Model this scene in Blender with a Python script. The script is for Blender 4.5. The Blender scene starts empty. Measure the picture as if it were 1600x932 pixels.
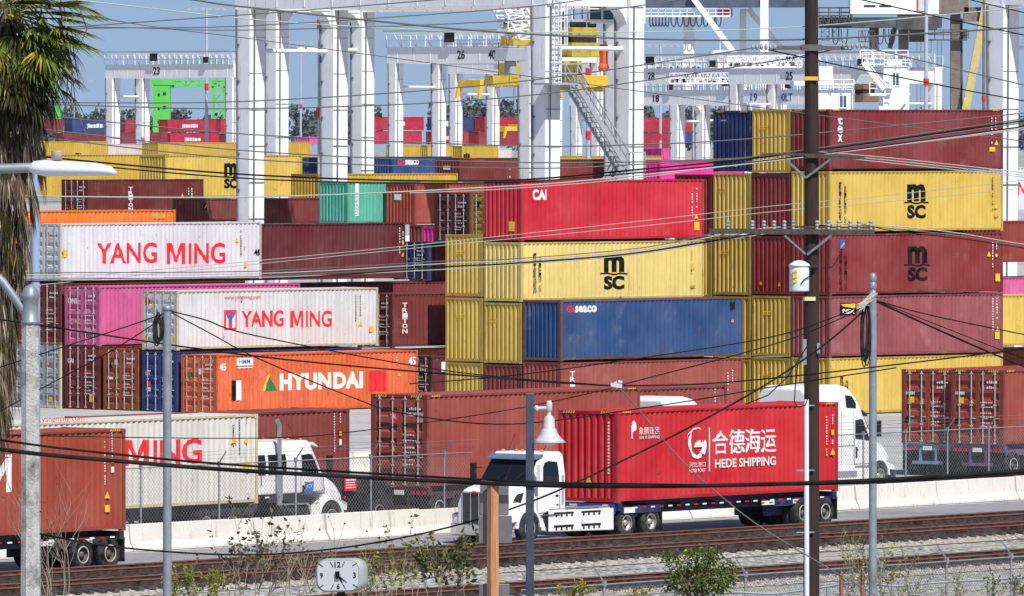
import bpy, bmesh, math, random
from mathutils import Vector, Matrix
R = math.radians
S = bpy.context.scene
COL = S.collection
random.seed(11)
# ------------------------------------------------------------------ camera, sky, sun, exposure
F = 14000.0            # focal length in photo pixels (1600 wide)
H = 13.5               # height of the eye above the ground
HY = 200.0             # photo row of the horizon
pitch = math.atan((466 - HY) / F)
cam = bpy.data.cameras.new('camera'); camo = bpy.data.objects.new('camera', cam); COL.objects.link(camo)
cam.sensor_width = 36.0; cam.lens = 36.0 * F / 1600.0
cam.clip_start = 1.0; cam.clip_end = 30000.0
camo.location = (0, 0, H); camo.rotation_euler = (math.pi / 2 - pitch, 0, 0)
S.camera = camo
SUN_AZ = math.atan2(0.46, -0.888)      # clockwise from +Y
SUN_EL = R(50)
w = bpy.data.worlds.new('World'); S.world = w; w.use_nodes = True
nt = w.node_tree; nt.nodes.clear()
sky = nt.nodes.new('ShaderNodeTexSky'); sky.sky_type = 'NISHITA'; sky.sun_disc = False
sky.sun_elevation = SUN_EL; sky.sun_rotation = SUN_AZ
sky.air_density = 1.0; sky.dust_density = 0.0; sky.ozone_density = 4.0; sky.altitude = 0
tc = nt.nodes.new('ShaderNodeTexCoord')
mp = nt.nodes.new('ShaderNodeMapping'); mp.inputs['Scale'].default_value = (1, 1, 0.8); mp.inputs['Location'].default_value = (0, 0, 0.10)
bg = nt.nodes.new('ShaderNodeBackground'); bg.inputs['Strength'].default_value = 0.070
wo = nt.nodes.new('ShaderNodeOutputWorld')
nt.links.new(tc.outputs['Generated'], mp.inputs['Vector']); nt.links.new(mp.outputs['Vector'], sky.inputs['Vector'])
tint = nt.nodes.new('ShaderNodeMix'); tint.data_type = 'RGBA'; tint.blend_type = 'MULTIPLY'; tint.inputs[0].default_value = 1.0; tint.inputs[7].default_value = (1.10, 1.05, 1.17, 1)
nt.links.new(sky.outputs['Color'], tint.inputs[6]); nt.links.new(tint.outputs[2], bg.inputs['Color']); nt.links.new(bg.outputs['Background'], wo.inputs['Surface'])
sl = bpy.data.lights.new('sun', 'SUN'); sl.energy = 5.0; sl.angle = R(0.53); sl.color = (1.0, 0.965, 0.915)
so = bpy.data.objects.new('sun', sl); COL.objects.link(so)
sd = Vector((math.sin(SUN_AZ) * math.cos(SUN_EL), math.cos(SUN_AZ) * math.cos(SUN_EL), math.sin(SUN_EL)))
so.rotation_euler = sd.to_track_quat('Z', 'Y').to_euler(); so.location = sd * 300
S.view_settings.view_transform = 'Standard'; S.view_settings.look = 'None'
S.view_settings.exposure = 0.08; S.view_settings.gamma = 1.0; S.view_settings.use_curve_mapping = False
S.render.engine = 'CYCLES'
S.cycles.max_bounces = 4; S.cycles.diffuse_bounces = 2; S.cycles.glossy_bounces = 2
S.cycles.transparent_max_bounces = 8; S.cycles.caustics_reflective = False; S.cycles.caustics_refractive = False
# ------------------------------------------------------------------ positions
_cp, _sp = math.cos(pitch), math.sin(pitch)
def P(px, py, s):
    """World point seen at photo pixel (px, py) where one metre measures s pixels."""
    D = F / s
    u, v = (px - 800) / F * D, (466 - py) / F * D
    return Vector((u, D * _cp + v * _sp, H - D * _sp + v * _cp))
def GP(px, s, z=0.0):
    return Vector(((px - 800) / s, F / s, z))
def hz(py, s):
    return H - (py - HY) / s
# ------------------------------------------------------------------ properties
def tag(o, label=None, cat=None, group=None, kind=None):
    if label: o['label'] = label
    if cat: o['category'] = cat
    if group: o['group'] = group
    if kind: o['kind'] = kind
    return o
def empty(name, label, cat, loc=(0, 0, 0), rz=0.0, group=None):
    o = bpy.data.objects.new(name, None); COL.objects.link(o)
    o.empty_display_size = 0.3
    o.location = loc; o.rotation_euler = (0, 0, rz)
    return tag(o, label, cat, group)
def kids(o):
    return [c for c in COL.objects if c.parent == o]
CH = {}
def link(o, parent=None):
    COL.objects.link(o)
    if parent is not None:
        o.parent = parent
        CH.setdefault(parent.name, []).append(o)
    return o
def copy_tree(o, parent=None):
    c = o.copy(); link(c, parent)
    for ch in list(CH.get(o.name, [])): copy_tree(ch, c)
    return c
# ------------------------------------------------------------------ mesh builder
class MB:
    def __init__(s): s.v = []; s.f = []; s.m = []; s.sm = []
    def add(s, vs, fs, mat=0, smooth=False, M=None):
        b = len(s.v)
        if M is not None: vs = [tuple(M @ Vector(p)) for p in vs]
        s.v += [tuple(p) for p in vs]
        for f in fs: s.f.append([b + i for i in f]); s.m.append(mat); s.sm.append(smooth)
        return s
    def box(s, a, b, mat=0, M=None):
        x0, y0, z0 = [min(a[i], b[i]) for i in range(3)]; x1, y1, z1 = [max(a[i], b[i]) for i in range(3)]
        vs = [(x0, y0, z0), (x1, y0, z0), (x1, y1, z0), (x0, y1, z0), (x0, y0, z1), (x1, y0, z1), (x1, y1, z1), (x0, y1, z1)]
        return s.add(vs, [(0, 3, 2, 1), (4, 5, 6, 7), (0, 1, 5, 4), (1, 2, 6, 5), (2, 3, 7, 6), (3, 0, 4, 7)], mat, False, M)
    def bar(s, p, q, wd, ht, mat=0):
        """rectangular bar from p to q"""
        p = Vector(p); q = Vector(q); d = (q - p)
        L = d.length; d.normalize()
        up = Vector((0, 0, 1)) if abs(d.z) < 0.95 else Vector((1, 0, 0))
        a = d.cross(up).normalized(); b = a.cross(d).normalized()
        vs = []
        for c in (p, q):
            for i, j in ((-1, -1), (1, -1), (1, 1), (-1, 1)): vs.append(c + a * i * wd / 2 + b * j * ht / 2)
        return s.add(vs, [(0, 1, 2, 3), (7, 6, 5, 4), (0, 4, 5, 1), (1, 5, 6, 2), (2, 6, 7, 3), (3, 7, 4, 0)], mat)
    def path(s, pts, r, n=8, mat=0, smooth=True, caps=True):
        pts = [Vector(p) for p in pts]; k = len(pts)
        rr = r if isinstance(r, (list, tuple)) else [r] * k
        vs = []; fs = []; prev = None
        for i, p in enumerate(pts):
            d = (pts[min(i + 1, k - 1)] - pts[max(i - 1, 0)]).normalized()
            if prev is None:
                up = Vector((0, 0, 1)) if abs(d.z) < 0.9 else Vector((1, 0, 0))
                a = d.cross(up).normalized()
            else:
                a = (prev - d * prev.dot(d)).normalized()
            prev = a; b = d.cross(a)
            for j in range(n):
                t = 2 * math.pi * j / n
                vs.append(p + (a * math.cos(t) + b * math.sin(t)) * rr[i])
        for i in range(k - 1):
            for j in range(n):
                fs.append((i * n + j, i * n + (j + 1) % n, (i + 1) * n + (j + 1) % n, (i + 1) * n + j))
        s.add(vs, fs, mat, smooth)
        if caps: s.add(vs[:n], [tuple(range(n - 1, -1, -1))], mat); s.add(vs[-n:], [tuple(range(n))], mat)
        return s
    def tube(s, p, q, r, r2=None, n=10, mat=0, smooth=True):
        return s.path([p, q], [r, r if r2 is None else r2], n, mat, smooth)
    def prism(s, poly, y0, y1, mat=0, M=None, axis='y', h0=None):
        """polygon given in (x, z), pushed from y0 to y1; axis 'y' only, M turns it"""
        n = len(poly)
        vs = [(x, y0, z) for x, z in poly] + [(x, y1, z) for x, z in poly]
        fs = [tuple(range(n)), tuple(range(2 * n - 1, n - 1, -1))]
        for i in range(n):
            j = (i + 1) % n; fs.append((i, i + n, j + n, j))
        return s.add(vs, fs, mat, False, M)
    def lathe(s, prof, n=24, mat=0, M=None, smooth=True, caps=True):
        """profile of (radius, height) about z"""
        k = len(prof); vs = []; fs = []
        for r, z in prof:
            for j in range(n):
                t = 2 * math.pi * j / n; vs.append((r * math.cos(t), r * math.sin(t), z))
        for i in range(k - 1):
            for j in range(n): fs.append((i * n + j, i * n + (j + 1) % n, (i + 1) * n + (j + 1) % n, (i + 1) * n + j))
        if caps: fs.append(tuple(range(n - 1, -1, -1))); fs.append(tuple(range((k - 1) * n, k * n)))
        return s.add(vs, fs, mat, smooth, M)
    def mesh(s, name, mats):
        me = bpy.data.meshes.new(name); me.from_pydata(s.v, [], s.f)
        for m in (mats if isinstance(mats, (list, tuple)) else [mats]): me.materials.append(m)
        me.polygons.foreach_set('material_index', s.m); me.polygons.foreach_set('use_smooth', s.sm)
        me.update(); return me
    def build(s, name, mats, parent=None, loc=(0, 0, 0), rot=(0, 0, 0), bevel=0.0, seg=2, fix=False):
        me = s.mesh(name, mats)
        if fix:
            bm = bmesh.new(); bm.from_mesh(me); bmesh.ops.recalc_face_normals(bm, faces=bm.faces); bm.to_mesh(me); bm.free()
        o = bpy.data.objects.new(name, me); o.location = loc; o.rotation_euler = rot
        link(o, parent)
        if bevel:
            b = o.modifiers.new('bevel', 'BEVEL'); b.width = bevel; b.segments = seg; b.limit_method = 'ANGLE'; b.angle_limit = R(35)
        return o
# ------------------------------------------------------------------ materials
def lin(c):
    return tuple(((x / 255) / 12.92 if x <= 10 else ((x / 255 + 0.055) / 1.055) ** 2.4) for x in c) + (1.0,)
def mix3(c, d, t): return tuple(c[i] * (1 - t) + d[i] * t for i in range(3)) + (1.0,)
_M = {}
def new_mat(name):
    m = bpy.data.materials.new(name); m.use_nodes = True
    n = m.node_tree; n.nodes.clear()
    o = n.nodes.new('ShaderNodeOutputMaterial'); p = n.nodes.new('ShaderNodeBsdfPrincipled')
    n.links.new(p.outputs[0], o.inputs[0])
    return m, n, p
def noise(n, vec, scale, detail=3, rough=0.6):
    t = n.nodes.new('ShaderNodeTexNoise'); t.inputs['Scale'].default_value = scale; t.inputs['Detail'].default_value = detail
    t.inputs['Roughness'].default_value = rough
    n.links.new(vec, t.inputs['Vector']); return t.outputs['Fac']
def ramp(n, fac, a, b, lo=(0, 0, 0, 1), hi=(1, 1, 1, 1)):
    r = n.nodes.new('ShaderNodeValToRGB'); e = r.color_ramp.elements
    e[0].position = a; e[0].color = lo; e[1].position = b; e[1].color = hi
    n.links.new(fac, r.inputs['Fac']); return r.outputs['Color']
def mixc(n, fac, a, b, mode='MIX'):
    x = n.nodes.new('ShaderNodeMix'); x.data_type = 'RGBA'; x.blend_type = mode
    for k, v in (('Factor', fac), ('A', a), ('B', b)):
        i = [q for q in x.inputs if q.name == k and (q.type == 'RGBA' or k == 'Factor' and q.type == 'VALUE')][0]
        if hasattr(v, 'is_linked'): n.links.new(v, i)
        else: i.default_value = v
    return [q for q in x.outputs if q.type == 'RGBA'][0]
def coords(n, scale=(1, 1, 1), jitter=True):
    t = n.nodes.new('ShaderNodeTexCoord'); v = t.outputs['Object']
    if jitter:
        oi = n.nodes.new('ShaderNodeObjectInfo'); mu = n.nodes.new('ShaderNodeVectorMath'); mu.operation = 'MULTIPLY_ADD'
        cb = n.nodes.new('ShaderNodeCombineXYZ'); mm = n.nodes.new('ShaderNodeMath'); mm.operation = 'MULTIPLY'; mm.inputs[1].default_value = 57.0
        n.links.new(oi.outputs['Random'], mm.inputs[0])
        for i in range(3): n.links.new(mm.outputs[0], cb.inputs[i])
        ad = n.nodes.new('ShaderNodeVectorMath'); ad.operation = 'ADD'
        n.links.new(v, ad.inputs[0]); n.links.new(cb.outputs[0], ad.inputs[1]); v = ad.outputs[0]
    m = n.nodes.new('ShaderNodeMapping'); m.inputs['Scale'].default_value = scale
    n.links.new(v, m.inputs['Vector']); return m.outputs['Vector']
def surf(key, c, rough=0.6, metal=0.0, var=0.18, scale=1.5, dirt=None, dirt_amt=0.0, bump=0.0, bscale=20, spec=0.5, streak=False, trans=0.0):
    """general worn surface: slow colour variation, optional dirt patches or vertical streaks, optional bump"""
    if key in _M: return _M[key]
    m, n, p = new_mat(key)
    c = lin(c)
    v = coords(n)
    col = mixc(n, ramp(n, noise(n, v, scale, 4), 0.3, 0.7), mix3(c, (0, 0, 0), var), mix3(c, (1, 1, 1), var * 0.25))
    if dirt is not None:
        v2 = coords(n, (2.2, 2.2, 0.25)) if streak else v
        d = ramp(n, noise(n, v2, 2.3, 6, 0.7), 0.62 - dirt_amt * 0.3, 0.78 - dirt_amt * 0.2)
        col = mixc(n, d, col, lin(dirt))
    n.links.new(col, p.inputs['Base Color'])
    p.inputs['Roughness'].default_value = rough; p.inputs['Metallic'].default_value = metal
    p.inputs['Specular IOR Level'].default_value = spec
    if bump:
        b = n.nodes.new('ShaderNodeBump'); b.inputs['Strength'].default_value = bump; b.inputs['Distance'].default_value = 0.05
        n.links.new(noise(n, v, bscale, 4), b.inputs['Height']); n.links.new(b.outputs[0], p.inputs['Normal'])
    _M[key] = m; return m
def steel_paint(c, wear=0.35, fade=0.15):
    """container paint: sun-fade, rain streaks, scuffs and rust specks"""
    key = 'steel_paint_%d_%d_%d_%d' % (c[0], c[1], c[2], int(wear * 100))
    if key in _M: return _M[key]
    m, n, p = new_mat(key); c = lin(c)
    v = coords(n); vs = coords(n, (3.0, 3.0, 0.22))
    g = sum(c[:3]) / 3
    col = mixc(n, ramp(n, noise(n, v, 0.45, 4), 0.3, 0.72), mix3(c, (0, 0, 0), 0.16), mix3(c, (1, 1, 1), fade * .28))
    # sheets welded side by side keep slightly different tones
    sx = n.nodes.new('ShaderNodeSeparateXYZ'); n.links.new(v, sx.inputs[0])
    dv = n.nodes.new('ShaderNodeMath'); dv.operation = 'DIVIDE'; dv.inputs[1].default_value = 1.51; n.links.new(sx.outputs[0], dv.inputs[0])
    fl = n.nodes.new('ShaderNodeMath'); fl.operation = 'FLOOR'; n.links.new(dv.outputs[0], fl.inputs[0])
    wn = n.nodes.new('ShaderNodeTexWhiteNoise'); wn.noise_dimensions = '1D'; n.links.new(fl.outputs[0], wn.inputs['W'])
    col = mixc(n, wn.outputs['Value'], col, mixc(n, 0.13, col, (0.03, 0.03, 0.03, 1)))
    d = ramp(n, noise(n, vs, 2.0, 6, 0.75), 0.47, 0.82)
    dm = n.nodes.new('ShaderNodeMath'); dm.operation = 'MULTIPLY'; dm.inputs[1].default_value = 0.32 + 0.5 * wear
    n.links.new(d, dm.inputs[0])
    col = mixc(n, dm.outputs[0], col, mix3(tuple(x * .55 for x in c[:3]) , (0.045, 0.04, 0.034), 0.4))
    sc = ramp(n, noise(n, v, 3.4, 8, 0.75), 0.665 - 0.08 * wear, 0.70 - 0.07 * wear)
    col = mixc(n, sc, col, lin((96, 56, 38)))
    # rust runs down the sheets and pale chalky patches
    vr = coords(n, (2.6, 2.6, .42)); rr_ = ramp(n, noise(n, vr, 1.9, 7, .7), .635 - .07 * wear, .70 - .06 * wear)
    rm = n.nodes.new('ShaderNodeMath'); rm.operation = 'MULTIPLY'; rm.inputs[1].default_value = .30 + .45 * wear; n.links.new(rr_, rm.inputs[0])
    col = mixc(n, rm.outputs[0], col, lin((112, 70, 48)))
    pc = ramp(n, noise(n, v, .8, 5, .6), .58, .70); pm_ = n.nodes.new('ShaderNodeMath'); pm_.operation = 'MULTIPLY'; pm_.inputs[1].default_value = .16 * min(1, wear * 2); n.links.new(pc, pm_.inputs[0])
    col = mixc(n, pm_.outputs[0], col, mix3(c, (.75, .72, .68), .5))
    n.links.new(col, p.inputs['Base Color'])
    r = ramp(n, noise(n, v, 1.7, 3), 0.3, 0.7, (0.55, 0.55, 0.55, 1), (0.8, 0.8, 0.8, 1)); n.links.new(r, p.inputs['Roughness'])
    p.inputs['Specular IOR Level'].default_value = 0.12
    b = n.nodes.new('ShaderNodeBump'); b.inputs['Strength'].default_value = 0.25; b.inputs['Distance'].default_value = 0.03
    n.links.new(noise(n, v, 2.2, 3), b.inputs['Height']); n.links.new(b.outputs[0], p.inputs['Normal'])
    _M[key] = m; return m
def flat(key, c, rough=0.6, metal=0.0):
    return surf(key, c, rough, metal, 0.12, 3.0)
def emis(key, c, st):
    if key in _M: return _M[key]
    m, n, p = new_mat(key); p.inputs['Base Color'].default_value = lin(c)
    p.inputs['Emission Color'].default_value = lin(c); p.inputs['Emission Strength'].default_value = st
    _M[key] = m; return m
def glass(key='dark_glass', c=(18, 24, 28)):
    if key in _M: return _M[key]
    m, n, p = new_mat(key); p.inputs['Base Color'].default_value = lin(c); p.inputs['Roughness'].default_value = 0.08
    p.inputs['Specular IOR Level'].default_value = 0.7
    _M[key] = m; return m
WHITE = surf('white_crane_paint', (242, 242, 244), 0.45, 0, 0.10, 0.35, (172, 152, 132), 0.16, streak=True)
GALV = surf('galvanised_steel', (146, 156, 164), 0.5, 0.35, 0.2, 2.5, (110, 112, 112), 0.2)
STEEL_DK = surf('dark_steel', (28, 28, 30), 0.7, 0.0, 0.2, 2, spec=.05)
BLACK = surf('black_rubber', (14, 14, 15), 0.9, 0, 0.2, 3, spec=.0)
TYRE = surf('tyre_rubber', (15, 14, 14), 0.95, 0, 0.3, 4, (36, 33, 30), 0.05, spec=.0)
RIM = surf('wheel_rim', (190, 186, 174), 0.4, 0.3, 0.2, 5, (120, 95, 75), 0.25)
YEL = surf('yellow_paint', (238, 186, 20), 0.5, 0, 0.15, 1.0, (90, 70, 30), 0.1)
LETW = flat('white_lettering', (232, 230, 226), 0.55)
LETK = surf('black_lettering', (9, 9, 10), 0.9, 0, .1, 3, spec=.0)
LETR = flat('red_lettering', (226, 22, 40), 0.5)
LETB = flat('blue_lettering', (36, 98, 190), 0.5)
LETY = flat('yellow_label', (238, 190, 30), 0.5)
LETG = flat('green_lettering', (22, 120, 62), 0.5)
LETO = flat('pink_red_label', (214, 34, 70), 0.5)
LETT = flat('tan_lettering', (200, 150, 60), 0.5)
MARKS = [LETW, LETK, LETR, LETB, LETY, LETG, LETO, LETT]
MW, MK, MR, MBL, MY, MG, MO, MT = range(8)
# ------------------------------------------------------------------ lettering
_T = {}
def text_shape(body, bold=0.0, space=1.0):
    """outline of a text from the built-in font, scaled to a unit box"""
    k = (body, bold, space)
    if k in _T: return _T[k]
    cu = bpy.data.curves.new('lettering', 'FONT'); cu.body = body; cu.offset = bold; cu.resolution_u = 3; cu.space_character = space
    cu.fill_mode = 'FRONT'
    o = bpy.data.objects.new('lettering', cu); COL.objects.link(o)
    bpy.context.view_layer.update()
    me = bpy.data.meshes.new_from_object(o.evaluated_get(bpy.context.evaluated_depsgraph_get()))
    vs = [(v.co.x, v.co.y) for v in me.vertices]; fs = [tuple(p.vertices) for p in me.polygons]
    bpy.data.objects.remove(o); bpy.data.curves.remove(cu); bpy.data.meshes.remove(me)
    x0 = min(v[0] for v in vs); x1 = max(v[0] for v in vs); y0 = min(v[1] for v in vs); y1 = max(v[1] for v in vs)
    vs = [((x - x0) / (x1 - x0), (y - y0) / (y1 - y0)) for x, y in vs]
    _T[k] = (vs, fs); return _T[k]
# ------------------------------------------------------------------ ground, road, yard, tracks
YR = R(52.5)
DR = Vector((math.cos(YR), math.sin(YR), 0)); NR = Vector((-math.sin(YR), math.cos(YR), 0))
OR = GP(965, 47.6)
def RP(a, n, z=0.0):
    """point along the road (a) and across it towards the yard (n)"""
    p = OR + DR * a + NR * n; return Vector((p.x, p.y, z))
def road_a(px, n):
    """distance along the road where the line at offset n crosses photo column px"""
    q = (px - 800) / F; o = OR + NR * n
    return (q * o.y - o.x) / (DR.x - q * DR.y)
def ground_mat(key, a, b, c, sc, bump, streak=None, stretch=None):
    m, n, p = new_mat(key)
    t = n.nodes.new('ShaderNodeTexCoord'); v = t.outputs['Object']
    col = mixc(n, ramp(n, noise(n, v, sc * .02, 5, .7), .35, .65), lin(a), lin(b))
    col = mixc(n, ramp(n, noise(n, v, sc, 6, .8), .4, .62), col, lin(c))
    if streak:
        mpn = n.nodes.new('ShaderNodeMapping'); mpn.inputs['Rotation'].default_value = (0, 0, -YR); mpn.inputs['Scale'].default_value = stretch
        n.links.new(v, mpn.inputs['Vector'])
        col = mixc(n, ramp(n, noise(n, mpn.outputs[0], 1.0, 5, .7), .48, .70), col, lin(streak))
    n.links.new(col, p.inputs['Base Color']); p.inputs['Roughness'].default_value = .9; p.inputs['Specular IOR Level'].default_value = .2
    bp = n.nodes.new('ShaderNodeBump'); bp.inputs['Strength'].default_value = bump; bp.inputs['Distance'].default_value = .05
    n.links.new(noise(n, v, sc * 2, 5, .8), bp.inputs['Height']); n.links.new(bp.outputs[0], p.inputs['Normal'])
    return m
def gravel_mat(key, a, b, c, sc):
    m, n, p = new_mat(key)
    t = n.nodes.new('ShaderNodeTexCoord'); v = t.outputs['Object']
    vo = n.nodes.new('ShaderNodeTexVoronoi'); vo.inputs['Scale'].default_value = sc; n.links.new(v, vo.inputs['Vector'])
    sx = n.nodes.new('ShaderNodeSeparateColor'); n.links.new(vo.outputs['Color'], sx.inputs[0])
    col = mixc(n, sx.outputs[0], lin(a), lin(b))
    col = mixc(n, ramp(n, vo.outputs['Distance'], .5, .8), col, lin(c))
    col = mixc(n, ramp(n, noise(n, v, .25, 4), .45, .75), col, lin((176, 166, 150)))
    n.links.new(col, p.inputs['Base Color']); p.inputs['Roughness'].default_value = .95; p.inputs['Specular IOR Level'].default_value = .1
    bp = n.nodes.new('ShaderNodeBump'); bp.inputs['Strength'].default_value = 1.0; bp.inputs['Distance'].default_value = .08; bp.invert = True
    n.links.new(vo.outputs['Distance'], bp.inputs['Height']); n.links.new(bp.outputs[0], p.inputs['Normal'])
    return m
def strip(name, n0, n1, a0, a1, z, m, kind='structure'):
    mb = MB(); mb.add([RP(a0, n0, z), RP(a1, n0, z), RP(a1, n1, z), RP(a0, n1, z)], [(0, 1, 2, 3)])
    o = mb.build(name, m); tag(o, kind=kind); return o
GR = MB(); GR.add([(-880, -30, -.02), (880, -30, -.02), (880, 5150, -.02), (-880, 5150, -.02)], [(0, 1, 2, 3)])
tag(GR.build('ground', gravel_mat('gravel_ballast', (218, 217, 208), (128, 128, 124), (40, 40, 40), 5.5)), kind='structure')
strip('yard_pavement', 6.3, 850, -300, 1150, 0.0, ground_mat('worn_concrete_yard', (200, 199, 196), (180, 179, 177), (164, 162, 158), 1.2, .2, (136, 134, 132), (.03, .8, 1)), 'structure')
strip('road', -2.0, 6.3, -380, 400, 0.006, ground_mat('worn_asphalt_road', (168, 168, 168), (148, 148, 148), (130, 130, 130), 2.0, .3, (104, 104, 104), (.05, 1.6, 1)), 'structure')
strip('shoulder', -2.9, -2.0, -380, 400, 0.002, ground_mat('sandy_shoulder', (206, 190, 172), (176, 160, 142), (140, 124, 108), 5, .5), 'structure')
BALL = gravel_mat('rusty_ballast', (216, 208, 196), (156, 146, 136), (76, 66, 58), 8.0)
CRIB = gravel_mat('oily_ballast', (84, 64, 54), (56, 42, 35), (26, 20, 17), 8.0)
RAIL = surf('shaded_rusty_rail', (56, 34, 26), .9, .0, .25, 3, (34, 20, 16), .35, spec=.1)  # rust, darkened to paint in the shade that falls below the rail head
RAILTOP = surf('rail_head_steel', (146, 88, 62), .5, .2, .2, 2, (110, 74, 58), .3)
TIE = surf('railway_tie_wood', (44, 29, 23), .85, 0, .3, 4, (150, 130, 116), .1)
def track(n, label, hi=.05):
    t = empty('railway_track', label, 'railway track', RP(0, n, 0), YR, 'tracks in front of the road')
    mb = MB(); nn = 2.4
    mb.add([(-130, -nn / 2 - .75, 0.0), (130, -nn / 2 - .75, 0.0), (130, -nn / 2 + .2, hi + .1), (-130, -nn / 2 + .2, hi + .1), (130, nn / 2 - .2, hi + .1), (-130, nn / 2 - .2, hi + .1), (130, nn / 2 + .5, 0.0), (-130, nn / 2 + .5, 0.0)],
           [(0, 1, 2, 3), (3, 2, 4, 5), (5, 4, 6, 7)])
    mb.build('ballast_bed', BALL, t)
    cb = MB(); cb.add([(-130, -.95, hi + .108), (130, -.95, hi + .108), (130, .95, hi + .108), (-130, .95, hi + .108)], [(0, 1, 2, 3)]); cb.build('crib_ballast', CRIB, t)
    ti = MB()
    rr = random.Random(int(n * 10))
    for i in range(-110, 170):
        x = i * .56; j = rr.uniform(-.08, .08)
        ti.box((x - .12, -1.3 + j, hi + .06), (x + .12, 1.3 + j, hi + .15 + rr.uniform(0, .015)))
    tag(ti.build('tie_row', TIE, t), kind='stuff')
    for y in (-.72, .72):
        r_ = MB(); z = hi + .14
        pf = [(-.075, 0), (.075, 0), (.075, .02), (.02, .04), (.016, .15), (.036, .165), (.036, .2), (-.036, .2), (-.036, .165), (-.016, .15), (-.02, .04), (-.075, .02)]
        vs = [(-130, y + a, z + b) for a, b in pf] + [(130, y + a, z + b) for a, b in pf]; k = len(pf)
        r_.add(vs, [(i, i + k, (i + 1) % k + k, (i + 1) % k) for i in range(k)], 0)
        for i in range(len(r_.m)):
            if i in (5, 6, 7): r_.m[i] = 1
        for i in range(-110, 170):
            r_.box((i * .56 - .08, y - .13, z + .0), (i * .56 + .08, y - .05, z + .035))
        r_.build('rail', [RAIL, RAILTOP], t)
track(-3.9, 'rusty railway track nearest to the road with the trucks')
track(-8.7, 'rusty railway track in the middle, light gravel on both sides')
track(-19.6, 'rusty railway track nearest to the low chain-link fence')
# white concrete barriers
KR = surf('white_concrete', (222, 217, 205), .85, 0, .12, .8, (140, 126, 108), .2, .3, 14, streak=True)
KD = [(-.30, 0), (-.30, .08), (-.16, .30), (-.10, .84), (.10, .84), (.16, .30), (.30, .08), (.30, 0)]
kb = None
klab = ['at the left picture edge behind the rust-red trailer', 'behind the wheels of the rust-red trailer', 'behind the left grey steel pole, under the long white container', 'below the front end of the long white container', 'in front of the front wheel of the extended-cab truck', 'below the doors of the brown container with the pink-red label', 'behind the cab of the red container truck', 'behind the drive wheels of the red container truck', 'showing under the red container between its axles', 'behind the rear wheels of the red container', 'right of the red container, crossed by the right grey pole', 'below the two brown containers with their doors showing', 'at the right edge of the picture']
a0 = road_a(-120, 6.8); segL = 5.0
for i in range(13):
    mb = MB()
    rr = random.Random(i + 50); dz = rr.uniform(-.025, .025); ds = rr.uniform(-.04, .04)
    pts = [(y, z) for y, z in KD]
    vs = [(0.02, y, z + (dz if z > .5 else 0)) for y, z in pts] + [(segL - .02, y, z + (dz if z > .5 else 0)) for y, z in pts]; k = len(pts)
    mb.add(vs, [(j, j + k, (j + 1) % k + k, (j + 1) % k) for j in range(k)] + [tuple(range(k)), tuple(range(2 * k - 1, k - 1, -1))])
    p = RP(a0 + i * segL, 7.0 + ds, 0.008)
    o = mb.build('concrete_barrier', KR, None, p, (0, 0, YR), .015, 1, True)
    tag(o, 'white concrete barrier segment ' + klab[i], 'concrete barrier', 'white concrete barriers along the yard fence')
# chain link fences
WIRE = surf('fence_wire', (142, 144, 146), .5, .3, .1, 2)
POST = surf('fence_post', (150, 154, 158), .5, .3, .15, 4, (110, 110, 110), .1)
def fence(label, a0, a1, n, hgt, z0, step, cell, wire, arm, group, lean=1, top=True, skip=(), cat='chain-link fence', first=0.0):
    L = a1 - a0
    t = empty('chain_link_fence', label, cat, RP(a0, n, z0), YR, group)
    mb = MB()
    r_ = wire
    def seg(p, q):
        d = Vector(q) - Vector(p); d.normalize(); u = Vector((0, 1, 0)); v = d.cross(u)
        vs = []
        for c in (Vector(p), Vector(q)):
            for j in range(3):
                an = j * 2.0944; vs.append(c + (u * math.cos(an) + v * math.sin(an)) * r_)
        mb.add(vs, [(0, 1, 4, 3), (1, 2, 5, 4), (2, 0, 3, 5)])
    k = int((L + hgt) / cell)
    for i in range(k):
        x = i * cell - hgt
        for s_ in (1, -1):
            xa, xb = (x, x + hgt)
            za, zb = (0, hgt) if s_ > 0 else (hgt, 0)
            if xb <= 0 or xa >= L: continue
            if xa < 0: za += (zb - za) * (-xa / hgt); xa = 0
            if xb > L: zb = zb - (zb - za) * ((xb - L) / (xb - xa)); xb = L
            seg((xa, .004 * s_, za), (xb, .004 * s_, zb))
    mb.build('chain_link', WIRE, t)
    if top:
        tb = MB(); tb.tube((0, -.05, hgt), (L, -.05, hgt), .022, n=6); tb.build('top_rail', POST, t)
    x = first; i = 0
    while x <= L:
        pm_ = MB(); pm_.tube((x, -.05, -z0 if z0 > 0 else 0), (x, -.05, hgt + .06), .034, n=8)
        po = pm_.build('post', POST, t)
        if arm:
            am = MB(); am.bar((x, -.05, hgt + .05), (x, -.05 - .3 * lean, hgt + .42), .03, .03); am.bar((x, -.05, hgt - .05), (x, -.05, hgt + .1), .09, .09)
            am.build('barbed_arm', POST, po)
        x += step; i += 1
    if arm:
        wm = MB()
        for j, (dy, dz) in enumerate(((-.1, .15), (-.2, .28), (-.3, .4))):
            wm.path([(0, -.05 + dy * lean, hgt + .04 + dz), (L, -.05 + dy * lean, hgt + .04 + dz)], .006, 3)
        wm.build('barbed_wire', WIRE, t)
    return t
fa, fb = road_a(180, 7.6), road_a(735, 7.6)
fence('tall chain-link fence behind the white barriers left of the red container truck', fa, fb, 7.6, 2.62, 0, 3.95, .15, .005, True, 'yard fences', first=1.2)
fa, fb = road_a(1120, 7.6), road_a(1680, 7.6)
fence('tall chain-link fence behind the white barriers on the right', fa, fb, 7.6, 2.62, 0, 2.62, .16, .0046, True, 'yard fences', first=.9)
SGN = flat('red_sign_face', (206, 40, 54), .5)
sp = RP(road_a(538, 7.45), 7.45, 0)
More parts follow.
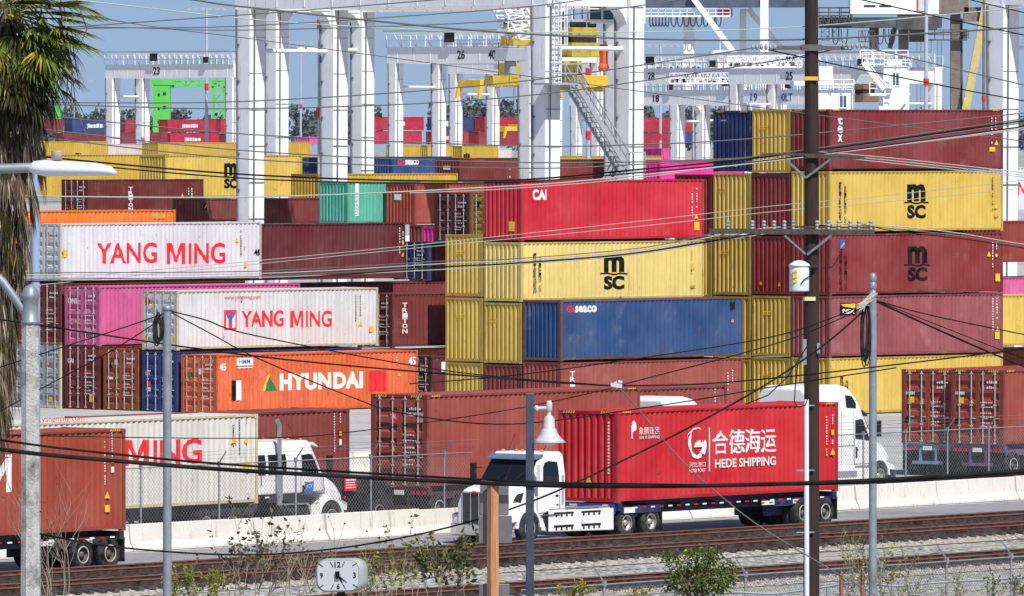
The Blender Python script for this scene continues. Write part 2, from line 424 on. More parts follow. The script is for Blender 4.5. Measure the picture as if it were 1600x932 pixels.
sg = empty('warning_sign', 'red warning sign with white lines wired to the yard fence', 'sign', sp + Vector((0, 0, 1.55)), YR)
mb = MB(); mb.box((0, -.012, 0), (.62, 0, .52)); mb.build('sign_plate', SGN, sg)
mb = MB(); rr = random.Random(3)
for i, z in enumerate((.42, .33, .25, .17, .09)):
    x = .06
    while x < .54:
        w_ = rr.uniform(.04, .1); mb.box((x, -.016, z), (min(x + w_, .57), -.0125, z + (.05 if i < 2 else .03))); x += w_ + .025
mb.build('lettering', LETW, sg)
fa, fb = road_a(812, -42), road_a(1690, -42)
fence('low chain-link fence with slanted arms in front of the tracks', fa, fb, -42, 2.1, 0, 3.0, .12, .0058, True, None, lean=-1, first=.4, cat='chain-link fence')
# ------------------------------------------------------------------ containers
W0 = 2.44
LOCKBAR = surf('locking_bar_steel', (196, 192, 186), 0.5, 0.2, 0.2, 4, (120, 80, 60), 0.25)
GASKET = flat('door_gasket', (24, 20, 20), 0.8)
HAZ = flat('hazard_yellow', (235, 200, 20), 0.5)
def breaks(L, pitch_=0.278, e=0.13, tt=(0, .26, .5, .76)):
    n = max(1, round((L - 2 * e) / pitch_)); p = (L - 2 * e) / n
    xs = []; ys = []
    for i in range(n):
        for t, y in zip(tt, (0.0, 0.0, 1.0, 1.0)):
            xs.append(e + (i + t) * p); ys.append(y)
    xs.append(L - e); ys.append(0.0)
    return xs, ys
def prof(xs, ys, x):
    if x <= xs[0]: return ys[0]
    if x >= xs[-1]: return ys[-1]
    import bisect
    i = bisect.bisect_right(xs, x) - 1
    t = (x - xs[i]) / (xs[i + 1] - xs[i]); return ys[i] * (1 - t) + ys[i + 1] * t
OUT, DEP, ODE = 0.022, 0.038, 0.06
class Box: pass
def body_mesh(L, h, W=W0, front=True):
    mb = MB()
    z0, z1 = 0.14, h - 0.06
    xs, ys = breaks(L)
    n = len(xs)
    for side in (0, 1):
        vs = []
        for z in (z0, z1):
            for x, y in zip(xs, ys):
                d = OUT + y * DEP; vs.append((x, d if side == 0 else W - d, z))
        fs = [((i, i + 1, n + i + 1, n + i) if side == 0 else (i + 1, i, n + i, n + i + 1)) for i in range(n - 1)]
        mb.add(vs, fs)
    xs2, ys2 = breaks(W, 0.262, 0.12, (0, .36, .5, .86)); n = len(xs2)
    for side in (0, 1):
        if side == 0 and not front: continue
        vs = []
        for z in (z0, z1):
            for x, y in zip(xs2, ys2):
                d = 0.02 + y * ODE; vs.append((d if side == 0 else L - d, x, z))
        fs = [((i + 1, i, n + i, n + i + 1) if side == 0 else (i, i + 1, n + i + 1, n + i)) for i in range(n - 1)]
        mb.add(vs, fs)
    mb.add([(.05, .05, h - .012), (L - .05, .05, h - .012), (L - .05, W - .05, h - .012), (.05, W - .05, h - .012)], [(0, 1, 2, 3)])
    mb.add([(.05, .05, .1), (L - .05, .05, .1), (L - .05, W - .05, .1), (.05, W - .05, .1)], [(3, 2, 1, 0)])
    return mb
def frame_mesh(L, h, W=W0):
    mb = MB()
    c = 0.003
    for x in (0, L - .12):
        for y in (0, W - .12): mb.box((x, y + 0, .12), (x + .12, y + .12, h - .12))
    for x in (-.004, L - .176):
        for y in (-.004, W - .156):
            mb.box((x, y, 0), (x + .18, y + .16, .118)); mb.box((x, y, h - .118), (x + .18, y + .16, h + .004))
    for y in (.004, W - .064):
        mb.box((.18, y, .055), (L - .18, y + .06, .16)); mb.box((.18, y, h - .075), (L - .18, y + .06, h - .012))
    for x in (.006, L - .066):
        mb.box((x, .16, .02), (x + .06, W - .16, .15)); mb.box((x, .16, h - .10), (x + .06, W - .16, h - .003))
    return mb
def side_u(B, px):
    q = (px - 800) / F
    return (q * B.o.y - B.o.x) / (math.cos(B.yaw) - q * math.sin(B.yaw))
def side_v(B, x, py):
    Y = B.o.y + x * math.sin(B.yaw); return H - (py - HY) * Y / F - B.o.z
def end_u(B, px):
    """y along the end face for a photo column"""
    q = (px - 800) / F
    return (q * B.o.y - B.o.x) / (-math.sin(B.yaw) - q * math.cos(B.yaw))
def shape_on(B, vs, fs, x0, z0, x1, z1, mat, corr=True):
    """lay a unit-box outline on the long side, following the corrugation"""
    bm = bmesh.new()
    bv = [bm.verts.new((x0 + u * (x1 - x0), 0, z0 + v * (z1 - z0))) for u, v in vs]
    for f in fs:
        try: bm.faces.new([bv[i] for i in f])
        except ValueError: pass
    if corr:
        for xb in B.xs:
            if min(x0, x1) < xb < max(x0, x1):
                bmesh.ops.bisect_plane(bm, geom=bm.verts[:] + bm.edges[:] + bm.faces[:], plane_co=(xb, 0, 0), plane_no=(1, 0, 0), dist=1e-5)
    bm.verts.index_update()
    B.k = getattr(B, 'k', 0) + 1
    out = []
    for v in bm.verts:
        d = OUT + (prof(B.xs, B.ys, v.co.x) * DEP if corr else 0.0)
        out.append((v.co.x, d - 0.006 - B.k * 0.0007, v.co.z))
    ff = []
    for f in bm.faces:
        idx = [v.index for v in f.verts]
        if f.normal.y > 0: idx.reverse()
        ff.append(tuple(idx))
    bm.free()
    B.mk.add(out, ff, mat)
def T(B, body, box, mat, bold=0.015, space=1.0, corr=None):
    """text on the long side in the photo box (x0, y0, x1, y1)"""
    a, b = side_u(B, box[0]), side_u(B, box[2])
    zt, zb = side_v(B, a, box[1]), side_v(B, a, box[3])
    vs, fs = text_shape(body, bold, space)
    if corr is None: corr = (zt - zb) > 0.3
    shape_on(B, vs, fs, a, zb, b, zt, mat, corr)
def PG(B, pts, mat, corr=True):
    """polygon on the long side given in photo points"""
    x0 = min(p[0] for p in pts); x1 = max(p[0] for p in pts); y0 = min(p[1] for p in pts); y1 = max(p[1] for p in pts)
    a, b = side_u(B, x0), side_u(B, x1); zt, zb = side_v(B, a, y0), side_v(B, a, y1)
    vs = [((p[0] - x0) / (x1 - x0), 1 - (p[1] - y0) / (y1 - y0)) for p in pts]
    n = len(vs); ar = sum(vs[i][0] * vs[(i + 1) % n][1] - vs[(i + 1) % n][0] * vs[i][1] for i in range(n))
    if ar < 0: vs.reverse()
    shape_on(B, vs, [tuple(range(n))], a, zb, b, zt, mat, corr)
def RC(B, x0, y0, x1, y1, mat, corr=False): PG(B, [(x0, y0), (x1, y0), (x1, y1), (x0, y1)], mat, corr)
def VT(B, body, x0, x1, y0, y1, mat, bold=0.01):
    """stacked vertical word"""
    n = len(body); st = (y1 - y0) / n
    for i, ch in enumerate(body):
        if ch != ' ': T(B, ch, (x0, y0 + i * st + st * .06, x1, y0 + (i + 1) * st - st * .06), mat, bold, 1.0, False)
def codes(B, x, y0, y1, mat=MW, n=None, wd=1.7):
    """column of tiny, unreadable marks"""
    n = n or max(3, int((y1 - y0) / 4)); st = (y1 - y0) / n
    rr = random.Random(int(x * 7 + y0))
    for i in range(n):
        if rr.random() < 0.12: continue
        RC(B, x - wd / 2, y0 + i * st, x + wd / 2 * rr.uniform(.4, 1), y0 + (i + rr.uniform(.45, .75)) * st, mat)
def tri(B, x, y, r, mat=MY): PG(B, [(x, y - r), (x + r * .8, y + r), (x - r * .8, y + r)], mat, False)
def ET(B, body, u0, u1, z0, z1, mat, bold=0.015, x=0.0):
    """text on the near end; u from the left as seen, metres"""
    vs, fs = text_shape(body, bold)
    B.mk.add([(x - .006, B.W - (u0 + a * (u1 - u0)), z0 + b * (z1 - z0)) for a, b in vs], [tuple(f) for f in fs], mat)
def ER(B, u0, u1, z0, z1, mat, x=0.0):
    B.mk.add([(x - .006, B.W - u0, z0), (x - .006, B.W - u1, z0), (x - .006, B.W - u1, z1), (x - .006, B.W - u0, z1)], [(0, 1, 2, 3)], mat)
def ETRI(B, u, z, r, mat=MY, x=0.0):
    B.mk.add([(x - .006, B.W - (u - r), z - r), (x - .006, B.W - (u + r), z - r), (x - .006, B.W - u, z + r)], [(0, 1, 2)], mat)
def hazard(B, ends=True, side=True):
    for u0 in ((.2, .7), (B.W - .7, B.W - .2)) if ends else ():
        for k in range(5):
            a = u0[0] + k * .1
            B.mk.add([(-.012, B.W - a, B.h - .09), (-.012, B.W - a - .05, B.h - .09), (-.012, B.W - a - .1, B.h - .01), (-.012, B.W - a - .05, B.h - .01)], [(0, 1, 2, 3)], MY)
    for x0 in (.25, B.L - .75) if side else ():
        for k in range(5):
            a = x0 + k * .1
            B.mk.add([(a, -.004, B.h - .068), (a + .05, -.004, B.h - .068), (a + .1, -.004, B.h - .01), (a + .05, -.004, B.h - .01)], [(0, 1, 2, 3)], MY)
def door_leaf(y0, y1, h, x=.05):
    """one door leaf: a plate pressed into deep horizontal bands"""
    mb = MB(); z0, z1 = .13, h - .11
    zs = [z0, z0 + .16]; xs = [x - .03, x - .03]
    k = 5; st = (z1 - z0 - .32) / k
    for i in range(k):
        a = z0 + .16 + i * st
        zs += [a + st * .06, a + st * .16, a + st * .58, a + st * .68]; xs += [x - .03, x + .03, x + .03, x - .03]
    zs += [z1 - .02]; xs += [x - .03]
    n = len(zs)
    ya, yb = y0 + .09, y1 - .09
    vs = [(q, ya, z) for q, z in zip(xs, zs)] + [(q, yb, z) for q, z in zip(xs, zs)]
    fs = [(i, i + 1, n + i + 1, n + i) for i in range(n - 1)]
    mb.add(vs, fs)
    mb.box((x - .032, y0 + .012, z0), (x + .06, ya + .002, z1)); mb.box((x - .032, yb - .002, z0), (x + .06, y1 - .012, z1))
    mb.box((x + .031, y0, z0), (x + .07, y1, z1))
    return mb
def add_doors(B, paint):
    for y0, y1 in ((.12, B.W / 2), (B.W / 2, B.W - .12)):
        d = door_leaf(y0, y1, B.h).build('door', paint, B.root)
        g = MB()
        g.box((.055, y0, .12), (.075, y0 + .02, B.h - .1)); g.box((.055, y1 - .02, .12), (.075, y1, B.h - .1))
        g.box((.055, y0, B.h - .125), (.075, y1, B.h - .1)); g.box((.055, y0, .115), (.075, y1, .14))
        g.build('gasket', GASKET, d)
        for yy in (y0 + .27, y1 - .27):
            b = MB(); b.tube((-.006, yy, .06), (-.006, yy, B.h - .05), .024, n=6)
            for z in (.1, .75, 1.55, B.h - .15): b.box((-.036, yy - .05, z - .03), (.02, yy + .05, z + .03))
            b.box((-.03, yy - .22, 1.02), (-.012, yy + .02, 1.06))
            b.build('locking_bar', LOCKBAR, d)
def door_marks(B, lines=True, mat=MW, seed=0):
    rr = random.Random(seed)
    u0 = B.W / 2 + .16
    for r_, (z, n) in enumerate(((B.h - .52, 8), (B.h - .72, 4), (B.h * .56, 5), (B.h * .5, 6), (B.h * .42, 5), (B.h * .37, 6), (B.h * .29, 5), (B.h * .24, 5))):
        ht = .11 if r_ < 2 else .055
        u = u0 + (.28 if r_ < 2 else .0)
        for i in range(n):
            wd = rr.uniform(.04, .1)
            if u + wd < B.W - .2: ER(B, u, u + wd, z, z + ht * rr.uniform(.6, 1), mat, x=.012)
            u += wd + .035
def container(label, col, end='wall', L=12.19, px=None, s=None, top=None, bot=None, o=None, h=None, yaw=R(45), wear=.35, fcol=None, group=None, cat='shipping container', haz=False, seed=None, low=False):
    """one steel box: near corner at photo column px and scale s, between photo rows top and bot"""
    B = Box(); B.L = L; B.W = W0; B.yaw = yaw
    if o is None:
        z0 = max(0.0, hz(bot, s)); o = Vector(((px - 800) / s, F / s, z0)); h = hz(top, s) - z0
    B.o = Vector(o); B.h = h
    B.xs, B.ys = breaks(L); B.mk = MB()
    B.root = empty('shipping_container', label, cat, B.o, yaw, group)
    pm = steel_paint(col, wear); fm = steel_paint(fcol or tuple(int(c * .86) for c in col), min(1.0, wear + .35))
    B.pm = pm
    body_mesh(L, h, W0, end != 'door').build('body', pm, B.root)
    frame_mesh(L, h).build('frame', fm, B.root)
    if end == 'door':
        add_doors(B, pm); door_marks(B, seed=seed or int(px or 0))
    if haz: hazard(B)
    return B
def done(B):
    if B.mk.f: B.mk.build('lettering', MARKS, B.root)
    return B
def row(px, s, k, along=0.0, yaw=R(45), step=2.55):
    """ground point of the k-th row behind a near corner"""
    p = GP(px, s)
    return Vector((p.x - math.sin(yaw) * step * k + math.cos(yaw) * along, p.y + math.cos(yaw) * step * k + math.sin(yaw) * along, 0))
def at_row(p, top, bot):
    s = F / p.y; z0 = max(0.0, hz(bot, s)); return Vector((p.x, p.y, z0)), hz(top, s) - z0
def box_at(label, col, p, top, bot, **k):
    o, h = at_row(p, top, bot)
    return container(label, col, o=o, h=h, **k)
# colours read off the photograph
YL = (220, 186, 84); YLP = (236, 208, 122); MAR = (128, 44, 46); RED = (206, 34, 52); DRED = (138, 42, 42); BRN = (156, 68, 56); RUST = (158, 70, 48)
NAVY = (26, 46, 98); BLUE = (40, 76, 124); ORA = (232, 108, 60); ORB = (242, 124, 42); WHT = (220, 224, 225); PINK = (222, 100, 156); MAG = (240, 44, 150)
TEAL = (92, 184, 160); SIL = (170, 172, 176); MAUVE = (152, 76, 80); CRIM = (186, 26, 62)
def YANGM(B, x0, y0, x1, y1, mat=MR):
    w_ = x1 - x0; h_ = y1 - y0
    T(B, 'YANG', (x0, y0, x0 + w_ * .468, y1), mat, .022); T(B, 'ING', (x0 + w_ * .713, y0, x1, y1), mat, .022)
    a, b = x0 + w_ * .545, x0 + w_ * .686; q = lambda u, v: (a + (b - a) * u, y1 - h_ * v)
    for pg in (((0, 0), (0, 1), (.19, 1), (.19, 0)), ((.81, 0), (.81, 1), (1, 1), (1, 0)), ((.192, 1), (.26, 1), (.5, .36), (.5, .1), (.44, .1), (.192, .68)), ((.808, 1), (.74, 1), (.502, .36), (.502, .1), (.56, .1), (.808, .68))):
        PG(B, [q(*p) for p in pg], mat)
def emsc(B, x0, y0, x1, y1):
    """the black shipping-line mark: a heavy m over a wave over two capitals"""
    hh = y1 - y0
    T(B, 'm', (x0 + (x1 - x0) * .12, y0, x1 - (x1 - x0) * .12, y0 + hh * .50), MK, 0.05)
    w_ = x1 - x0
    n = 12; pts = []
    for i in range(n + 1): pts.append((x0 + w_ * i / n, y0 + hh * (.52 + .02 * math.cos(i / n * 4 * math.pi) + (.0 if 1 < i < n - 1 else -.02))))
    for i in range(n, -1, -1): pts.append((x0 + w_ * i / n, pts[i][1] + hh * .035))
    for i in range(n):
        a, b = pts[i], pts[i + 1]; PG(B, [a, b, (b[0], b[1] + hh * .045), (a[0], a[1] + hh * .045)], MK, True)
    T(B, 'SC', (x0 + w_ * .12, y0 + hh * .60, x1 - w_ * .12, y1), MK, 0.05)
def med(B, x, y0, y1, mat=MK):
    VT(B, 'MEDITERRANEAN', x - 2, x + 2, y0, y1, mat, .02); VT(B, 'SHIPPING CO', x + 6, x + 9.5, y0 + (y1 - y0) * .1, y1 - (y1 - y0) * .04, mat, .01)
def ends_stick(B, u=.75, z=None, mat=MY):
    z = z if z is not None else B.h * .72
    ER(B, u, u + .22, z, z + .07, mat, x=.014); ER(B, u + .3, u + .52, z, z + .07, mat, x=.014); ER(B, u, u + .52, z - .11, z - .05, mat, x=.014)

# ---- right block, front row: five high beside the wooden pole
R1 = row(1296, 33.3, 0); R2 = row(1296, 33.3, 1); R3 = row(1296, 33.3, 2); R4 = row(1296, 33.3, 3)
B = box_at('yellow container at the foot of the five-high stack behind the wooden pole', YL, R1, 560, 655)
med(B, 1316, 588, 650); codes(B, 1552, 575, 600, MK); done(B)
B = box_at('faded mauve container with a yellow and white sticker, second from the ground', MAUVE, R1, 463, 559, wear=.6)
RC(B, 1313, 474, 1338, 493, MK); PG(B, [(1314, 476), (1337, 475), (1337, 483), (1318, 479)], MY, False); T(B, 'tex', (1316, 482, 1336, 491), MW, .03)
codes(B, 1552, 466, 518); codes(B, 1558, 466, 500); tri(B, 1559, 514, 4); RC(B, 1555, 519, 1562, 530, MY); done(B)
B = box_at('dark red container with a black letter mark in the middle of the right-hand stack', DRED, R1, 366, 462)
emsc(B, 1414, 385, 1454, 440); med(B, 1314, 392, 455); RC(B, 1312, 375, 1320, 389, MBL); PG(B, [(1313, 388), (1319, 378), (1319, 382)], MY, False)
tri(B, 1545, 397, 4); codes(B, 1551, 378, 420); codes(B, 1557, 378, 392); RC(B, 1555, 397, 1558, 402, MY); RC(B, 1555, 428, 1562, 440, MY); done(B)
B = box_at('bright yellow container with a black letter mark on the right-hand stack', YL, R1, 268, 364, wear=.2)
emsc(B, 1413, 288, 1452, 342); med(B, 1313, 284, 352); codes(B, 1551, 278, 330, MK); tri(B, 1556, 322, 4); RC(B, 1553, 336, 1560, 340, MT); done(B)
B = box_at('maroon container with white stacked letters, topmost of the right-hand stack', MAR, R1, 171, 266, haz=True)
VT(B, 'tex', 1309, 1317, 182, 223, MW, .03); codes(B, 1550, 184, 226); codes(B, 1556, 184, 205); RC(B, 1555, 202, 1558, 206, MY); tri(B, 1557, 223, 4); RC(B, 1546, 230, 1555, 237, MY); done(B)
# second row
B = box_at('yellow end-on container at the ground just left of the wooden pole', YL, R2, 560, 655); ends_stick(B); done(B)
B = box_at('yellow end-on container just left of the wooden pole, below two dark red ones', YL, R2, 463, 558); ends_stick(B); done(B)
B = box_at('lower of two dark red end-on containers stacked left of the wooden pole', DRED, R2, 370, 461); ER(B, .5, .62, .45, .6, MY, x=.014); ETRI(B, 1.75, .5, .1, x=.014); done(B)
B = box_at('dark red end-on container between a yellow one above and a dark red one below', (132, 40, 38), R2, 273, 368); ER(B, .9, 1.05, .3, .45, MY, x=.014); done(B)
B = box_at('yellow end-on container on top of the stack between the navy and the maroon ones', YL, R2, 171, 271, haz=True); ends_stick(B, .5); done(B)
# third row
B = box_at('yellow end-on container at the ground beside the brown one under the blue container', YL, R3, 562, 655); ends_stick(B); done(B)
B = box_at('yellow end-on container showing a narrow strip right of the blue container', YL, R3, 464, 560); ends_stick(B); done(B)
B = box_at('yellow end-on container right of the pale yellow one with the letter mark', YL, R3, 368, 462, wear=.5); ends_stick(B, .5); done(B)
B = box_at('yellow end-on container between two dark red ends, under the navy container', YL, R3, 271, 366); ends_stick(B, .3); done(B)
B = box_at('navy end-on container on top of the stack, left of a yellow one', NAVY, R3, 173, 269, haz=True)
for i in range(6): ER(B, .5 + i * .06, .53 + i * .06, B.h - .5, B.h - .44, MW, x=.014)
ER(B, 1.42, 1.56, .25, .42, MY, x=.014); done(B)
B = box_at('yellow end-on container of which a slim strip shows right of the pale yellow one', YL, R4, 370, 466); done(B)
B = box_at('dark red end-on container of which a slim strip shows right of the bright red one', DRED, R4, 273, 368); done(B)
# ---- middle block
M1 = row(876, 34.0, 0); M2 = row(876, 34.0, 1); M3 = row(876, 34.0, 2)
B = box_at('brown-red container under the blue one, its foot hidden by trailers', (158, 76, 66), M1, 567, 658)
VT(B, 'TRITON', 891, 899, 580, 632, MW, .03); codes(B, 1138, 578, 612); codes(B, 1145, 578, 598); done(B)
B = box_at('dark blue container with red and white lettering near its upper corner', BLUE, M1, 470, 565, fcol=(104, 62, 52), wear=.55)
T(B, 'Ge', (886, 478, 899, 489), MR, .04); T(B, 'seaco', (899, 478, 933, 489), MW, .04); RC(B, 1141, 472, 1149, 484, MK); RC(B, 1143, 500, 1147, 504, MT); done(B)
B = box_at('brown-red end-on container at the ground between yellow ends', (134, 58, 50), M2, 571, 658); done(B)
B = box_at('yellow end-on container left of the dark blue container', YL, M2, 474, 569); ends_stick(B, .3); done(B)
B = box_at('pale yellow container with a black letter mark under the bright red one', YLP, M2, 379, 472, wear=.25)
emsc(B, 939, 399, 981, 453); med(B, 836, 395, 458); codes(B, 1082, 390, 428, MY); tri(B, 1082, 417, 4); RC(B, 1078, 446, 1086, 450, MT); done(B)
B = box_at('bright red container with white letters on top of the middle stack', RED, M2, 282, 377, wear=.2)
T(B, 'CAI', (833, 296, 855, 313), MW, .05); codes(B, 1082, 294, 340); codes(B, 1089, 294, 330); tri(B, 1088, 338, 4); RC(B, 1085, 347, 1093, 360, MY); ER(B, 1.6, 2.0, .45, .9, MY, x=.014); done(B)
B = box_at('yellow end-on container at the ground left of the brown-red end', YL, M3, 568, 658); ends_stick(B); done(B)
B = box_at('yellow end-on container, middle of the left three-high yellow stack', YL, M3, 466, 566); ends_stick(B); done(B)
B = box_at('yellow end-on container, topmost of the left three-high yellow stack', YL, M3, 367, 464); ends_stick(B); done(B)
# ---- left block
def LR(k, along=0.0): return row(338, 33.1, k, along, R(45), 2.74)
L45 = 13.3
B = box_at('orange container with large white lettering and a green triangle at the ground', ORA, LR(0), 555, 650, L=L45, end='door', seed=4, wear=.75)
T(B, '45', (344, 568, 354, 580), MW, .03); RC(B, 370, 560, 396, 572, MW); T(B, 'HMM', (374, 562, 391, 569), MBL, .02); RC(B, 371, 574, 395, 576, MW)
PG(B, [(420, 586), (412, 612), (434, 611)], MG); PG(B, [(418, 588), (423, 584), (414, 612), (410, 613)], MY)
T(B, 'HYUNDAI', (438, 584, 568, 611), MW, .06, 1.12); RC(B, 577, 580, 604, 612, MR, True)
T(B, '45', (639, 558, 650, 571), MW, .03); codes(B, 620, 558, 570); tri(B, 624, 585, 3)
RC(B, 362, 595, 369, 626, MK); RC(B, 369, 595, 377, 626, MW); ETRI(B, .6, B.h * .66, .16, MG, x=.012); ER(B, 1.2, 1.4, B.h * .66, B.h * .76, MW, x=.012); done(B)
B = box_at('blue container showing its doors between two orange-brown door ends', (30, 62, 128), LR(1), 550, 648, end='door', seed=5)
ET(B, 'LT', .25, .6, B.h * .60, B.h * .68, MW, .02, x=.012); ER(B, .3, .6, B.h * .42, B.h * .5, MO, x=.012); ER(B, .3, .6, B.h * .33, B.h * .4, MW, x=.012); done(B)
B = box_at('orange-brown container showing worn doors left of the blue doors', (168, 82, 50), LR(2), 546, 646, end='door', seed=6, wear=.8)
ETRI(B, .5, B.h * .74, .15, MK, x=.012); ER(B, .8, 1.0, B.h * .74, B.h * .82, MW, x=.012); ER(B, .3, .7, B.h * .5, B.h * .54, MW, x=.012); done(B)
B = box_at('dark red container showing its doors with white letters, at the ground beside the pale-edged box', (128, 40, 38), LR(3), 541, 644, end='door', seed=7)
ET(B, 'CAI', .2, .62, B.h * .72, B.h * .8, MW, .04, x=.012); ETRI(B, .95, B.h * .36, .12, x=.012); ER(B, 1.75, 2.05, .35, .75, MY, x=.012); done(B)
B = box_at('silver-doored cream container at the ground right of the concrete lamp post', SIL, LR(4), 536, 642, end='door', seed=8, fcol=(222, 206, 160))
ETRI(B, 1.5, B.h * .7, .14, x=.012); ER(B, 1.6, 1.85, .3, .55, MY, x=.012); done(B)
B = box_at('silver-doored container at the ground left of the concrete lamp post', (164, 166, 170), LR(5), 532, 640, end='door', seed=9)
ETRI(B, .8, B.h * .7, .14, x=.012); ER(B, 1.5, 1.75, .3, .55, MY, x=.012); done(B)
# second level
B = box_at('white container with small web address, red lettering and a square red-blue emblem', WHT, LR(1), 455, 548, L=L45, end='door', seed=10, wear=.4, fcol=(200, 186, 160))
T(B, 'www.yangming.com', (351, 462, 408, 470), MR, .0); RC(B, 351, 485, 371, 516, MR, True)
PG(B, [(353.5, 492), (358, 500), (358, 513), (353.5, 513)], MW); PG(B, [(368.5, 490), (364, 499), (364, 513), (368.5, 512)], MW)
PG(B, [(354, 488), (357.5, 488), (361, 496), (365, 487), (368.5, 487), (363, 500), (363, 512), (359.5, 512), (359.5, 500)], MBL)
YANGM(B, 378, 486, 519, 512); codes(B, 556, 462, 508, MK); codes(B, 563, 462, 496, MK); tri(B, 563, 505, 4); RC(B, 577, 510, 584, 519, MY)
for z in (.35,): ER(B, .15, .35, z, z + .3, MY, x=.012); ER(B, 1.95, 2.2, z, z + .3, MY, x=.012)
ER(B, .22, .5, B.h * .75, B.h * .88, MR, x=.012); ETRI(B, .75, B.h * .76, .14, x=.012); done(B)
B = box_at('pink container showing magenta-grey doors and its bright pink side', PINK, LR(3), 448, 541, L=L45, end='door', seed=11, wear=.5)
ET(B, 'ONE', .2, .95, B.h * .70, B.h * .8, MW, .03, x=.012); ETRI(B, .8, B.h * .42, .1, x=.012); done(B)
B = box_at('brown container showing its doors under the white container beside the concrete lamp post', (122, 48, 38), LR(4), 443, 540, end='door', seed=12); done(B)
B = box_at('rust-brown container showing a sliver of its doors left of the concrete lamp post', RUST, LR(5), 440, 538, end='door', seed=13); ETRI(B, 1.9, B.h * .5, .14, x=.012); done(B)
# third level
B = box_at('white container with very large red lettering and grey doors, high on the left', WHT, LR(4), 350, 441, L=13.3, end='door', seed=14, wear=.25, fcol=(206, 200, 190))
YANGM(B, 152, 380, 353, 413); RC(B, 95, 391, 106, 402.5, MY); T(B, '45', (96, 392, 105, 402), MK, .03); tri(B, 370, 375, 4); codes(B, 377, 360, 400, MK); RC(B, 381, 411, 386, 418, MY); RC(B, 381, 385, 384, 389, MY)
T(B, '45', (397, 390, 407, 399), MK, .04)
ETRI(B, .3, B.h * .77, .13, x=.012); ETRI(B, 1.6, B.h * .77, .13, x=.012); ER(B, .2, .45, .5, .7, MY, x=.012); ER(B, .8, 1.0, B.h * .75, B.h * .9, MO, x=.012); done(B)
B = box_at('orange container of which the roof edge shows above the large white one', ORB, LR(5, -.5), 330, 425, L=10.6, wear=.1)
RC(B, 238, 334, 258, 342, MT); done(B)
# behind, between the blocks
B = container('dark maroon container with white codes, right of the large white one', (104, 32, 38), px=356, s=31.8, top=351, bot=441)
codes(B, 625, 356, 398); codes(B, 630, 362, 385); tri(B, 630, 398, 3.5); RC(B, 628, 377, 632, 381, MY); done(B)
B = container('red-brown container with a narrow dark door end and white stacked letters', (122, 46, 40), px=613, s=32.1, top=459, bot=544, end='door', seed=15)
VT(B, 'TRITON', 629, 637, 473, 522, MW, .03); done(B)
B = container('dark red container whose long roof edge shows behind the white one', (126, 46, 50), px=480, s=31.4, top=443, bot=530); done(B)
B = container('orange container whose roof edge shows under the red-brown one', (238, 118, 58), px=585, s=31.2, top=548, bot=640); done(B)
B = container('maroon container with dark doors and a white logo between orange and yellow ones', (104, 40, 46), px=674, s=32.2, top=557, bot=635, end='door', seed=16)
RC(B, 690, 566, 697, 581, MW); T(B, 'tex', (691, 569, 703, 579), MK, .03); ETRI(B, 1.7, B.h * .8, .12, x=.012); done(B)
B = container('dark blue container showing one door beside the maroon side', (28, 54, 108), px=668, s=31.0, top=378, bot=438, end='door', seed=17); done(B)
B = container('red end-on container squeezed between the dark blue doors and the yellow stack', (138, 52, 46), px=728, s=31.5, top=381, bot=440); done(B)
B = container('magenta end-on container peeping out under the dark red doors', MAG, px=712, s=30.2, top=355, bot=440); done(B)
B = container('brown container of which an upper strip shows left of the magenta end', (124, 50, 44), px=690, s=29.5, top=352, bot=440); done(B)
B = container('dark red container showing its doors left of the bright red one', (98, 34, 38), px=733, s=31.6, top=302, bot=378, end='door', seed=18)
ER(B, .25, .65, B.h * .72, B.h * .84, MK, x=.012); ER(B, .3, .6, B.h * .75, B.h * .82, MY, x=.012); done(B)
B = container('yellow container showing one worn door left of the bright red one', (176, 146, 56), px=791, s=32.4, top=303, bot=372, end='door', seed=19); ER(B, .3, .6, B.h * .68, B.h * .82, MK, x=.012); done(B)
B = container('rust-red container standing right of the teal one', (166, 70, 52), px=648, s=26.4, top=287, bot=352, L=6.06); ER(B, .7, 1.3, B.h * .6, B.h * .74, MW, x=.014); done(B)
B = container('teal container with pale lettering panel', TEAL, px=543, s=26.4, top=285, bot=350, L=6.06)
RC(B, 555, 287, 561, 338, MW); VT(B, 'CMPAND', 556, 560, 300, 336, MBL, .0); done(B)
B = container('dark red container behind the crane leg left of the teal one', (116, 42, 36), px=312, s=25.6, top=311, bot=352)
RC(B, 318, 318, 324, 328, MK); PG(B, [(319, 327), (323, 319), (323, 323)], MY, False); done(B)
B = container('dark brown container with red doors and white stacked letters on the left', (108, 34, 30), px=137, s=25.0, top=281, bot=352, L=9.9, end='door', seed=20)
VT(B, 'TRITON', 201, 208, 292, 330, MW, .03); codes(B, 295, 294, 306); codes(B, 300, 294, 310); tri(B, 285, 305, 2.5); done(B)
B = container('long yellow container with a black letter mark behind the crane leg', YL, px=258, s=24.3, top=243, bot=310)
emsc(B, 348, 255, 374, 295); done(B)
B = container('long yellow container behind the street lamp head', (206, 168, 58), px=48, s=24.1, top=242, bot=310); codes(B, 66, 278, 300, MK); done(B)
B = container('yellow container of which a roof strip and end show under the blue ones', (208, 168, 54), px=497, s=25.2, top=272, bot=345); done(B)
B = container('navy container end between two white crane legs', NAVY, px=474, s=22.6, top=246, bot=290, L=5.4); done(B)
B = container('blue container with red and white lettering seen between crane legs', (38, 78, 128), px=612, s=22.0, top=245, bot=284, L=6.06)
T(B, 'Ge', (622, 249, 633, 258), MR, .03); T(B, 'seaco', (634, 249, 655, 258), MW, .04); done(B)
B = container('red-brown container with dark shaded side in front of the crane leg', (120, 44, 38), px=718, s=22.2, top=247, bot=284, L=9.0); ER(B, .8, 1.5, B.h * .5, B.h * .66, MW, x=.014); codes(B, 797, 262, 280); done(B)
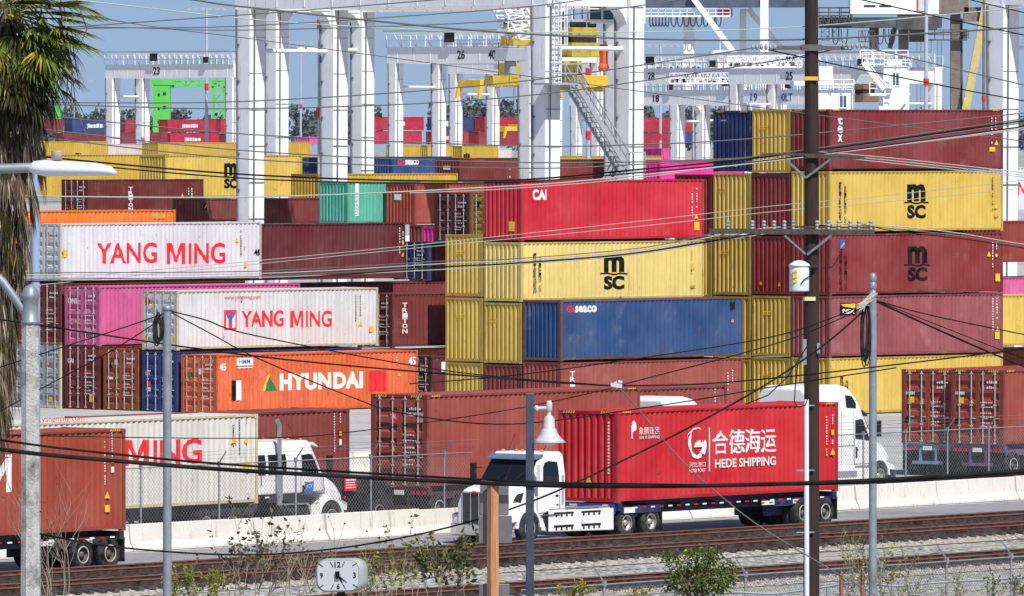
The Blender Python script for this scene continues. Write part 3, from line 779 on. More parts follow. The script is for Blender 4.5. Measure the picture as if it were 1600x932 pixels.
B = container('dark red container under the crane stairs', (122, 40, 34), px=868, s=23.5, top=249, bot=290, L=6.9); RC(B, 958, 260, 968, 266, MW); done(B)
B = container('yellow container whose roof edge shows beyond the crane stairs', (200, 168, 80), px=872, s=20.5, top=244, bot=290, L=11.5); done(B)
B = container('hot pink container behind the bright red one', MAG, px=1031, s=24.0, top=250, bot=290, L=8.0, wear=.15); done(B)
B = container('dark red end-on container just above the bright red one', (122, 34, 36), px=1113, s=28.5, top=274, bot=330, L=6.06); done(B)
# right of the right-hand stack
B = container('white container with red letters at the right edge behind the crane leg', WHT, px=1545, s=25.6, top=262, bot=332)
T(B, 'ANG', (1578, 284, 1616, 306), MR, .03); done(B)
B = container('rust-red container below the white one at the right edge', (150, 62, 48), px=1556, s=29.4, top=346, bot=412); done(B)
B = container('yellow container at the right edge beside the mauve one', YL, px=1545, s=30.6, top=462, bot=543); done(B)
B = container('red-brown container at the right edge under the yellow one', (138, 50, 42), px=1545, s=30.4, top=546, bot=612); done(B)
B = container('pink container of which a strip shows at the right edge above the yellow one', PINK, px=1530, s=29.4, top=434, bot=520); done(B)
# ------------------------------------------------------------------ trucks and trailers
CABW = surf('white_truck_paint', (236, 234, 230), .3, 0, .05, .8, (150, 140, 126), .04)
CHROME = surf('chrome', (200, 200, 204), .2, .9, .1, 4)
DKGL = glass()
AMB = surf('amber_lamp', (226, 110, 30), .3, 0, .1, 4)
REDL = surf('red_lamp', (190, 20, 24), .3, 0, .1, 4)
SILV = surf('brushed_aluminium', (170, 174, 178), .35, .5, .15, 3)
def wheel(parent, x, y, side, r=.5, w_=.27, rim=True, hub=True):
    """tyre about an axle across the vehicle; side -1/+1 says which way it faces"""
    M = Matrix.Translation((x, y, r)) @ Matrix.Rotation(-side * math.pi / 2, 4, 'X')
    mb = MB()
    mb.lathe([(r * .53, -w_ / 2), (r * .86, -w_ / 2), (r * .97, -w_ * .4), (r, -w_ * .2), (r, w_ * .2), (r * .97, w_ * .4), (r * .86, w_ / 2), (r * .53, w_ / 2), (r * .50, w_ * .42), (r * .48, -w_ * .1)], 28, 0, M, caps=False)
    o = mb.build('wheel', TYRE, parent)
    if rim:
        rb = MB()
        rb.lathe([(r * .30, -w_ * .06), (r * .43, -w_ * .02), (r * .47, w_ * .30), (r * .54, w_ * .45), (r * .52, w_ * .53), (r * .48, w_ * .49)], 28, 0, M, caps=False); rb.lathe([(r * .50, -w_ * .08), (r * .02, -w_ * .09)], 24, 1, M)
        rb.lathe([(r * .31, -w_ * .06), (r * .31, w_ * .1), (r * .2, w_ * .18), (r * .19, w_ * .34), (r * .02, w_ * .37)], 20, 0, M)
        for k in range(10):
            a = k * math.pi / 5; MM = M @ Matrix.Translation((r * .26 * math.cos(a), r * .26 * math.sin(a), w_ * .16))
            rb.lathe([(.02, 0), (.02, .03)], 6, 1, MM)
        for k in range(5):
            a = k * 2 * math.pi / 5 + .3; MM = M @ Matrix.Translation((r * .375 * math.cos(a), r * .375 * math.sin(a), -w_ * .035))
            rb.lathe([(.04, 0), (.04, .012)], 8, 1, MM)
        ro = rb.build('rim', [RIM if hub else RIMD, STEEL_DK], o)
        if not hub:
            rg = MB(); rg.lathe([(r * .455, w_ * .50), (r * .49, w_ * .56), (r * .545, w_ * .52), (r * .55, w_ * .46)], 28, 0, M, caps=False); rg.build('rim_lip', RIM, o)
    return o
RIMD = surf('rusty_rim', (96, 84, 74), .8, 0, .3, 5, (60, 44, 36), .4)
def duals(parent, x, Wd=2.44, r=.5):
    for side in (-1, 1):
        yo = .14 if side < 0 else Wd - .14
        wheel(parent, x, yo, side, r, hub=False)
        wheel(parent, x, yo - side * .32, side, r, rim=False)
def chassis(label, o, yaw, L, front_left, col, z, group=None, lights=True):
    """container chassis; local x along the box from its left end. front_left: the tractor is at x = 0"""
    t = empty('container_chassis', label, 'trailer chassis', Vector((o.x, o.y, 0)), yaw, group)
    X = (lambda x: x) if front_left else (lambda x: L - x)
    cm = surf('chassis_paint_%d_%d_%d' % col, col, .5, .1, .2, 2, (60, 50, 44), .15)
    mb = MB()
    for y in (.72, 1.52):
        mb.box((X(.1), y, z - .42), (X(L - .1), y + .14, z - .28)); mb.box((X(.1), y + .05, z - .30), (X(L - .1), y + .09, z - .06)); mb.box((X(.1), y, z - .10), (X(L - .1), y + .14, z - .006))
    for x in (.05, L - .3):
        mb.box((X(x), .0, z - .26), (X(x + .22), 2.44, z - .008))
    for x in (2.2, 4.0, 6.0, 8.0):
        mb.box((X(x), .4, z - .3), (X(x + .1), 2.04, z - .1))
    mb.box((X(.2), .0, z - .36), (X(2.4), .07, z - .12)); mb.box((X(L - 3.6), .1, z - .40), (X(L - .3), .17, z - .16))
    mb.box((X(L - 3.4), .55, .42), (X(L - .2), .70, .75)); mb.box((X(L - 3.4), 1.74, .42), (X(L - .2), 1.89, .75))
    mb.build('chassis_frame', cm, t)
    for y in (.45, 1.85):
        lg = MB(); lg.box((X(2.75), y, .1), (X(2.90), y + .14, z - .2)); lg.box((X(2.65), y - .06, .06), (X(3.0), y + .2, .1)); lg.bar((X(2.8), y + .07, .8), (X(3.6), y + .07, z - .3), .05, .05)
        lg.build('landing_leg', cm, t)
    for x in (L - .72, L - 2.0): duals(t, X(x))
    for x in (L - .72, L - 2.0):
        ax = MB(); ax.tube((X(x), .1, .5), (X(x), 2.34, .5), .07, n=8); ax.build('axle', STEEL_DK, t)
    for y in (.02, 1.74):
        fl = MB(); fl.box((X(L - .06), y, .22), (X(L - .02), y + .66, .98)); fl.build('mud_flap', BLACK, t)
    rb = MB(); rb.box((X(L - .14), .5, .45), (X(L), 1.94, .57)); rb.box((X(L - .12), .8, .5), (X(L - .04), .9, z - .2)); rb.box((X(L - .12), 1.54, .5), (X(L - .04), 1.64, z - .2))
    rb.build('rear_bumper', cm, t)
    for y in (.08, .32, .56, 1.7, 1.94, 2.18):
        lb = MB(); lb.box((X(L + .012), y, z - .24), (X(L - .03), y + .14, z - .12)); lb.build('tail_light', REDL, t)
    pl = MB(); pl.box((X(L + .012), 1.02, z - .26), (X(L - .03), 1.42, z - .10)); pl.build('number_plate', LETW, t)
    sm = MB()
    for i in range(0, 24): sm.box((X(.4 + i * .48), -.006, z - .2), (X(.62 + i * .48), .0, z - .15), i % 2)
    if front_left:
        fp = MB(); fp.box((-.03, .12, z - .36), (.04, 2.3, z - .03)); fpo = fp.build('front_plate', surf('bright_blue_plate', (26, 66, 160), .5, 0, .15, 3), t)
        fl_ = MB()
        for y0_, y1_, a_, b_ in ((.3, .75, .30, .12), (.36, .6, .10, .05), (1.6, 2.1, .3, .14), (1.65, 1.95, .12, .06)): fl_.box((-.036, y0_, z - a_), (-.031, y1_, z - b_))
        fl_.build('label', LETW, fpo)
        sm.box((X(.35), -.012, z - .34), (X(.95), -.006, z - .16), 1); sm.box((X(8.2), .07, z - .34), (X(8.9), .1, z - .2), 1); sm.box((X(10.0), .07, z - .34), (X(10.7), .1, z - .2), 1)
        sm.build('side_markers', [REDL, LETW], t)
    return t
def loft(mb, secs, mat=0, cap=True):
    """secs: list of (x, [(y, z)...]) rings with equal counts"""
    k = len(secs[0][1]); vs = [(x, y, z) for x, r_ in secs for y, z in r_]; fs = []
    for i in range(len(secs) - 1):
        for j in range(k): fs.append((i * k + j, i * k + (j + 1) % k, (i + 1) * k + (j + 1) % k, (i + 1) * k + j))
    if cap: fs.append(tuple(range(k - 1, -1, -1))); fs.append(tuple(range((len(secs) - 1) * k, len(secs) * k)))
    mb.add(vs, fs, mat)
def ring(hw, z0, z1, hw2=None, ch=.12):
    hw2 = hw if hw2 is None else hw2
    return [(-hw, z0), (hw, z0), (hw, z0 + (z1 - z0) * .62), (hw2 + .0, z1 - ch), (hw2 - ch, z1), (-hw2 + ch, z1), (-hw2, z1 - ch), (-hw, z0 + (z1 - z0) * .62)]
def side_poly(mb, pts, y, dy, mat=0):
    mb.prism(pts, y, y + dy, mat)
def tractor(label, o, yaw, kind='day', back=-2.3, group=None, nose=1.3, roof=2.95, decor=None, stack=True, zg=0.0, xe=None):
    """road tractor, x forward, front axle at x = 0, y to its left; kind 'day', 'crew' or 'sleeper'"""
    t = empty('semi_truck', label, 'truck', Vector((o.x, o.y, zg)), yaw, group)
    wsb, wst = -.25, -.95          # windscreen base and top
    belt = 1.92
    mb = MB()
    lo = .95 if kind != 'crew' else 1.36
    # cab shell
    secs = [(back, ring(1.18, lo, roof, 1.08)), (wst - .45, ring(1.18, lo, roof, 1.06))] if kind != 'sleeper' else [(back, ring(1.17, lo, 3.84, 1.04, .2)), (back + .35, ring(1.18, lo, 3.95, 1.06, .2)), (wst - 1.3, ring(1.18, lo, 3.96, 1.06, .2)), (wst - .75, ring(1.18, lo, 3.85, 1.05, .2))]
    if kind == 'sleeper':
        secs += [(wst - .38, ring(1.17, lo, 3.62, 1.03, .2)), (wst - .1, ring(1.16, lo, 3.3, 1.0, .16)), (wst + .1, ring(1.14, lo, 2.95, .98, .1))]
    else:
        secs += [(wst + .02, ring(1.15, lo, roof, 1.02))]
    secs += [(wsb, ring(1.08, lo, belt + .08, 1.02, .05)), (wsb + .05, ring(1.0, lo, belt - .02, .95, .05))]
    loft(mb, secs)
    cab = mb.build('cab', CABW, t, bevel=.05 if kind != 'sleeper' else .09, seg=2 if kind != 'sleeper' else 3, fix=True)
    # hood
    hb = MB()
    if kind == 'day':
        loft(hb, [(wsb - .05, ring(1.0, .85, belt + .06, .86, .1)), (.35, ring(.95, .8, belt + .02, .8, .12)), (nose - .3, ring(.80, .62, belt - .08, .68, .14)), (nose - .06, ring(.74, .58, belt - .14, .60, .12)), (nose, ring(.70, .60, belt - .2, .56, .1))])
    else: loft(hb, [(wsb - .05, ring(.92, .85, belt, .8, .1)), (.35, ring(.88, .8, belt - .10, .76, .12)), (nose - .3, ring(.80, .75, belt - .28, .68, .14)), (nose - .06, ring(.72, .72, belt - .46, .60, .12)), (nose, ring(.66, .74, belt - .6, .54, .1))])
    hood = hb.build('hood', CABW, t, bevel=.04, seg=2, fix=True)
    # fenders
    def wall(x, z):
        ss = sorted(secs, key=lambda q: q[0])
        k = 0
        while k < len(ss) - 2 and x > ss[k + 1][0]: k += 1
        (xa, ra), (xb, rb_) = ss[k], ss[k + 1]; f = min(1, max(0, (x - xa) / (xb - xa)))
        pr = [((1 - f) * ra[i][0] + f * rb_[i][0], (1 - f) * ra[i][1] + f * rb_[i][1]) for i in (1, 2, 3)]
        if z <= pr[1][1]: return pr[0][0]
        g = min(1, (z - pr[1][1]) / (pr[2][1] - pr[1][1])); return pr[1][0] * (1 - g) + pr[2][0] * g
    def pane(poly, sd, name, m_, out=.012, parent=None):
        bm = bmesh.new(); bm.faces.new([bm.verts.new((p, 0, q)) for p, q in poly])
        bmesh.ops.triangulate(bm, faces=bm.faces[:])
        for ax, vals in ((0, [i * .15 - 6 for i in range(55)]), (2, [1 + i * .09 for i in range(34)])):
            for v_ in vals:
                co = [0, 0, 0]; co[ax] = v_; no = [0, 0, 0]; no[ax] = 1
                bmesh.ops.bisect_plane(bm, geom=bm.verts[:] + bm.edges[:] + bm.faces[:], plane_co=co, plane_no=no, dist=1e-5)
        ex = bmesh.ops.extrude_face_region(bm, geom=bm.faces[:])
        top_ = [g for g in ex['geom'] if isinstance(g, bmesh.types.BMVert)]
        ts = set(top_)
        for v_ in bm.verts: v_.co.y = (wall(v_.co.x, v_.co.z) + (out if v_ in ts else -.02)) * sd
        bm.verts.index_update(); mbp = MB(); mbp.add([tuple(v_.co) for v_ in bm.verts], [tuple(v_.index for v_ in f_.verts) for f_ in bm.faces]); bm.free()
        return mbp.build(name, m_, parent or cab, fix=True)
    for sd in (-1, 1):
        fb_ = MB(); pts = []
        for i in range(11):
            a = math.pi * (i / 10) * 1.02 - .02; pts.append((math.cos(a) * .68, .52 + math.sin(a) * .66))
        inner = []
        for i in range(11):
            a = math.pi * ((10 - i) / 10); inner.append((math.cos(a) * .57, .52 + math.sin(a) * .56))
        fr = [(nose - .1, .62), (nose - .12, 1.0), (nose - .42, 1.22)]
        poly = [(p, q) for p, q in pts] + inner
        n = 11
        vs = []
        for y in (.68, 1.2):
            for p, q in pts: vs.append((p, y * sd, q))
            for p, q in inner[::-1]: vs.append((p, y * sd, q))
        fs = []
        for i in range(n - 1):
            fs += [(i, i + 1, n + i + 1, n + i), (2 * n + i, 3 * n + i, 3 * n + i + 1, 2 * n + i + 1), (i, 2 * n + i, 2 * n + i + 1, i + 1), (n + i, n + i + 1, 3 * n + i + 1, 3 * n + i)]
        fs += [(0, n, 3 * n, 2 * n), (n - 1, 3 * n - 1, 4 * n - 1, 2 * n - 1)]
        fb_.add(vs, fs)
        # nose piece of the fender running into the bumper
        loft(fb_, [(.55, [(.60 * sd, .74), (1.2 * sd, .74), (1.2 * sd, .98), (.62 * sd, 1.22)]), (nose - .25, [(.58 * sd, .70), (1.14 * sd, .70), (1.12 * sd, .86), (.56 * sd, 1.05)]), (nose - .05, [(.56 * sd, .72), (.92 * sd, .72), (.9 * sd, .84), (.55 * sd, .98)])])
        loft(fb_, [(-.66, [(.6 * sd, .42), (1.18 * sd, .42), (1.18 * sd, .95), (.6 * sd, .95)]), (-1.05, [(.6 * sd, .38), (1.18 * sd, .38), (1.18 * sd, .95), (.6 * sd, .95)])])
        fb_.build('fender', CABW, t, bevel=.02, seg=2, fix=True)
        hl = MB(); loft(hl, [(nose - .26, [(.78 * sd, .88), (1.16 * sd, .84), (1.145 * sd, .96), (.80 * sd, 1.08)]), (nose - .06, [(.66 * sd, .84), (.96 * sd, .80), (.95 * sd, .90), (.66 * sd, 1.0)])])
        hl.build('headlight', SILV, t, fix=True)
        wheel(t, 0, sd * 1.06, sd, .51, .30)
        # side glass
        b0 = belt if kind != 'crew' else 1.98
        pane([(wst - .62, b0 + .02), (wsb - .34, b0 - .08), (wsb - .44, b0 + .2), (wst + .0, 2.60), (wst - .2, 2.66), (wst - .62, 2.62)], sd, 'side_window', DKGL, .02)
        if kind == 'crew':
            for x0, x1 in ((back + .62, back + 1.55), (back + .06, back + .46)): pane([(x0, 2.02), (x1, 2.02), (x1, 2.68), (x0, 2.68)], sd, 'side_window', DKGL, .02)
        if kind == 'sleeper':
            pane([(wst - 1.15, 3.10), (wst - .5, 3.06), (wst - .46, 3.25), (wst - .72, 3.52), (wst - 1.15, 3.56)], sd, 'sleeper_window', DKGL, .02)
            for x_ in (wst - .72, wst - 1.5, back + .5): pane([(x_, 1.0), (x_ + .018, 1.0), (x_ + .018, 3.0), (x_, 3.0)], sd, 'seam', STEEL_DK, .004)
            pane([(back + .1, 1.66), (wst - .7, 1.66), (wst - .7, 1.70), (back + .1, 1.70)], sd, 'body_line', SILV, .008)
        # door seams and handle
        dm = MB()
        for x in (wst - .68, wsb - .2): dm.box((x, sd * 1.179, lo + .04), (x + .015, sd * 1.186, belt + .02))
        dm.box((wst - .68, sd * 1.179, lo + .03), (wsb - .18, sd * 1.186, lo + .045)); dm.box((wst - .6, sd * 1.184, 1.5), (wst - .45, sd * 1.20, 1.56))
        dm.box((wst - .60, sd * 1.184, 1.22), (wst - .5, sd * 1.2, 1.62 if kind != 'day' else 1.25)); dm.build('door_trim', STEEL_DK, cab)
        # mirror
        mi = MB(); mi.box((wsb - .14, sd * 1.36 - .09, belt + .06), (wsb + .0, sd * 1.36 + .09, belt + .66)); mi.bar((wsb - .2, sd * 1.1, belt + .5), (wsb - .1, sd * 1.36, belt + .5), .03, .03); mi.bar((wsb - .2, sd * 1.1, belt + .1), (wsb - .1, sd * 1.36, belt + .12), .03, .03)
        mi.build('mirror', CABW if (kind == 'day' and sd > 0) else BLACK, cab, bevel=.03, fix=True)
        # tank and skirt
        if kind == 'day':
            fk = MB(); x0, x1 = -1.0, (back - 2.05 if xe is None else xe + 2.35)
            fk.prism([(x0, .36), (x1 + .0, .30), (x1, 1.02), (x0 - .0, 1.06)], .78 * sd, 1.2 * sd)
            sk = fk.build('side_fairing', CABW, t, bevel=.03, fix=True)
            pb3 = MB(); pb3.prism([(-.66, .93), (-.985, 1.05), (-.985, .36), (-.93, .36)], 1.196 * sd, 1.212 * sd); pb3.build('splash_panel', BLACK, sk, fix=True)
            st = MB()
            for zz, ht in ((.86, .12), (.42, .14)):
                for k in range(2):
                    xa = x0 - .3 - k * (x0 - x1 - .3) / 2.2
                    st.box((xa, 1.197 * sd, zz + ht * .45), (xa - 1.05, 1.206 * sd, zz + ht))
                    for q_ in range(4): st.box((xa - .08 - q_ * .28, 1.197 * sd, zz - .03), (xa - .17 - q_ * .28, 1.206 * sd, zz + ht * .45 - .002))
            st.build('step_slot', BLACK, sk)
            tb = MB(); tb.box((x0 - .1, .7 * sd, 1.07), (x1 + .3, 1.18 * sd, 1.1)); tb.build('deck_plate', SILV, sk)
        else:
            fk = MB(); x1 = back + (.2 if kind == 'sleeper' else -.4); rr_ = .34
            if kind == 'sleeper':
                fk.prism([(-1.06, .40), (back - .2, .36), (back - .2, .96), (-1.06, .96)], .8 * sd, 1.19 * sd); fk.build('side_fairing', CABW, t, bevel=.03, fix=True)
                tk = MB(); tk.tube((-1.5, .9 * sd, .62), (-2.7, .9 * sd, .62), .32, n=20); tk.build('fuel_tank', SILV, t)
            else:
                fk.tube((-1.15, .86 * sd, .68), (-2.6, .86 * sd, .68), rr_, n=20); tk = fk.build('fuel_tank', STEEL_DK, t)
                st = MB(); st.box((-1.2, 1.0 * sd, .98), (-2.5, 1.2 * sd, 1.03)); st.box((-1.2, 1.02 * sd, .55), (-2.4, 1.22 * sd, .60)); st.build('step', SILV, t)
    # windscreen
    ws = MB(); yb, yt = 1.0, .92
    zt = 2.78 if kind != 'sleeper' else 2.80
    zt2 = zt
    def on(zv): return wsb + (wst + .02 - wsb) * (zv - belt - .08) / (roof - belt - .08) if kind != 'sleeper' else wsb + (wst + .1 - wsb) * (zv - belt - .08) / (2.95 - belt - .08)
    za, zb_ = belt + .12, zt
    g0, g1 = on(za) + .025, on(zb_) + .025
    ws.add([(g0, -yb, za), (g0, yb, za), (g1, yt, zb_), (g1, -yt, zb_), (g0 - .02, -yb, za), (g0 - .02, yb, za), (g1 - .02, yt, zb_), (g1 - .02, -yt, zb_)], [(0, 1, 2, 3), (7, 6, 5, 4), (0, 4, 5, 1), (1, 5, 6, 2), (2, 6, 7, 3), (3, 7, 4, 0)])
    wso = ws.build('windscreen', DKGL, cab, fix=True)
    dv = MB(); dv.bar((g0 + .01, 0, za), (g1 + .01, 0, zb_), .03, .02)
    for k in (-.35, .4): dv.bar((g0 + .03, k, za), (g0 - .12, k + .35, za + .32), .018, .018)
    dv.build('wiper', BLACK, wso)
    if kind != 'sleeper':
        vz = MB(); loft(vz, [(g1 - .12, [(-1.05, roof - .16), (1.05, roof - .16), (1.05, roof - .06), (-1.05, roof - .06)]), (g1 + .24, [(-.98, roof - .24), (.98, roof - .24), (.98, roof - .20), (-.98, roof - .20)])]); vz.build('sun_visor', surf('visor_blue_grey', (92, 112, 138), .35, 0, .1, 3) if kind == 'day' else CABW, cab, fix=True)
    else:
        vz = MB(); loft(vz, [(wst + .1, [(-1.0, 2.86), (1.0, 2.86), (1.0, 2.98), (-1.0, 2.98)]), (wst + .48, [(-.95, 2.74), (.95, 2.74), (.95, 2.79), (-.95, 2.79)])]); vz.build('sun_visor', BLACK, cab, fix=True)
    for y in (-.8, -.25, 0, .25, .8):
        lm = MB(); zz = roof if kind != 'sleeper' else 3.15
        xx = wst - .22 if kind != 'sleeper' else wst + .02
        lm.lathe([(.07, 0), (.065, .05), (.03, .075)], 10, 0, Matrix.Translation((xx, y, zz - .005))); lm.build('roof_lamp', AMB, cab)
    # grille
    gr = MB(); gx = nose
    gt0, gt1 = (.60, belt - .24) if kind == 'day' else (.80, belt - .72)
    gr.box((gx - .03, -.5, gt0), (gx + .012, .5, gt1))
    go = gr.build('grille', surf('grille_mesh', (52, 54, 56), .5, .3, .2, 40), hood)
    gt = MB()
    for y in (-.52, -.18, .16, .49): gt.box((gx - .02, y, gt0 - .02), (gx + .03, y + .035, gt1 + .02))
    gt.box((gx - .02, -.52, gt1 - .02), (gx + .03, .525, gt1 + .03)); gt.box((gx - .02, -.52, gt0 - .04), (gx + .03, .525, gt0)); gt.build('grille_trim', CHROME, go)
    em = MB(); em.lathe([(.10, 0), (.10, .02)], 16, 0, Matrix.Translation((gx + .032, 0, gt1 + .0)) @ Matrix.Rotation(math.pi / 2, 4, 'Y') @ Matrix.Diagonal((.55, 1.3, 1, 1))); em.build('badge', REDL, hood)
    bp = MB(); loft(bp, [(nose - .3, [(-1.18, .28), (1.18, .28), (1.18, .68), (-1.18, .68)]), (nose + .02, [(-1.0, .28), (1.0, .28), (1.0, .68), (-1.0, .68)]), (nose + .1, [(-.7, .30), (.7, .30), (.7, .66), (-.7, .66)])])
    bp.build('front_bumper', CHROME if kind == 'day' else surf('grey_bumper', (70, 72, 74), .6, 0, .15, 3), t, bevel=.03, fix=True)
    ant = MB()
    for y in (-.7, .75): ant.bar((wst - .35, y, (roof if kind != 'sleeper' else 3.5) - .02), (wst - .75, y, (roof if kind != 'sleeper' else 3.5) + .55), .014, .014)
    ant.build('antenna', BLACK, cab)
    gh = MB()
    for sd in (-1, 1): gh.bar((back + .2, sd * 1.22, lo + .3), (back + .2, sd * 1.22, 2.2), .03, .03); gh.box((wst - .66, sd * 1.185, lo - .06), (wsb - .3, sd * 1.23, lo - .02))
    gh.build('grab_handle', CHROME, cab)
    # rear half
    fr = MB(); xe = back - 2.9 if xe is None else xe
    for y in (-.43, .43): fr.box((nose - .4, y - .05, .72), (xe, y + .05, .98))
    fr.box((xe + .1, -.45, 1.0), (xe + 1.4, .45, 1.10)); fr.box((xe + .4, -.5, 1.1), (xe + 1.1, .5, 1.16)); fr.build('frame_rails', STEEL_DK, t)
    for x in (xe + .28, xe + 1.62):
        for sd in (-1, 1):
            wheel(t, x, sd * 1.06, sd, .5); wheel(t, x, sd * .74, sd, .5, rim=False)
        ax = MB(); ax.tube((x, -1.0, .5), (x, 1.0, .5), .08, n=8); ax.build('axle', STEEL_DK, t)
    for sd in (-1, 1):
        fl = MB(); fl.box((xe - .32, sd * .6, .2), (xe - .29, sd * 1.2, .95)); fl.build('mud_flap', BLACK, t)
    if stack:
        sm = MB(); ys = -.98 if kind == 'crew' else .98
        xs_ = back + 1.05 if kind == 'crew' else back - .12
        ys = -1.3 if kind == 'crew' else ys
        sm.path([(xs_, ys, 1.0), (xs_, ys, 2.2)], .11, 12); sm.path([(xs_, ys, 2.2), (xs_, ys, 3.65), (xs_ - .12, ys, 3.84)], .075, 12, 1); sm.build('exhaust_stack', [SILV, SILV], t)
    return t, cab
def local_marks(parent, name, y, items, mats=MARKS):
    """flat marks on the side plane y: items (kind, data, x0, x1, z0, z1, mat); x runs the way the reader sees"""
    mb = MB(); sd = 1 if y > 0 else -1
    for body, x0, x1, z0, z1, m_ in items:
        if isinstance(body, str):
            vs, fs = text_shape(body, .02)
        else:
            vs, fs = body, [tuple(range(len(body)))]
        y_ = y + sd * .004 * items.index((body, x0, x1, z0, z1, m_))
        mb.add([(x0 + u * (x1 - x0), y_, z0 + v * (z1 - z0)) for u, v in vs], [tuple(f) for f in fs], m_)
    return mb.build(name, mats, parent)

# --- red container truck on the road, heading left
zc = 1.17
o = RP(0, 0)
B = container('bright red container with white Chinese characters and a swirl emblem, on the road truck', (206, 30, 42), L=12.5, o=(o.x, o.y, zc), h=3.02, yaw=YR, wear=.05, haz=True)
T(B, '合德海运', (1115, 673, 1214, 711), MW, .0); T(B, '合德海运', (1116, 673.6, 1215, 711.4), MW, .0); T(B, 'HEDE SHIPPING', (1118, 718, 1213, 732), MW, .025); RC(B, 1108.3, 669, 1110, 737, MW)
T(B, '河北港口', (1078, 723, 1103, 731), MW, .0); T(B, 'HEBEI PORT', (1078, 733.5, 1103, 739), MW, .01)
T(B, '象鹏速佳', (999, 668, 1031, 680), MW, .0); T(B, 'XIN YI SHIPPING', (999, 682, 1031, 686.5), MW, .01)
PG(B, [(990, 660), (992, 658), (994, 662), (997, 668), (996, 672), (991, 675), (990, 680), (991, 686), (989, 687), (988, 678), (988, 668)], MW, True)
# swirl emblem
def arc_band(B, cx, cy, rx, ry, a0, a1, w0, w1, n=14, mat=MW):
    for i in range(n):
        q = []
        for t_ in (i / n, (i + 1) / n):
            a = a0 + (a1 - a0) * t_; wv = w0 + (w1 - w0) * t_
            q.append(((cx + rx * math.cos(a), cy - ry * math.sin(a)), (cx + (rx - wv) * math.cos(a), cy - (ry - wv * 1.15) * math.sin(a))))
        PG(B, [q[0][0], q[1][0], q[1][1], q[0][1]], mat, True)
arc_band(B, 1090, 692, 13.2, 24, R(62), R(200), 1.0, 3.6); arc_band(B, 1090, 692, 13.2, 25.5, R(200), R(358), 3.6, 6.5)
arc_band(B, 1089, 690, 15.5, 21, R(95), R(178), 1.8, .4)
PG(B, [(1085, 699.5), (1086, 692), (1103.5, 692), (1103.5, 699.5)], MW); 
for k in range(4): PG(B, [(1087 + k * 4.2, 692.4), (1088.2 + k * 4.2, 688.5), (1090 + k * 4.2, 688.5), (1090 + k * 4.2, 692.4)], MW)
PG(B, [(1093, 707), (1097, 699), (1103.5, 699), (1101, 711)], MW)
codes(B, 1291, 647, 714); codes(B, 1300, 648, 668); RC(B, 1298, 672, 1302, 680, MY); codes(B, 1300, 688, 695, wd=3); tri(B, 1300, 706, 5)
for i in range(16): ER(B, 2.03, 2.10, .95 + i * .11, 1.02 + i * .11, MW, x=.014)
ETRI(B, 1.25, .72, .17, x=.014)
done(B)
ch = chassis('dark blue container chassis under the bright red container', o, YR, 12.5, True, (18, 26, 74), zc)
tp = RP(-4.72, 1.22)
tr, cab = tractor('white day-cab tractor pulling the bright red container along the road', tp, YR + math.pi, 'day', back=-1.95, nose=1.35, stack=False, xe=-6.9)
# --- rust trailer in the foreground
rT1 = road_a(196, 0)
o = RP(rT1 - 12.19, 0.0)
B = container('rust-red container on the trailer in the left foreground', (164, 66, 44), L=12.19, o=(o.x, o.y, 1.17), h=3.12, yaw=YR, wear=.15, haz=True)
PG(B, [(-6, 745), (12, 712), (19, 712), (19, 770), (11, 771), (11, 732), (-2, 760)], MW); RC(B, 8, 711, 19, 714.5, MW)
codes(B, 164, 690, 760); codes(B, 175, 672, 720); RC(B, 173, 721, 178, 724, MY); RC(B, 173, 730, 178, 739, MW); tri(B, 167, 774, 5.5); RC(B, 163, 790, 171, 801, MY); done(B)
chassis('black container chassis under the rust-red container', o, YR, 12.19, True, (34, 30, 32), 1.17)
# --- white container truck in the yard, heading right
nT2 = 10.4
a = road_a(403, nT2); o = RP(a - 13.3, nT2)
B = container('long white container on the yard truck, its red lettering half hidden by the rust-red one', (228, 222, 210), L=13.3, o=(o.x, o.y, 1.1), h=2.95, yaw=YR, wear=.35, fcol=(214, 196, 160), haz=True)
T(B, 'www.yangming.com', (37, 653, 132, 664), MR, .0); YANGM(B, 52, 688, 316, 728)
codes(B, 365, 656, 700, MK); codes(B, 374, 648, 712, MK); codes(B, 385, 656, 664, MK); tri(B, 366, 687, 6); RC(B, 382, 687, 387, 693, MY); RC(B, 381, 722, 391, 738, MY); done(B)
chassis('dark container chassis under the long white container', o, YR, 13.3, False, (34, 36, 44), 1.1)
tp = RP(road_a(519, nT2), nT2 + 1.22)
hv = MB(); hv.prism([(.55, 1.42), (.18, 1.34), (.30, 1.62), (.02, 1.70)][:2] + [(.02, 1.66), (.36, 1.62)], .955, .975); hv.build('hood_vent', BLACK, tr, fix=True)
tr, cab = tractor('white extended-cab truck with a blue shield on its door, in the yard', tp, YR, 'crew', back=-3.95, nose=1.15, stack=True, roof=3.1)
sh = [(0, 1), (0, .45), (.25, .15), (.5, 0), (.75, .15), (1, .45), (1, 1), (.5, .93)]
local_marks(cab, 'door_emblem', -1.19, [(sh, -1.42, -.96, 1.28, 1.74, MBL), ('JCT', -1.36, -1.02, 1.5, 1.64, MW)]).location.y = -.004
mm = []
for i, z in enumerate((1.18, 1.11, 1.04)): mm.append(([(0, 0), (1, 0), (1, 1), (0, 1)], -1.45 + i * .04, -.95 - i * .04, z, z + .035, MK))
local_marks(cab, 'lettering', -1.194, mm)
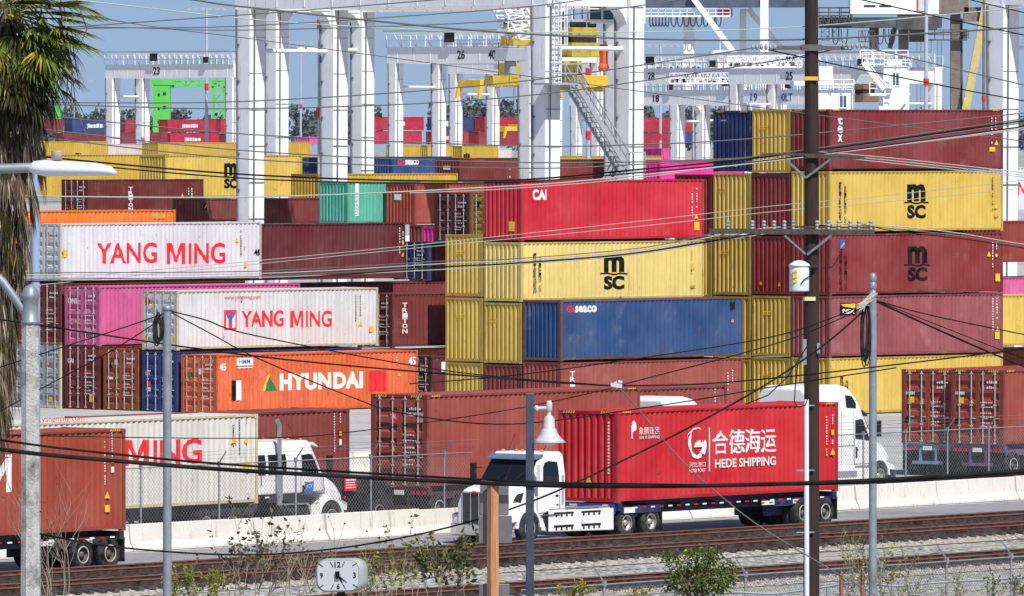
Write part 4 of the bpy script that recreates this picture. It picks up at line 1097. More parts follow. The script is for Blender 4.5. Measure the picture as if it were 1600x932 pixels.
# --- dark brown trailer behind it
nT3 = 15.0
a = road_a(546, nT3); o = RP(a - 12.19, nT3)
B = container('dark brown container on a chassis behind the white extended-cab truck', (138, 58, 48), L=12.19, o=(o.x, o.y, 1.15), h=2.72, yaw=YR)
codes(B, 523, 646, 708); codes(B, 532, 646, 667); RC(B, 530, 675, 534, 681, MY); RC(B, 530, 687, 534, 696, MW); done(B)
chassis('black chassis under the dark brown container', o, YR, 12.19, True, (30, 30, 34), 1.15)
# --- brown trailer with doors to us, heading right
nT4 = 12.2
a = road_a(667, nT4); o = RP(a, nT4)
s4 = F / o.y
B = container('brown container with a pink-red label on its doors, parked on a chassis behind the fence', (158, 70, 58), 'door', L=12.19, o=(o.x, o.y, 1.2), h=hz(618, s4) - 1.2, yaw=YR, wear=.3, haz=True, seed=31)
ER(B, .80, 1.14, B.h - .98, B.h - .55, MO, x=.012); ET(B, 'TAL', .84, 1.11, B.h - .82, B.h - .67, MW, .03, x=.006); ER(B, .35, .52, B.h - .5, B.h - .38, MBL, x=.012)
ET(B, 'TCLU 797058', 1.56, 2.26, B.h - .73, B.h - .6, MW, .01, x=.014); ET(B, '45G1', 1.95, 2.26, B.h - .93, B.h - .81, MW, .01, x=.014); ETRI(B, .95, B.h * .42, .11, x=.012); done(B)
chassis('dark red chassis with a white plate under the brown container with the label', o, YR, 12.19, False, (86, 40, 40), 1.2)
tractor('white sleeper truck of which only the roof shows above the bright red container', RP(a + 12.19 + 5.3, nT4 + 1.22), YR, 'sleeper', back=-3.6, stack=False)
# --- second yard trailer and its sleeper truck
nT5 = 16.4
a5 = road_a(1136, nT5); o = RP(a5 - 12.19, nT5)
s5 = F / RP(a5, nT5).y
B = container('brown container of which the far end shows above the red one, beside a white roof', (150, 66, 60), L=12.19, o=(o.x, o.y, 1.2), h=hz(602, s5) - 1.2, yaw=YR); codes(B, 1118, 608, 630); done(B)
chassis('dark chassis under the half-hidden brown container', o, YR, 12.19, False, (40, 40, 44), 1.2)
tractor('white sleeper truck with a tall rounded roof right of the bright red container', RP(road_a(1376, nT5), nT5 + 1.22), YR, 'sleeper', back=-4.6, stack=False)
# --- two trailers side by side at the right
for i, (px_, lab, col_, sd_) in enumerate(((1568, 'right of two brown containers with open view of their doors, on a purple chassis', (104, 74, 118), 41), (1487, 'left of two brown containers side by side, on a pale blue chassis', (110, 150, 180), 42))):
    if i == 0:
        o = GP(px_, 40.6); oN = o
    else:
        o = oN + NR * 2.62 + DR * .4
    s6 = F / o.y
    B = container(lab, (152, 64, 48), 'door', L=12.19, o=(o.x, o.y, 1.25), h=hz(579, s6) - 1.25, yaw=YR, wear=.15, haz=True, seed=sd_)
    ER(B, .32, .6, B.h * .55, B.h * .63, MY, x=.012); ETRI(B, .95, B.h * .59, .1, x=.012); ET(B, 'HMM', .2, .62, B.h - .98, B.h - .85, MW, .04, x=.014); ER(B, .78, .95, B.h - .86, B.h - .76, MBL, x=.012); ER(B, .16, .32, .8, 1.0, MK, x=.012); done(B)
    chassis(('purple' if i == 0 else 'pale blue') + ' chassis carrying one of the two brown containers at the right edge', o, YR, 12.19, False, col_, 1.25)
# black dolly between the white truck and the labelled brown container
dp = RP(road_a(571, 11.6), 11.6)
t = empty('trailer_dolly', 'black trailer dolly with two small red lights in front of the white truck', 'trailer', dp, YR)
mb = MB(); mb.prism([(0, .25), (1.5, .25), (1.5, 1.3), (.7, 1.75), (0, 1.2)], 0.0, 2.4); mb.build('dolly_body', BLACK, t, bevel=.03, fix=True)
for y in (.9, 1.5):
    lb = MB(); lb.lathe([(.06, 0), (.05, .02)], 10, 0, Matrix.Translation((-.004, y, 1.0)) @ Matrix.Rotation(-math.pi / 2, 4, 'Y')); lb.build('tail_light', surf('bright_red_lamp', (230, 20, 30), .3), t)
wheel(t, .75, .12, -1); wheel(t, .75, 2.3, 1)
mb = MB(); k = len(KD); vs = [(0, y, z) for y, z in KD] + [(2.6, y, z) for y, z in KD]
mb.add(vs, [(j, j + k, (j + 1) % k + k, (j + 1) % k) for j in range(k)] + [tuple(range(k)), tuple(range(2 * k - 1, k - 1, -1))])
tag(mb.build('concrete_block', KR, None, GP(540, 40.0), (0, 0, YR), .02, 1, True), 'white concrete block standing in the yard between two trailers', 'concrete block')
# ------------------------------------------------------------------ far yard, cranes, skyline
def far_box(label, col, px, s, top, bot, L=12.19, marks=None, yaw=R(45)):
    z0 = hz(bot, s); h = hz(top, s) - z0
    o = empty('shipping_container', label, 'shipping container', (((px - 800) / s), F / s, z0), yaw, 'containers in the far yard')
    pm = steel_paint(col, .3)
    body_mesh(L, h).build('body', pm, o); frame_mesh(L, h).build('frame', pm, o)
    if marks:
        mb = MB(); rr = random.Random(int(px))
        for u0, u1, v0, v1, m_ in marks:
            u = u0
            while u < u1:
                w_ = rr.uniform(.04, .075); mb.box((u * L, .008, v0 * h), (min(u1, u + w_ * .8) * L, .018, (v0 + (v1 - v0) * rr.uniform(.75, 1)) * h), m_); u += w_
        mb.build('lettering', MARKS, o)
MKS = [(.32, .62, .36, .66, MW), (.30, .31, .3, .7, MW)]
far_box('far pale red container at the left behind the palm', (150, 60, 66), 84, 8.6, 186, 208)
far_box('far blue container with white lettering left of the small white crane', (40, 66, 120), 113, 8.6, 186, 208, marks=MKS)
far_box('far maroon container under the far blue one with lettering', (118, 46, 54), 100, 8.7, 208, 228)
far_box('far crimson container right of the small white crane, upper row', (178, 36, 66), 196, 8.5, 187, 206, L=6.06)
far_box('far crimson container with white lettering, upper row below the green crane', CRIM, 262, 8.5, 187, 207, marks=MKS)
far_box('far crimson container with white lettering, lower row below the green crane', CRIM, 266, 8.6, 208, 228, marks=MKS)
far_box('far dark red container behind the legs of the small white crane', (136, 48, 58), 184, 8.7, 207, 228)
far_box('far red container next to the tall crane leg at the end of the upper row', (186, 40, 62), 345, 8.4, 186, 208)
far_box('far red container next to the tall crane leg at the end of the lower row', (160, 44, 60), 355, 8.5, 209, 228)
far_box('far crimson container with white lettering between two far white legs, upper row', CRIM, 584, 9.0, 183, 204, marks=MKS)
far_box('far crimson container between two far white legs, lower row', (190, 34, 66), 580, 9.1, 205, 226)
far_box('far navy container with a white mark beside the middle far leg', (36, 56, 108), 683, 9.0, 183, 204, L=6.06, marks=[(.3, .6, .3, .8, MW)])
far_box('far navy container left of the small yellow spreader', (38, 58, 112), 722, 9.0, 183, 205, L=6.06)
far_box('far maroon container with white marks under the navy ones', (150, 40, 60), 681, 9.1, 206, 226, L=6.06, marks=MKS)
far_box('far red container under the far navy one beside the yellow spreader', (176, 42, 60), 724, 9.1, 206, 226, L=6.06)
far_box('far red container behind the small yellow spreader', (178, 34, 56), 757, 9.0, 183, 205)
far_box('far dull red container under the small yellow spreader', (150, 42, 58), 748, 9.2, 206, 228)
far_box('far crimson container right of the tall crane legs, upper row', (180, 34, 60), 1000, 9.0, 184, 207, L=8)
far_box('far dark crimson container right of the tall crane legs, lower row', (164, 34, 60), 1000, 9.1, 208, 232, L=8)
far_box('far red container between the arched crane legs', (184, 36, 58), 1062, 8.8, 186, 208, L=4)
far_box('far blue container between the arched crane legs', (50, 78, 150), 1068, 8.8, 208, 222, L=3)
far_box('far hot pink container right of the crane stairs', (232, 60, 150), 1020, 12, 232, 262, L=4.5)
YF = (204, 168, 62)
def mid_box(*a, **k): far_box(*a, **k)
mid_box('yellow container with a black letter in the distance above the street lamp head', YF, 62, 15.4, 221, 262, L=9.4, marks=[(.52, .60, .25, .62, MK)])
mid_box('white container between two yellow ones in the distance', (222, 206, 200), 164, 15.2, 225, 262, L=7.6)
mid_box('yellow container in the distance left of the tall crane leg', YF, 247, 15.2, 223, 262, L=12.19)
mid_box('yellow container in the distance between two tall crane legs', YF, 440, 15.0, 222, 264, L=4.2)
mid_box('hot pink container tip in the distance between crane legs', (236, 90, 170), 484, 14, 214, 226, L=2.2)
mid_box('yellow container in the distance left of the middle far leg', YF, 628, 14.5, 227, 262, L=2.8)
mid_box('yellow container in the distance right of the middle far leg', YF, 668, 14.4, 227, 262, L=3.8)
mid_box('yellow container with a black letter in the distance under the spreader', YF, 722, 14.3, 228, 262, L=5.6, marks=[(.05, .22, .3, .7, MK)])
mid_box('white container in the distance under the yellow spreader', (220, 214, 206), 772, 14.2, 232, 262, L=2.8)

PLAT = surf('crane_grey_steel', (170, 174, 180), .5, .1, .12, 2)
YELD = surf('spreader_yellow', (196, 170, 24), .5, 0, .2, 1.2, (60, 50, 30), .25)
ORL = surf('orange_block', (226, 92, 30), .45, 0, .1, 2)
CDT = surf('grey_conduit', (96, 98, 104), .6, 0, .2, 2)
def rtg(label, o, yaw, span, base, zb, leg=1.1, gird=1.7, num=None, rails=True, right=True, left=True, hue=None, haunch=False, group='rubber-tyred gantry cranes over the stacks', boxes=True):
    """gantry crane. local x along the containers, y across them (to the left and away); origin at its near right leg"""
    m = hue or WHITE
    t = empty('gantry_crane', label, 'gantry crane', o, yaw, group)
    ys = ([0] if right else []) + ([span] if left else [])
    for y in ys:
        for x in (0, base):
            mb = MB()
            a, b = leg / 2, leg * .42
            vs = [(x - a, y - b, .9), (x + a, y - b, .9), (x + a, y + b, .9), (x - a, y + b, .9), (x - a * 1.06, y - b * 1.25, zb), (x + a * 1.06, y - b * 1.25, zb), (x + a * 1.06, y + b * 1.25, zb), (x - a * 1.06, y + b * 1.25, zb)]
            mb.add(vs, [(0, 3, 2, 1), (4, 5, 6, 7), (0, 1, 5, 4), (1, 2, 6, 5), (2, 3, 7, 6), (3, 0, 4, 7)])
            for dx in (-.75, .75): mb.lathe([(.7, -.3), (.7, .3)], 16, 0, Matrix.Translation((x + dx, y, .7)) @ Matrix.Rotation(math.pi / 2, 4, 'X'))
            lg_ = mb.build('leg', m, t)
            cd = MB(); cd.path([(x - a - .08, y + b * .7, 1.0), (x - a * 1.06 - .08, y + b * .9, zb)], .06, 6); cd.path([(x - a * .5, y - b - .1, 1.0), (x - a * .5, y - b * 1.25 - .1, zb)], .035, 6)
            for k_ in range(1, 9): zz_ = 1 + (zb - 1) * k_ / 9; cd.box((x - a - .12, y + b * .5, zz_), (x - a * .98, y + b * .95, zz_ + .12)); cd.box((x - a * 1.04, y - b * 1.2 - .02, zz_ + .5), (x + a * 1.04, y - b * 1.2 + .1, zz_ + .53))
            cd.build('conduit', CDT, lg_)
        sb = MB(); sb.box((leg * .5 + .01, y - .35, 1.4), (base - leg * .5 - .01, y + .35, 2.4)); sb.build('sill_beam', m, t)
        cb = MB(); cb.box((-leg * .5, y - .5, zb + .003), (base + leg * .5, y + .5, zb + gird - .02)) if False else None
        tie = MB(); tie.tube((leg * .5, y, zb * .88), (base - leg * .5, y, zb * .88), .13, n=8); tie.build('tie_bar', m, t)
        hb = MB()
        for x, sg in ((0, 1), (base, -1)):
            pts = [(x + sg * leg * .5, zb - 1.2)]
            for i in range(7):
                an = i / 6 * math.pi / 2; pts.append((x + sg * (leg * .5 + 1.3 - 1.3 * math.cos(an)), zb - 1.3 + 1.3 * math.sin(an)))
            pts += [(x + sg * leg * .5, zb)]
            if haunch: hb.prism(pts, y - .4, y + .4)
        hb.box((leg * .56, y - .46, zb - (.0 if not haunch else .02) - .0), (base - leg * .56, y + .46, zb + gird * .8))
        hb.build('end_beam', m, t, fix=True)
    y0 = -leg * .6 if right else 0; y1 = span + leg * .6
    for x in (0, base):
        gb = MB(); gb.box((x - .55, y0, zb + .004), (x + .55, y1, zb + gird)); gb.box((x - .7, y0, zb + gird), (x + .7, y1, zb + gird + .08))
        for i in range(int((y1 - y0) / 2.4)): gb.box((x - .58, y0 + 1.2 + i * 2.4, zb + .1), (x + .58, y0 + 1.26 + i * 2.4, zb + gird - .1))
        g = gb.build('girder', m, t)
        if rails:
            rl = MB(); n = int((y1 - y0) / 2.2)
            xo = x - .68
            for i in range(n + 1):
                y = y0 + (y1 - y0) * i / n; rl.bar((xo, y, zb + gird), (xo, y, zb + gird + 1.5), .10, .10)
            for i in range(n): ya, yb2 = y0 + (y1 - y0) * i / n, y0 + (y1 - y0) * (i + 1) / n; rl.bar((xo, ya, zb + gird), (xo, (ya + yb2) / 2, zb + gird + 1.5), .05, .05); rl.bar((xo + 1.3, ya, zb + gird + .05), (xo + 1.3, ya, zb + gird + 1.3), .07, .07)
            rl.bar((xo + 1.3, y0, zb + gird + 1.3), (xo + 1.3, y1, zb + gird + 1.3), .07, .07)
            for hgt in (.75, 1.5): rl.bar((xo, y0, zb + gird + hgt), (xo, y1, zb + gird + hgt), .07, .07)
            rl.build('handrail', m, g)
            fs_ = MB(); fs_.bar((xo - .35, y0, zb + gird + 1.72), (xo - .35, y1, zb + gird + 1.72), .22, .16)
            fs_.build('cable_rail', PLAT, g)
            if boxes and x == 0:
                bx = MB(); bx.box((xo - .3, y0 + span * .62, zb + gird + .5), (xo - .1, y0 + span * .62 + 1.3, zb + gird + 1.5)); bx.box((xo - .3, y0 + span * .2, zb + gird + .2), (xo - .05, y0 + span * .2 + .8, zb + gird + 1.0)); bx.build('switch_box', STEEL_DK, g)
        if num and x == 0:
            lb = MB()
            for body, yy, ht, m_ in num:
                vs, fs = text_shape(body, .02); wd = ht * .62 * len(body)
                lb.add([(x - .585, yy - a * wd, zb + gird * .25 + b * ht) for a, b in vs], [tuple(f) for f in fs], m_)
            lb.build('lettering', MARKS, g)
    return t
YW = R(45)
ld = Vector((math.cos(YW), math.sin(YW), 0)); lw = Vector((-math.sin(YW), math.cos(YW), 0))
def rtg_at(label, px_left, s_left, span, base, zb, **k):
    """placed by its near left leg"""
    p = GP(px_left, s_left) - lw * span
    return rtg(label, p, YW, span, base, zb, **k), p
big, pb = rtg_at('nearest tall white gantry crane with stairs and a yellow hoist', 391, 26.0, 25.0, 6.95, 20.6, leg=1.2, gird=1.9, haunch=True)
second, p2 = rtg_at('tall white gantry crane just behind the nearest one', 432, 23.0, 24.3, 8.1, 21.4, leg=1.15, gird=1.8, haunch=True)
third, p3 = rtg_at('white gantry crane with the number 26, beyond the nearest two', 618, 15.2, 23, 6.2, 20.1, gird=1.6, num=[('26', 13.4, .9, MK), ('40LT', 8.9, .9, MK)])
fourth, p4 = rtg_at('white gantry crane beyond the one with the number 26', 712, 13.6, 23, 6.0, 19.7)
fifth, p5 = rtg_at('small far white gantry crane with the number 23 beside the green crane', 176, 11.9, 23, 5.3, 20.0, leg=1.35, num=[('23', 14.5, 1.0, MK)])
sixth, p6 = rtg_at('far white gantry crane with the number 28 behind the right stack', 938, 13.0, 24, 6.0, 18.8, num=[('28', 15.5, .9, MK), ('40LT', 9.5, .9, MK)])
seventh, p7 = rtg_at('far white gantry crane with the number 19 on arched legs', 1058, 13.2, 23, 4.3, 16.2, leg=1.3, haunch=True, num=[('19', 10.5, .9, MBL), ('40LT', 6.0, .9, MBL)])
eighth, p8 = rtg_at('far white gantry crane reaching to the wooden pole and the white cabin', 1150, 14.2, 24, 6.0, 18.3, num=[('25', 16, .9, MK)])
ninth, p9 = rtg_at('far white gantry crane with the number 18 beside the tall crane leg', 900, 12.0, 22, 6.0, 16.4, num=[('18', 7.5, .9, MK)])
tenth = rtg('tall white gantry crane cut off by the right edge', GP(1571, 27.5) , YW, 23, 6.5, 20.4, leg=1.3, gird=1.8, left=True, right=True) if False else None
q = GP(1566, 27.0) - lw * 22.5
tenth = rtg('tall white gantry crane cut off by the right edge', q, YW, 22.5, 6.5, 20.6, leg=1.3, gird=1.9)
# fittings of the nearest crane: stairs, cabin, trolley with hoist
def rail_run(mb, pts, hgt=1.1, r=.035):
    up = Vector((0, 0, hgt))
    for a, b in zip(pts[:-1], pts[1:]):
        a, b = Vector(a), Vector(b)
        for k in (.5, 1.0): mb.bar(a + up * k, b + up * k, r * 2, r * 2)
        n = max(1, int((b - a).length / 1.1))
        for i in range(n + 1): c = a + (b - a) * i / n; mb.bar(c, c + up, r * 2, r * 2)
def stairs(parent, name, a, b, wd, side, m=PLAT):
    """flight from a up to b; side = horizontal unit vector across the flight"""
    a, b = Vector(a), Vector(b); sd_ = Vector(side) * wd
    mb = MB()
    for off in (Vector((0, 0, 0)), sd_): mb.bar(a + off, b + off, .08, .32)
    n = int(abs(b.z - a.z) / .28)
    for i in range(1, n):
        c = a + (b - a) * i / n; mb.bar(c, c + sd_, .24, .05)
    st = mb.build(name, m, parent)
    hr = MB(); rail_run(hr, [a, b]); rail_run(hr, [a + sd_, b + sd_]); hr.build('handrail', m, st)
    return st
# local frame of the nearest crane: x along, y across; photo points turned into local ones on its near right side (y = -1)
inv = Matrix.Translation(pb) @ Matrix.Rotation(YW, 4, 'Z'); inv = inv.inverted()
def loc(px, py, yl=None, xl=None):
    """local point seen at a photo pixel on plane y = yl or x = xl"""
    a = inv @ Vector((0, 0, H)); b = inv @ P(px, py, 20.0); d = b - a
    tt = (yl - a.y) / d.y if yl is not None else (xl - a.x) / d.x
    return a + d * tt
pa, pc = loc(885, 130, yl=-1.3), loc(968, 268, yl=-1.3)
pl = MB(); e0 = loc(862, 128, yl=-1.3)
pl.box((e0.x - .9, -2.2, pa.z - .12), (pa.x + .1, -.62, pa.z)); plo = pl.build('stair_landing', PLAT, big)
hr = MB(); rail_run(hr, [(e0.x - .9, -2.2, pa.z), (pa.x, -2.2, pa.z)]); hr.build('handrail', PLAT, plo)
stairs(big, 'stair_flight', (pc.x, -2.1, pc.z), (pa.x, -2.1, pa.z), .9, (0, 1, 0))
stairs(big, 'stair_flight', (pc.x - 2.6, -2.1, pc.z - 3.4), (pc.x - .2, -2.1, pc.z - .05), .9, (0, 1, 0))
l2 = MB(); l2.box((pc.x - .3, -2.2, pc.z - .12), (pc.x + 1.2, -.6, pc.z)); l2o = l2.build('stair_landing', PLAT, big)
hr = MB(); rail_run(hr, [(pc.x - .3, -2.2, pc.z), (pc.x + 1.2, -2.2, pc.z)]); hr.build('handrail', PLAT, l2o)
# ladder cage up the near leg
lc = MB(); zt = 20.0
for dx in (-.28, .28): lc.bar((dx, -1.0, pa.z), (dx, -1.0, zt + 2), .06, .06)
z = pa.z
while z < zt + 2:
    lc.bar((-.28, -1.0, z), (.28, -1.0, z), .04, .04); z += .3
z = pa.z + 2.2
while z < zt + 2:
    pts = [(.38 * math.cos(an), -1.0 - .7 * math.sin(an), z) for an in [i / 8 * math.pi for i in range(9)]]
    lc.path(pts, .025, 4); z += .8
for an in (.5, 1.2, 1.9, 2.6): lc.bar((.38 * math.cos(an), -1.0 - .7 * math.sin(an), pa.z + 2.2), (.38 * math.cos(an), -1.0 - .7 * math.sin(an), zt + 2), .04, .04)
lc.build('ladder_cage', WHITE, big)
# electric cabinet by the far right leg with yellow face
# operator cabin hanging under the girders
c0 = loc(961, 37, yl=2.2)
cb = MB(); cx, cz = c0.x, c0.z
cb.box((cx, 2.2, cz), (cx + 2.6, 4.3, cz + 2.6)); cab_ = cb.build('operator_cabin', WHITE, big, bevel=.05)
wn = MB()
for yy in (2.35, 3.35):
    for zz in (.25, 1.35): wn.box((cx - .02, yy, cz + zz), (cx + .0, yy + .9, cz + zz + .95))
for xx in (.2, 1.4):
    wn.box((cx + xx, 2.18, cz + 1.2), (cx + xx + 1.0, 2.2, cz + 2.3))
wn.build('cabin_window', glass('cabin_glass', (40, 92, 96)), cab_)
cp = MB(); cp.box((cx - 2.5, 2.0, cz + .1), (cx - .05, 4.6, cz + .22)); cpo = cp.build('cabin_walkway', WHITE, big)
hr = MB(); rail_run(hr, [(cx - 2.5, 2.0, cz + .2), (cx - .05, 2.0, cz + .2)], 1.3); rail_run(hr, [(cx - 2.5, 2.0, cz + .2), (cx - 2.5, 4.6, cz + .2)], 1.3); hr.build('handrail', WHITE, cpo)
# hoist head block and spreader of the nearest crane, two clusters seen either side of the leg
def headblock(label, ctr, lx, ly, top, bot, m=YELD, beam=True):
    t = empty('hoist_spreader', label, 'hoist', ctr, YW)
    mb = MB(); hgt = top - bot
    mb.box((-lx / 2, -ly / 2, bot), (lx / 2, -ly / 2 + .5, bot + hgt * .42)); mb.box((-lx / 2, ly / 2 - .5, bot), (lx / 2, ly / 2, bot + hgt * .42))
    mb.box((-lx / 2, -ly / 2 + .51, bot + .1), (-lx / 2 + .6, ly / 2 - .51, bot + hgt * .36)); mb.box((lx / 2 - .6, -ly / 2 + .51, bot + .1), (lx / 2, ly / 2 - .51, bot + hgt * .36))
    mb.build('lower_frame', m, t, bevel=.04)
    ub = MB(); ub.box((-lx * .42, -ly * .4, bot + hgt * .62), (lx * .42, ly * .4, bot + hgt * .86)); ub.build('head_block', m, t, bevel=.04)
    mbk = MB(); mbk.box((-lx * .38, -ly * .32, bot + hgt * .422), (lx * .38, ly * .32, bot + hgt * .618))
    for sx in (-1, 1):
        for sy in (-1, 1): mbk.lathe([(.3, -.1), (.3, .1)], 16, 0, Matrix.Translation((sx * lx * .28, sy * ly * .25, bot + hgt * .95)) @ Matrix.Rotation(math.pi / 2, 4, 'X'))
    mbk.build('rope_sheaves', STEEL_DK, t)
    rp = MB()
    for sx in (-1, 1):
        for sy in (-1, 1): rp.bar((sx * lx * .3, sy * ly * .26, top), (sx * lx * .3, sy * ly * .26, 21.2), .05, .05)
    rp.build('hoist_rope', STEEL_DK, t)
    return t
mid = GP(903, 26.0)
s_ = F / mid.y
hb_ = headblock('yellow hoist head block hanging under the nearest crane, right of the ladder leg', Vector((mid.x, mid.y, 0)), 2.7, 1.7, hz(36, s_), hz(90, s_))
lf = MB(); c_ = P(889, 131, 26.2); lf.box((-1.0, -.5, 0), (.9, .5, .5)); lf.box((-.8, -.4, .503), (-.3, .4, 1.35)); lf.box((.3, -.4, .503), (.7, .4, 1.35)); lf.box((-1.3, -.7, -.4), (-.9, .7, .3))
tag(lf.build('lifting_spreader', YELD, None, c_, (0, 0, YW), .03), 'dull yellow lifting beam hanging under the right yellow head block', 'lifting beam')
lf = MB(); c_ = P(796, 132, 24.0); lf.box((-.45, -.5, 0), (.45, .5, 1.4)); lf.box((-1.9, -.4, -.1), (-.453, .4, .55)); lf.box((-.3, -.55, .4), (.3, -.503, 1.1))
tag(lf.build('lifting_spreader', YELD, None, c_, (0, 0, YW), .03), 'dull yellow lifting block below the grey motor box left of the ladder leg', 'lifting beam')
ob = MB(); ob.box((-.2, -.2, 0), (.2, .2, 1.3)); ob.lathe([(.3, 0), (.34, .3), (.2, .5)], 12, 0, Matrix.Translation((0, 0, -.3)))
oo = ob.build('crane_hook_block', ORL, None, P(943, 104, 26.6), (0, 0, YW), .08); tag(oo, 'orange hook block hanging right of the yellow head block', 'hook block')
yb_ = MB(); yb_.box((-1.0, -.6, 0), (1.0, .6, .7)); yb_.box((-.8, -.4, -.25), (.8, .4, -.003)); yo = yb_.build('junction_box', YEL, None, P(920, 137, 26.7), (0, 0, YW), .03); tag(yo, 'yellow box at the head of the crane stairs', 'box')
mid2 = GP(806, 24.0)
s_ = F / mid2.y
headblock('yellow hoist head block of the second crane, left of the ladder leg', Vector((mid2.x, mid2.y, 0)), 1.6, 1.2, hz(34, s_), hz(72, s_))
gy = MB(); gy.prism([(-.95, 0), (.95, 0), (.7, .85), (-.7, .85)], -.6, .6); gy.box((-.4, -.3, .853), (.4, .3, 1.0)); gy.box((-.25, -.3, -.9), (.3, .3, -.003))
o_ = gy.build('hoist_motor_box', PLAT, None, P(797, 96, 24.2), (0, 0, YW), .05); tag(o_, 'grey motor box below the left yellow head block', 'motor box')
lt_ = MB()
def spreader(label, o, half, z, m=YEL, st=True):
    """telescopic spreader, beams along local x"""
    t = empty('container_spreader', label, 'spreader', (o.x, o.y, z), YW)
    mb = MB()
    for y in (-.55, .55): mb.box((-half, y - .18, 0), (half, y + .18, .55))
    mb.box((-half * .35, -.9, .1), (half * .35, .9, .8)); mb.build('main_beam', m, t, bevel=.04)
    eb = MB()
    for sx in (-1, 1):
        eb.box((sx * half, -1.2, -.1), (sx * (half + .4), 1.2, .5))
        for sy in (-1, 1): eb.prism([(sx * (half + .1), -.1), (sx * (half + .55), -.1), (sx * (half + .7), -.9), (sx * (half + .5), -.9)], sy * 1.2 - .1, sy * 1.2 + .1)
    eb.build('end_beam', m, t, fix=True)
    rp = MB()
    for sx in (-1, 1): rp.bar((sx * half * .3, 0, .8), (sx * half * .3, 0, 20.2 - z if z < 19 else 1.5), .05, .05)
    rp.build('hoist_rope', STEEL_DK, t)
    if st:
        sm_ = MB()
        for i in range(9): sm_.box((-half + i * .36, -.745, .05), (-half + .16 + i * .36, -.735, .5))
        sm_.build('hazard_stripe', BLACK, t)
    return t
sp_ = GP(796, 20.0); spreader('yellow telescopic spreader hanging with striped arm left of the crane legs', sp_, 4.0, hz(140, 20.0) + .2)
sp_ = GP(812, 12.5); spreader('small yellow spreader low in the distance beside the tall crane leg', sp_, 3.4, hz(205, 12.5), st=False)
# high masts with red bands
REDB = surf('red_band', (214, 24, 46), .5, 0, .1, 2); MAST = surf('mast_steel', (176, 188, 200), .5, .1, .12, 3)
def mast(label, px, s, top, bands=(), r=.2, lamps=True, bot=None, col=None):
    p = GP(px, s); zt = hz(top, s)
    t = empty('light_mast', label, 'light mast', p, 0, 'light masts in the yard')
    mb = MB(); mb.tube((0, 0, 0), (0, 0, zt), r * 1.25, r * .8, 10); mb.build('pole', col or MAST, t)
    for y0, y1 in bands:
        b = MB(); b.tube((0, 0, hz(y1, s)), (0, 0, hz(y0, s)), r * 1.3, n=10); b.build('red_band', REDB, t)
    if lamps:
        lm = MB(); wdt = 28 / s
        lm.bar((-wdt, 0, zt), (wdt, 0, zt), .12, .12)
        for i in range(6): x = -wdt + i * wdt * .4; lm.box((x - .25, -.2, zt - .3), (x + .25, .2, zt - .05))
        lm.build('lamp_bar', PLAT, t)
mast('light mast with a red band standing between the small far crane and the green one', 323, 12, 13, [(131, 141)], .22)
mast('pale blue-grey mast with red bands beside the second tall crane leg', 499, 23, -20, [(31, 45), (167, 185)], .13, False)
mast('thin light mast with a lamp bar left of the second pair of tall legs', 470, 11, 66, [(163, 170)], .15)
mast('grey mast with a red band under the yellow box at the crane stairs', 919, 22, 105, [(107, 119), (205, 218)], .15, False)
mast('grey mast with red band in front of the dark ship crane', 1447, 16, -20, [(123, 134)], .22, False)
mast('light mast with red band between the far crane legs right of the stairs', 1032, 11, 70, [(209, 219)], .2)
mast('short light mast with a wide lamp bar right of the tall crane legs', 1054, 10.5, 88, [], .16)
mast('thin dark mast with a red band beside the right-hand crane leg', 1537, 20, -20, [(150, 158)], .13, False, col=surf('grey_brown_steel', (110, 104, 98), .6, 0, .2, 2))
mast('faint far mast left of the small white crane', 116, 7, 126, [], .15)
# green crane
GRN = surf('green_crane_paint', (84, 200, 72), .5, 0, .1, .6)
def lattice(mb, a, b, wd, n, r=.12, side=(0, 0, 1)):
    a, b = Vector(a), Vector(b); sv = Vector(side) * wd
    mb.bar(a, b, r, r); mb.bar(a + sv, b + sv, r, r)
    for i in range(n):
        p, q = a + (b - a) * i / n, a + (b - a) * (i + 1) / n
        mb.bar(p, p + sv, r * .7, r * .7); mb.bar(p + (sv if i % 2 else Vector()), q + (Vector() if i % 2 else sv), r * .7, r * .7)
    mb.bar(b, b + sv, r * .7, r * .7)
s_ = 8.2
gt_ = empty('green_gantry', 'bright green crane with a solid leg and a lattice portal', 'crane', GP(253, s_), 0)
mb = MB(); zt = hz(125, s_)
mb.box((-1.35, -1.4, 0), (1.35, 1.4, zt - 1.0)); mb.box((-1.6, -1.5, zt - 1.003), (2.1, 1.5, zt)); go_ = mb.build('solid_leg', GRN, gt_)
mb = MB()
for i in range(4): mb.box((-.6, -1.41, 3 + i * 2.6 + zt - 14), (-.25, -1.4, 3.6 + i * 2.6 + zt - 14)); mb.box((.2, -1.41, 3.2 + i * 2.6 + zt - 14), (.7, -1.4, 3.8 + i * 2.6 + zt - 14))
mb.build('leg_opening', STEEL_DK, go_)
mb = MB(); lattice(mb, (1.6, -1, zt - 1.4), (10, -1, zt - 1.4), 1.3, 8, .3); lattice(mb, (1.6, 1, zt - 1.4), (10, 1, zt - 1.4), 1.3, 8, .3); mb.build('lattice_beam', GRN, gt_)
mb = MB(); lattice(mb, (8, -1, 0), (8, -1, zt - .2), 1.8, 12, .3, (1, 0, 0)); lattice(mb, (8, 1, 0), (8, 1, zt - .2), 1.8, 12, .3, (1, 0, 0)); mb.build('lattice_leg', GRN, gt_)
gt_.scale = (1.22, 1.22, 1)
mb = MB(); lattice(mb, (4, 0, hz(105, s_)), (9, 0, hz(105, s_)), .9, 5, .2); mb.bar((4.4, 0, zt), (4.4, 0, hz(104, s_)), .3, .3); mb.bar((8.6, 0, zt), (8.6, 0, hz(104, s_)), .3, .3); mb.build('top_gallery', GRN, gt_)
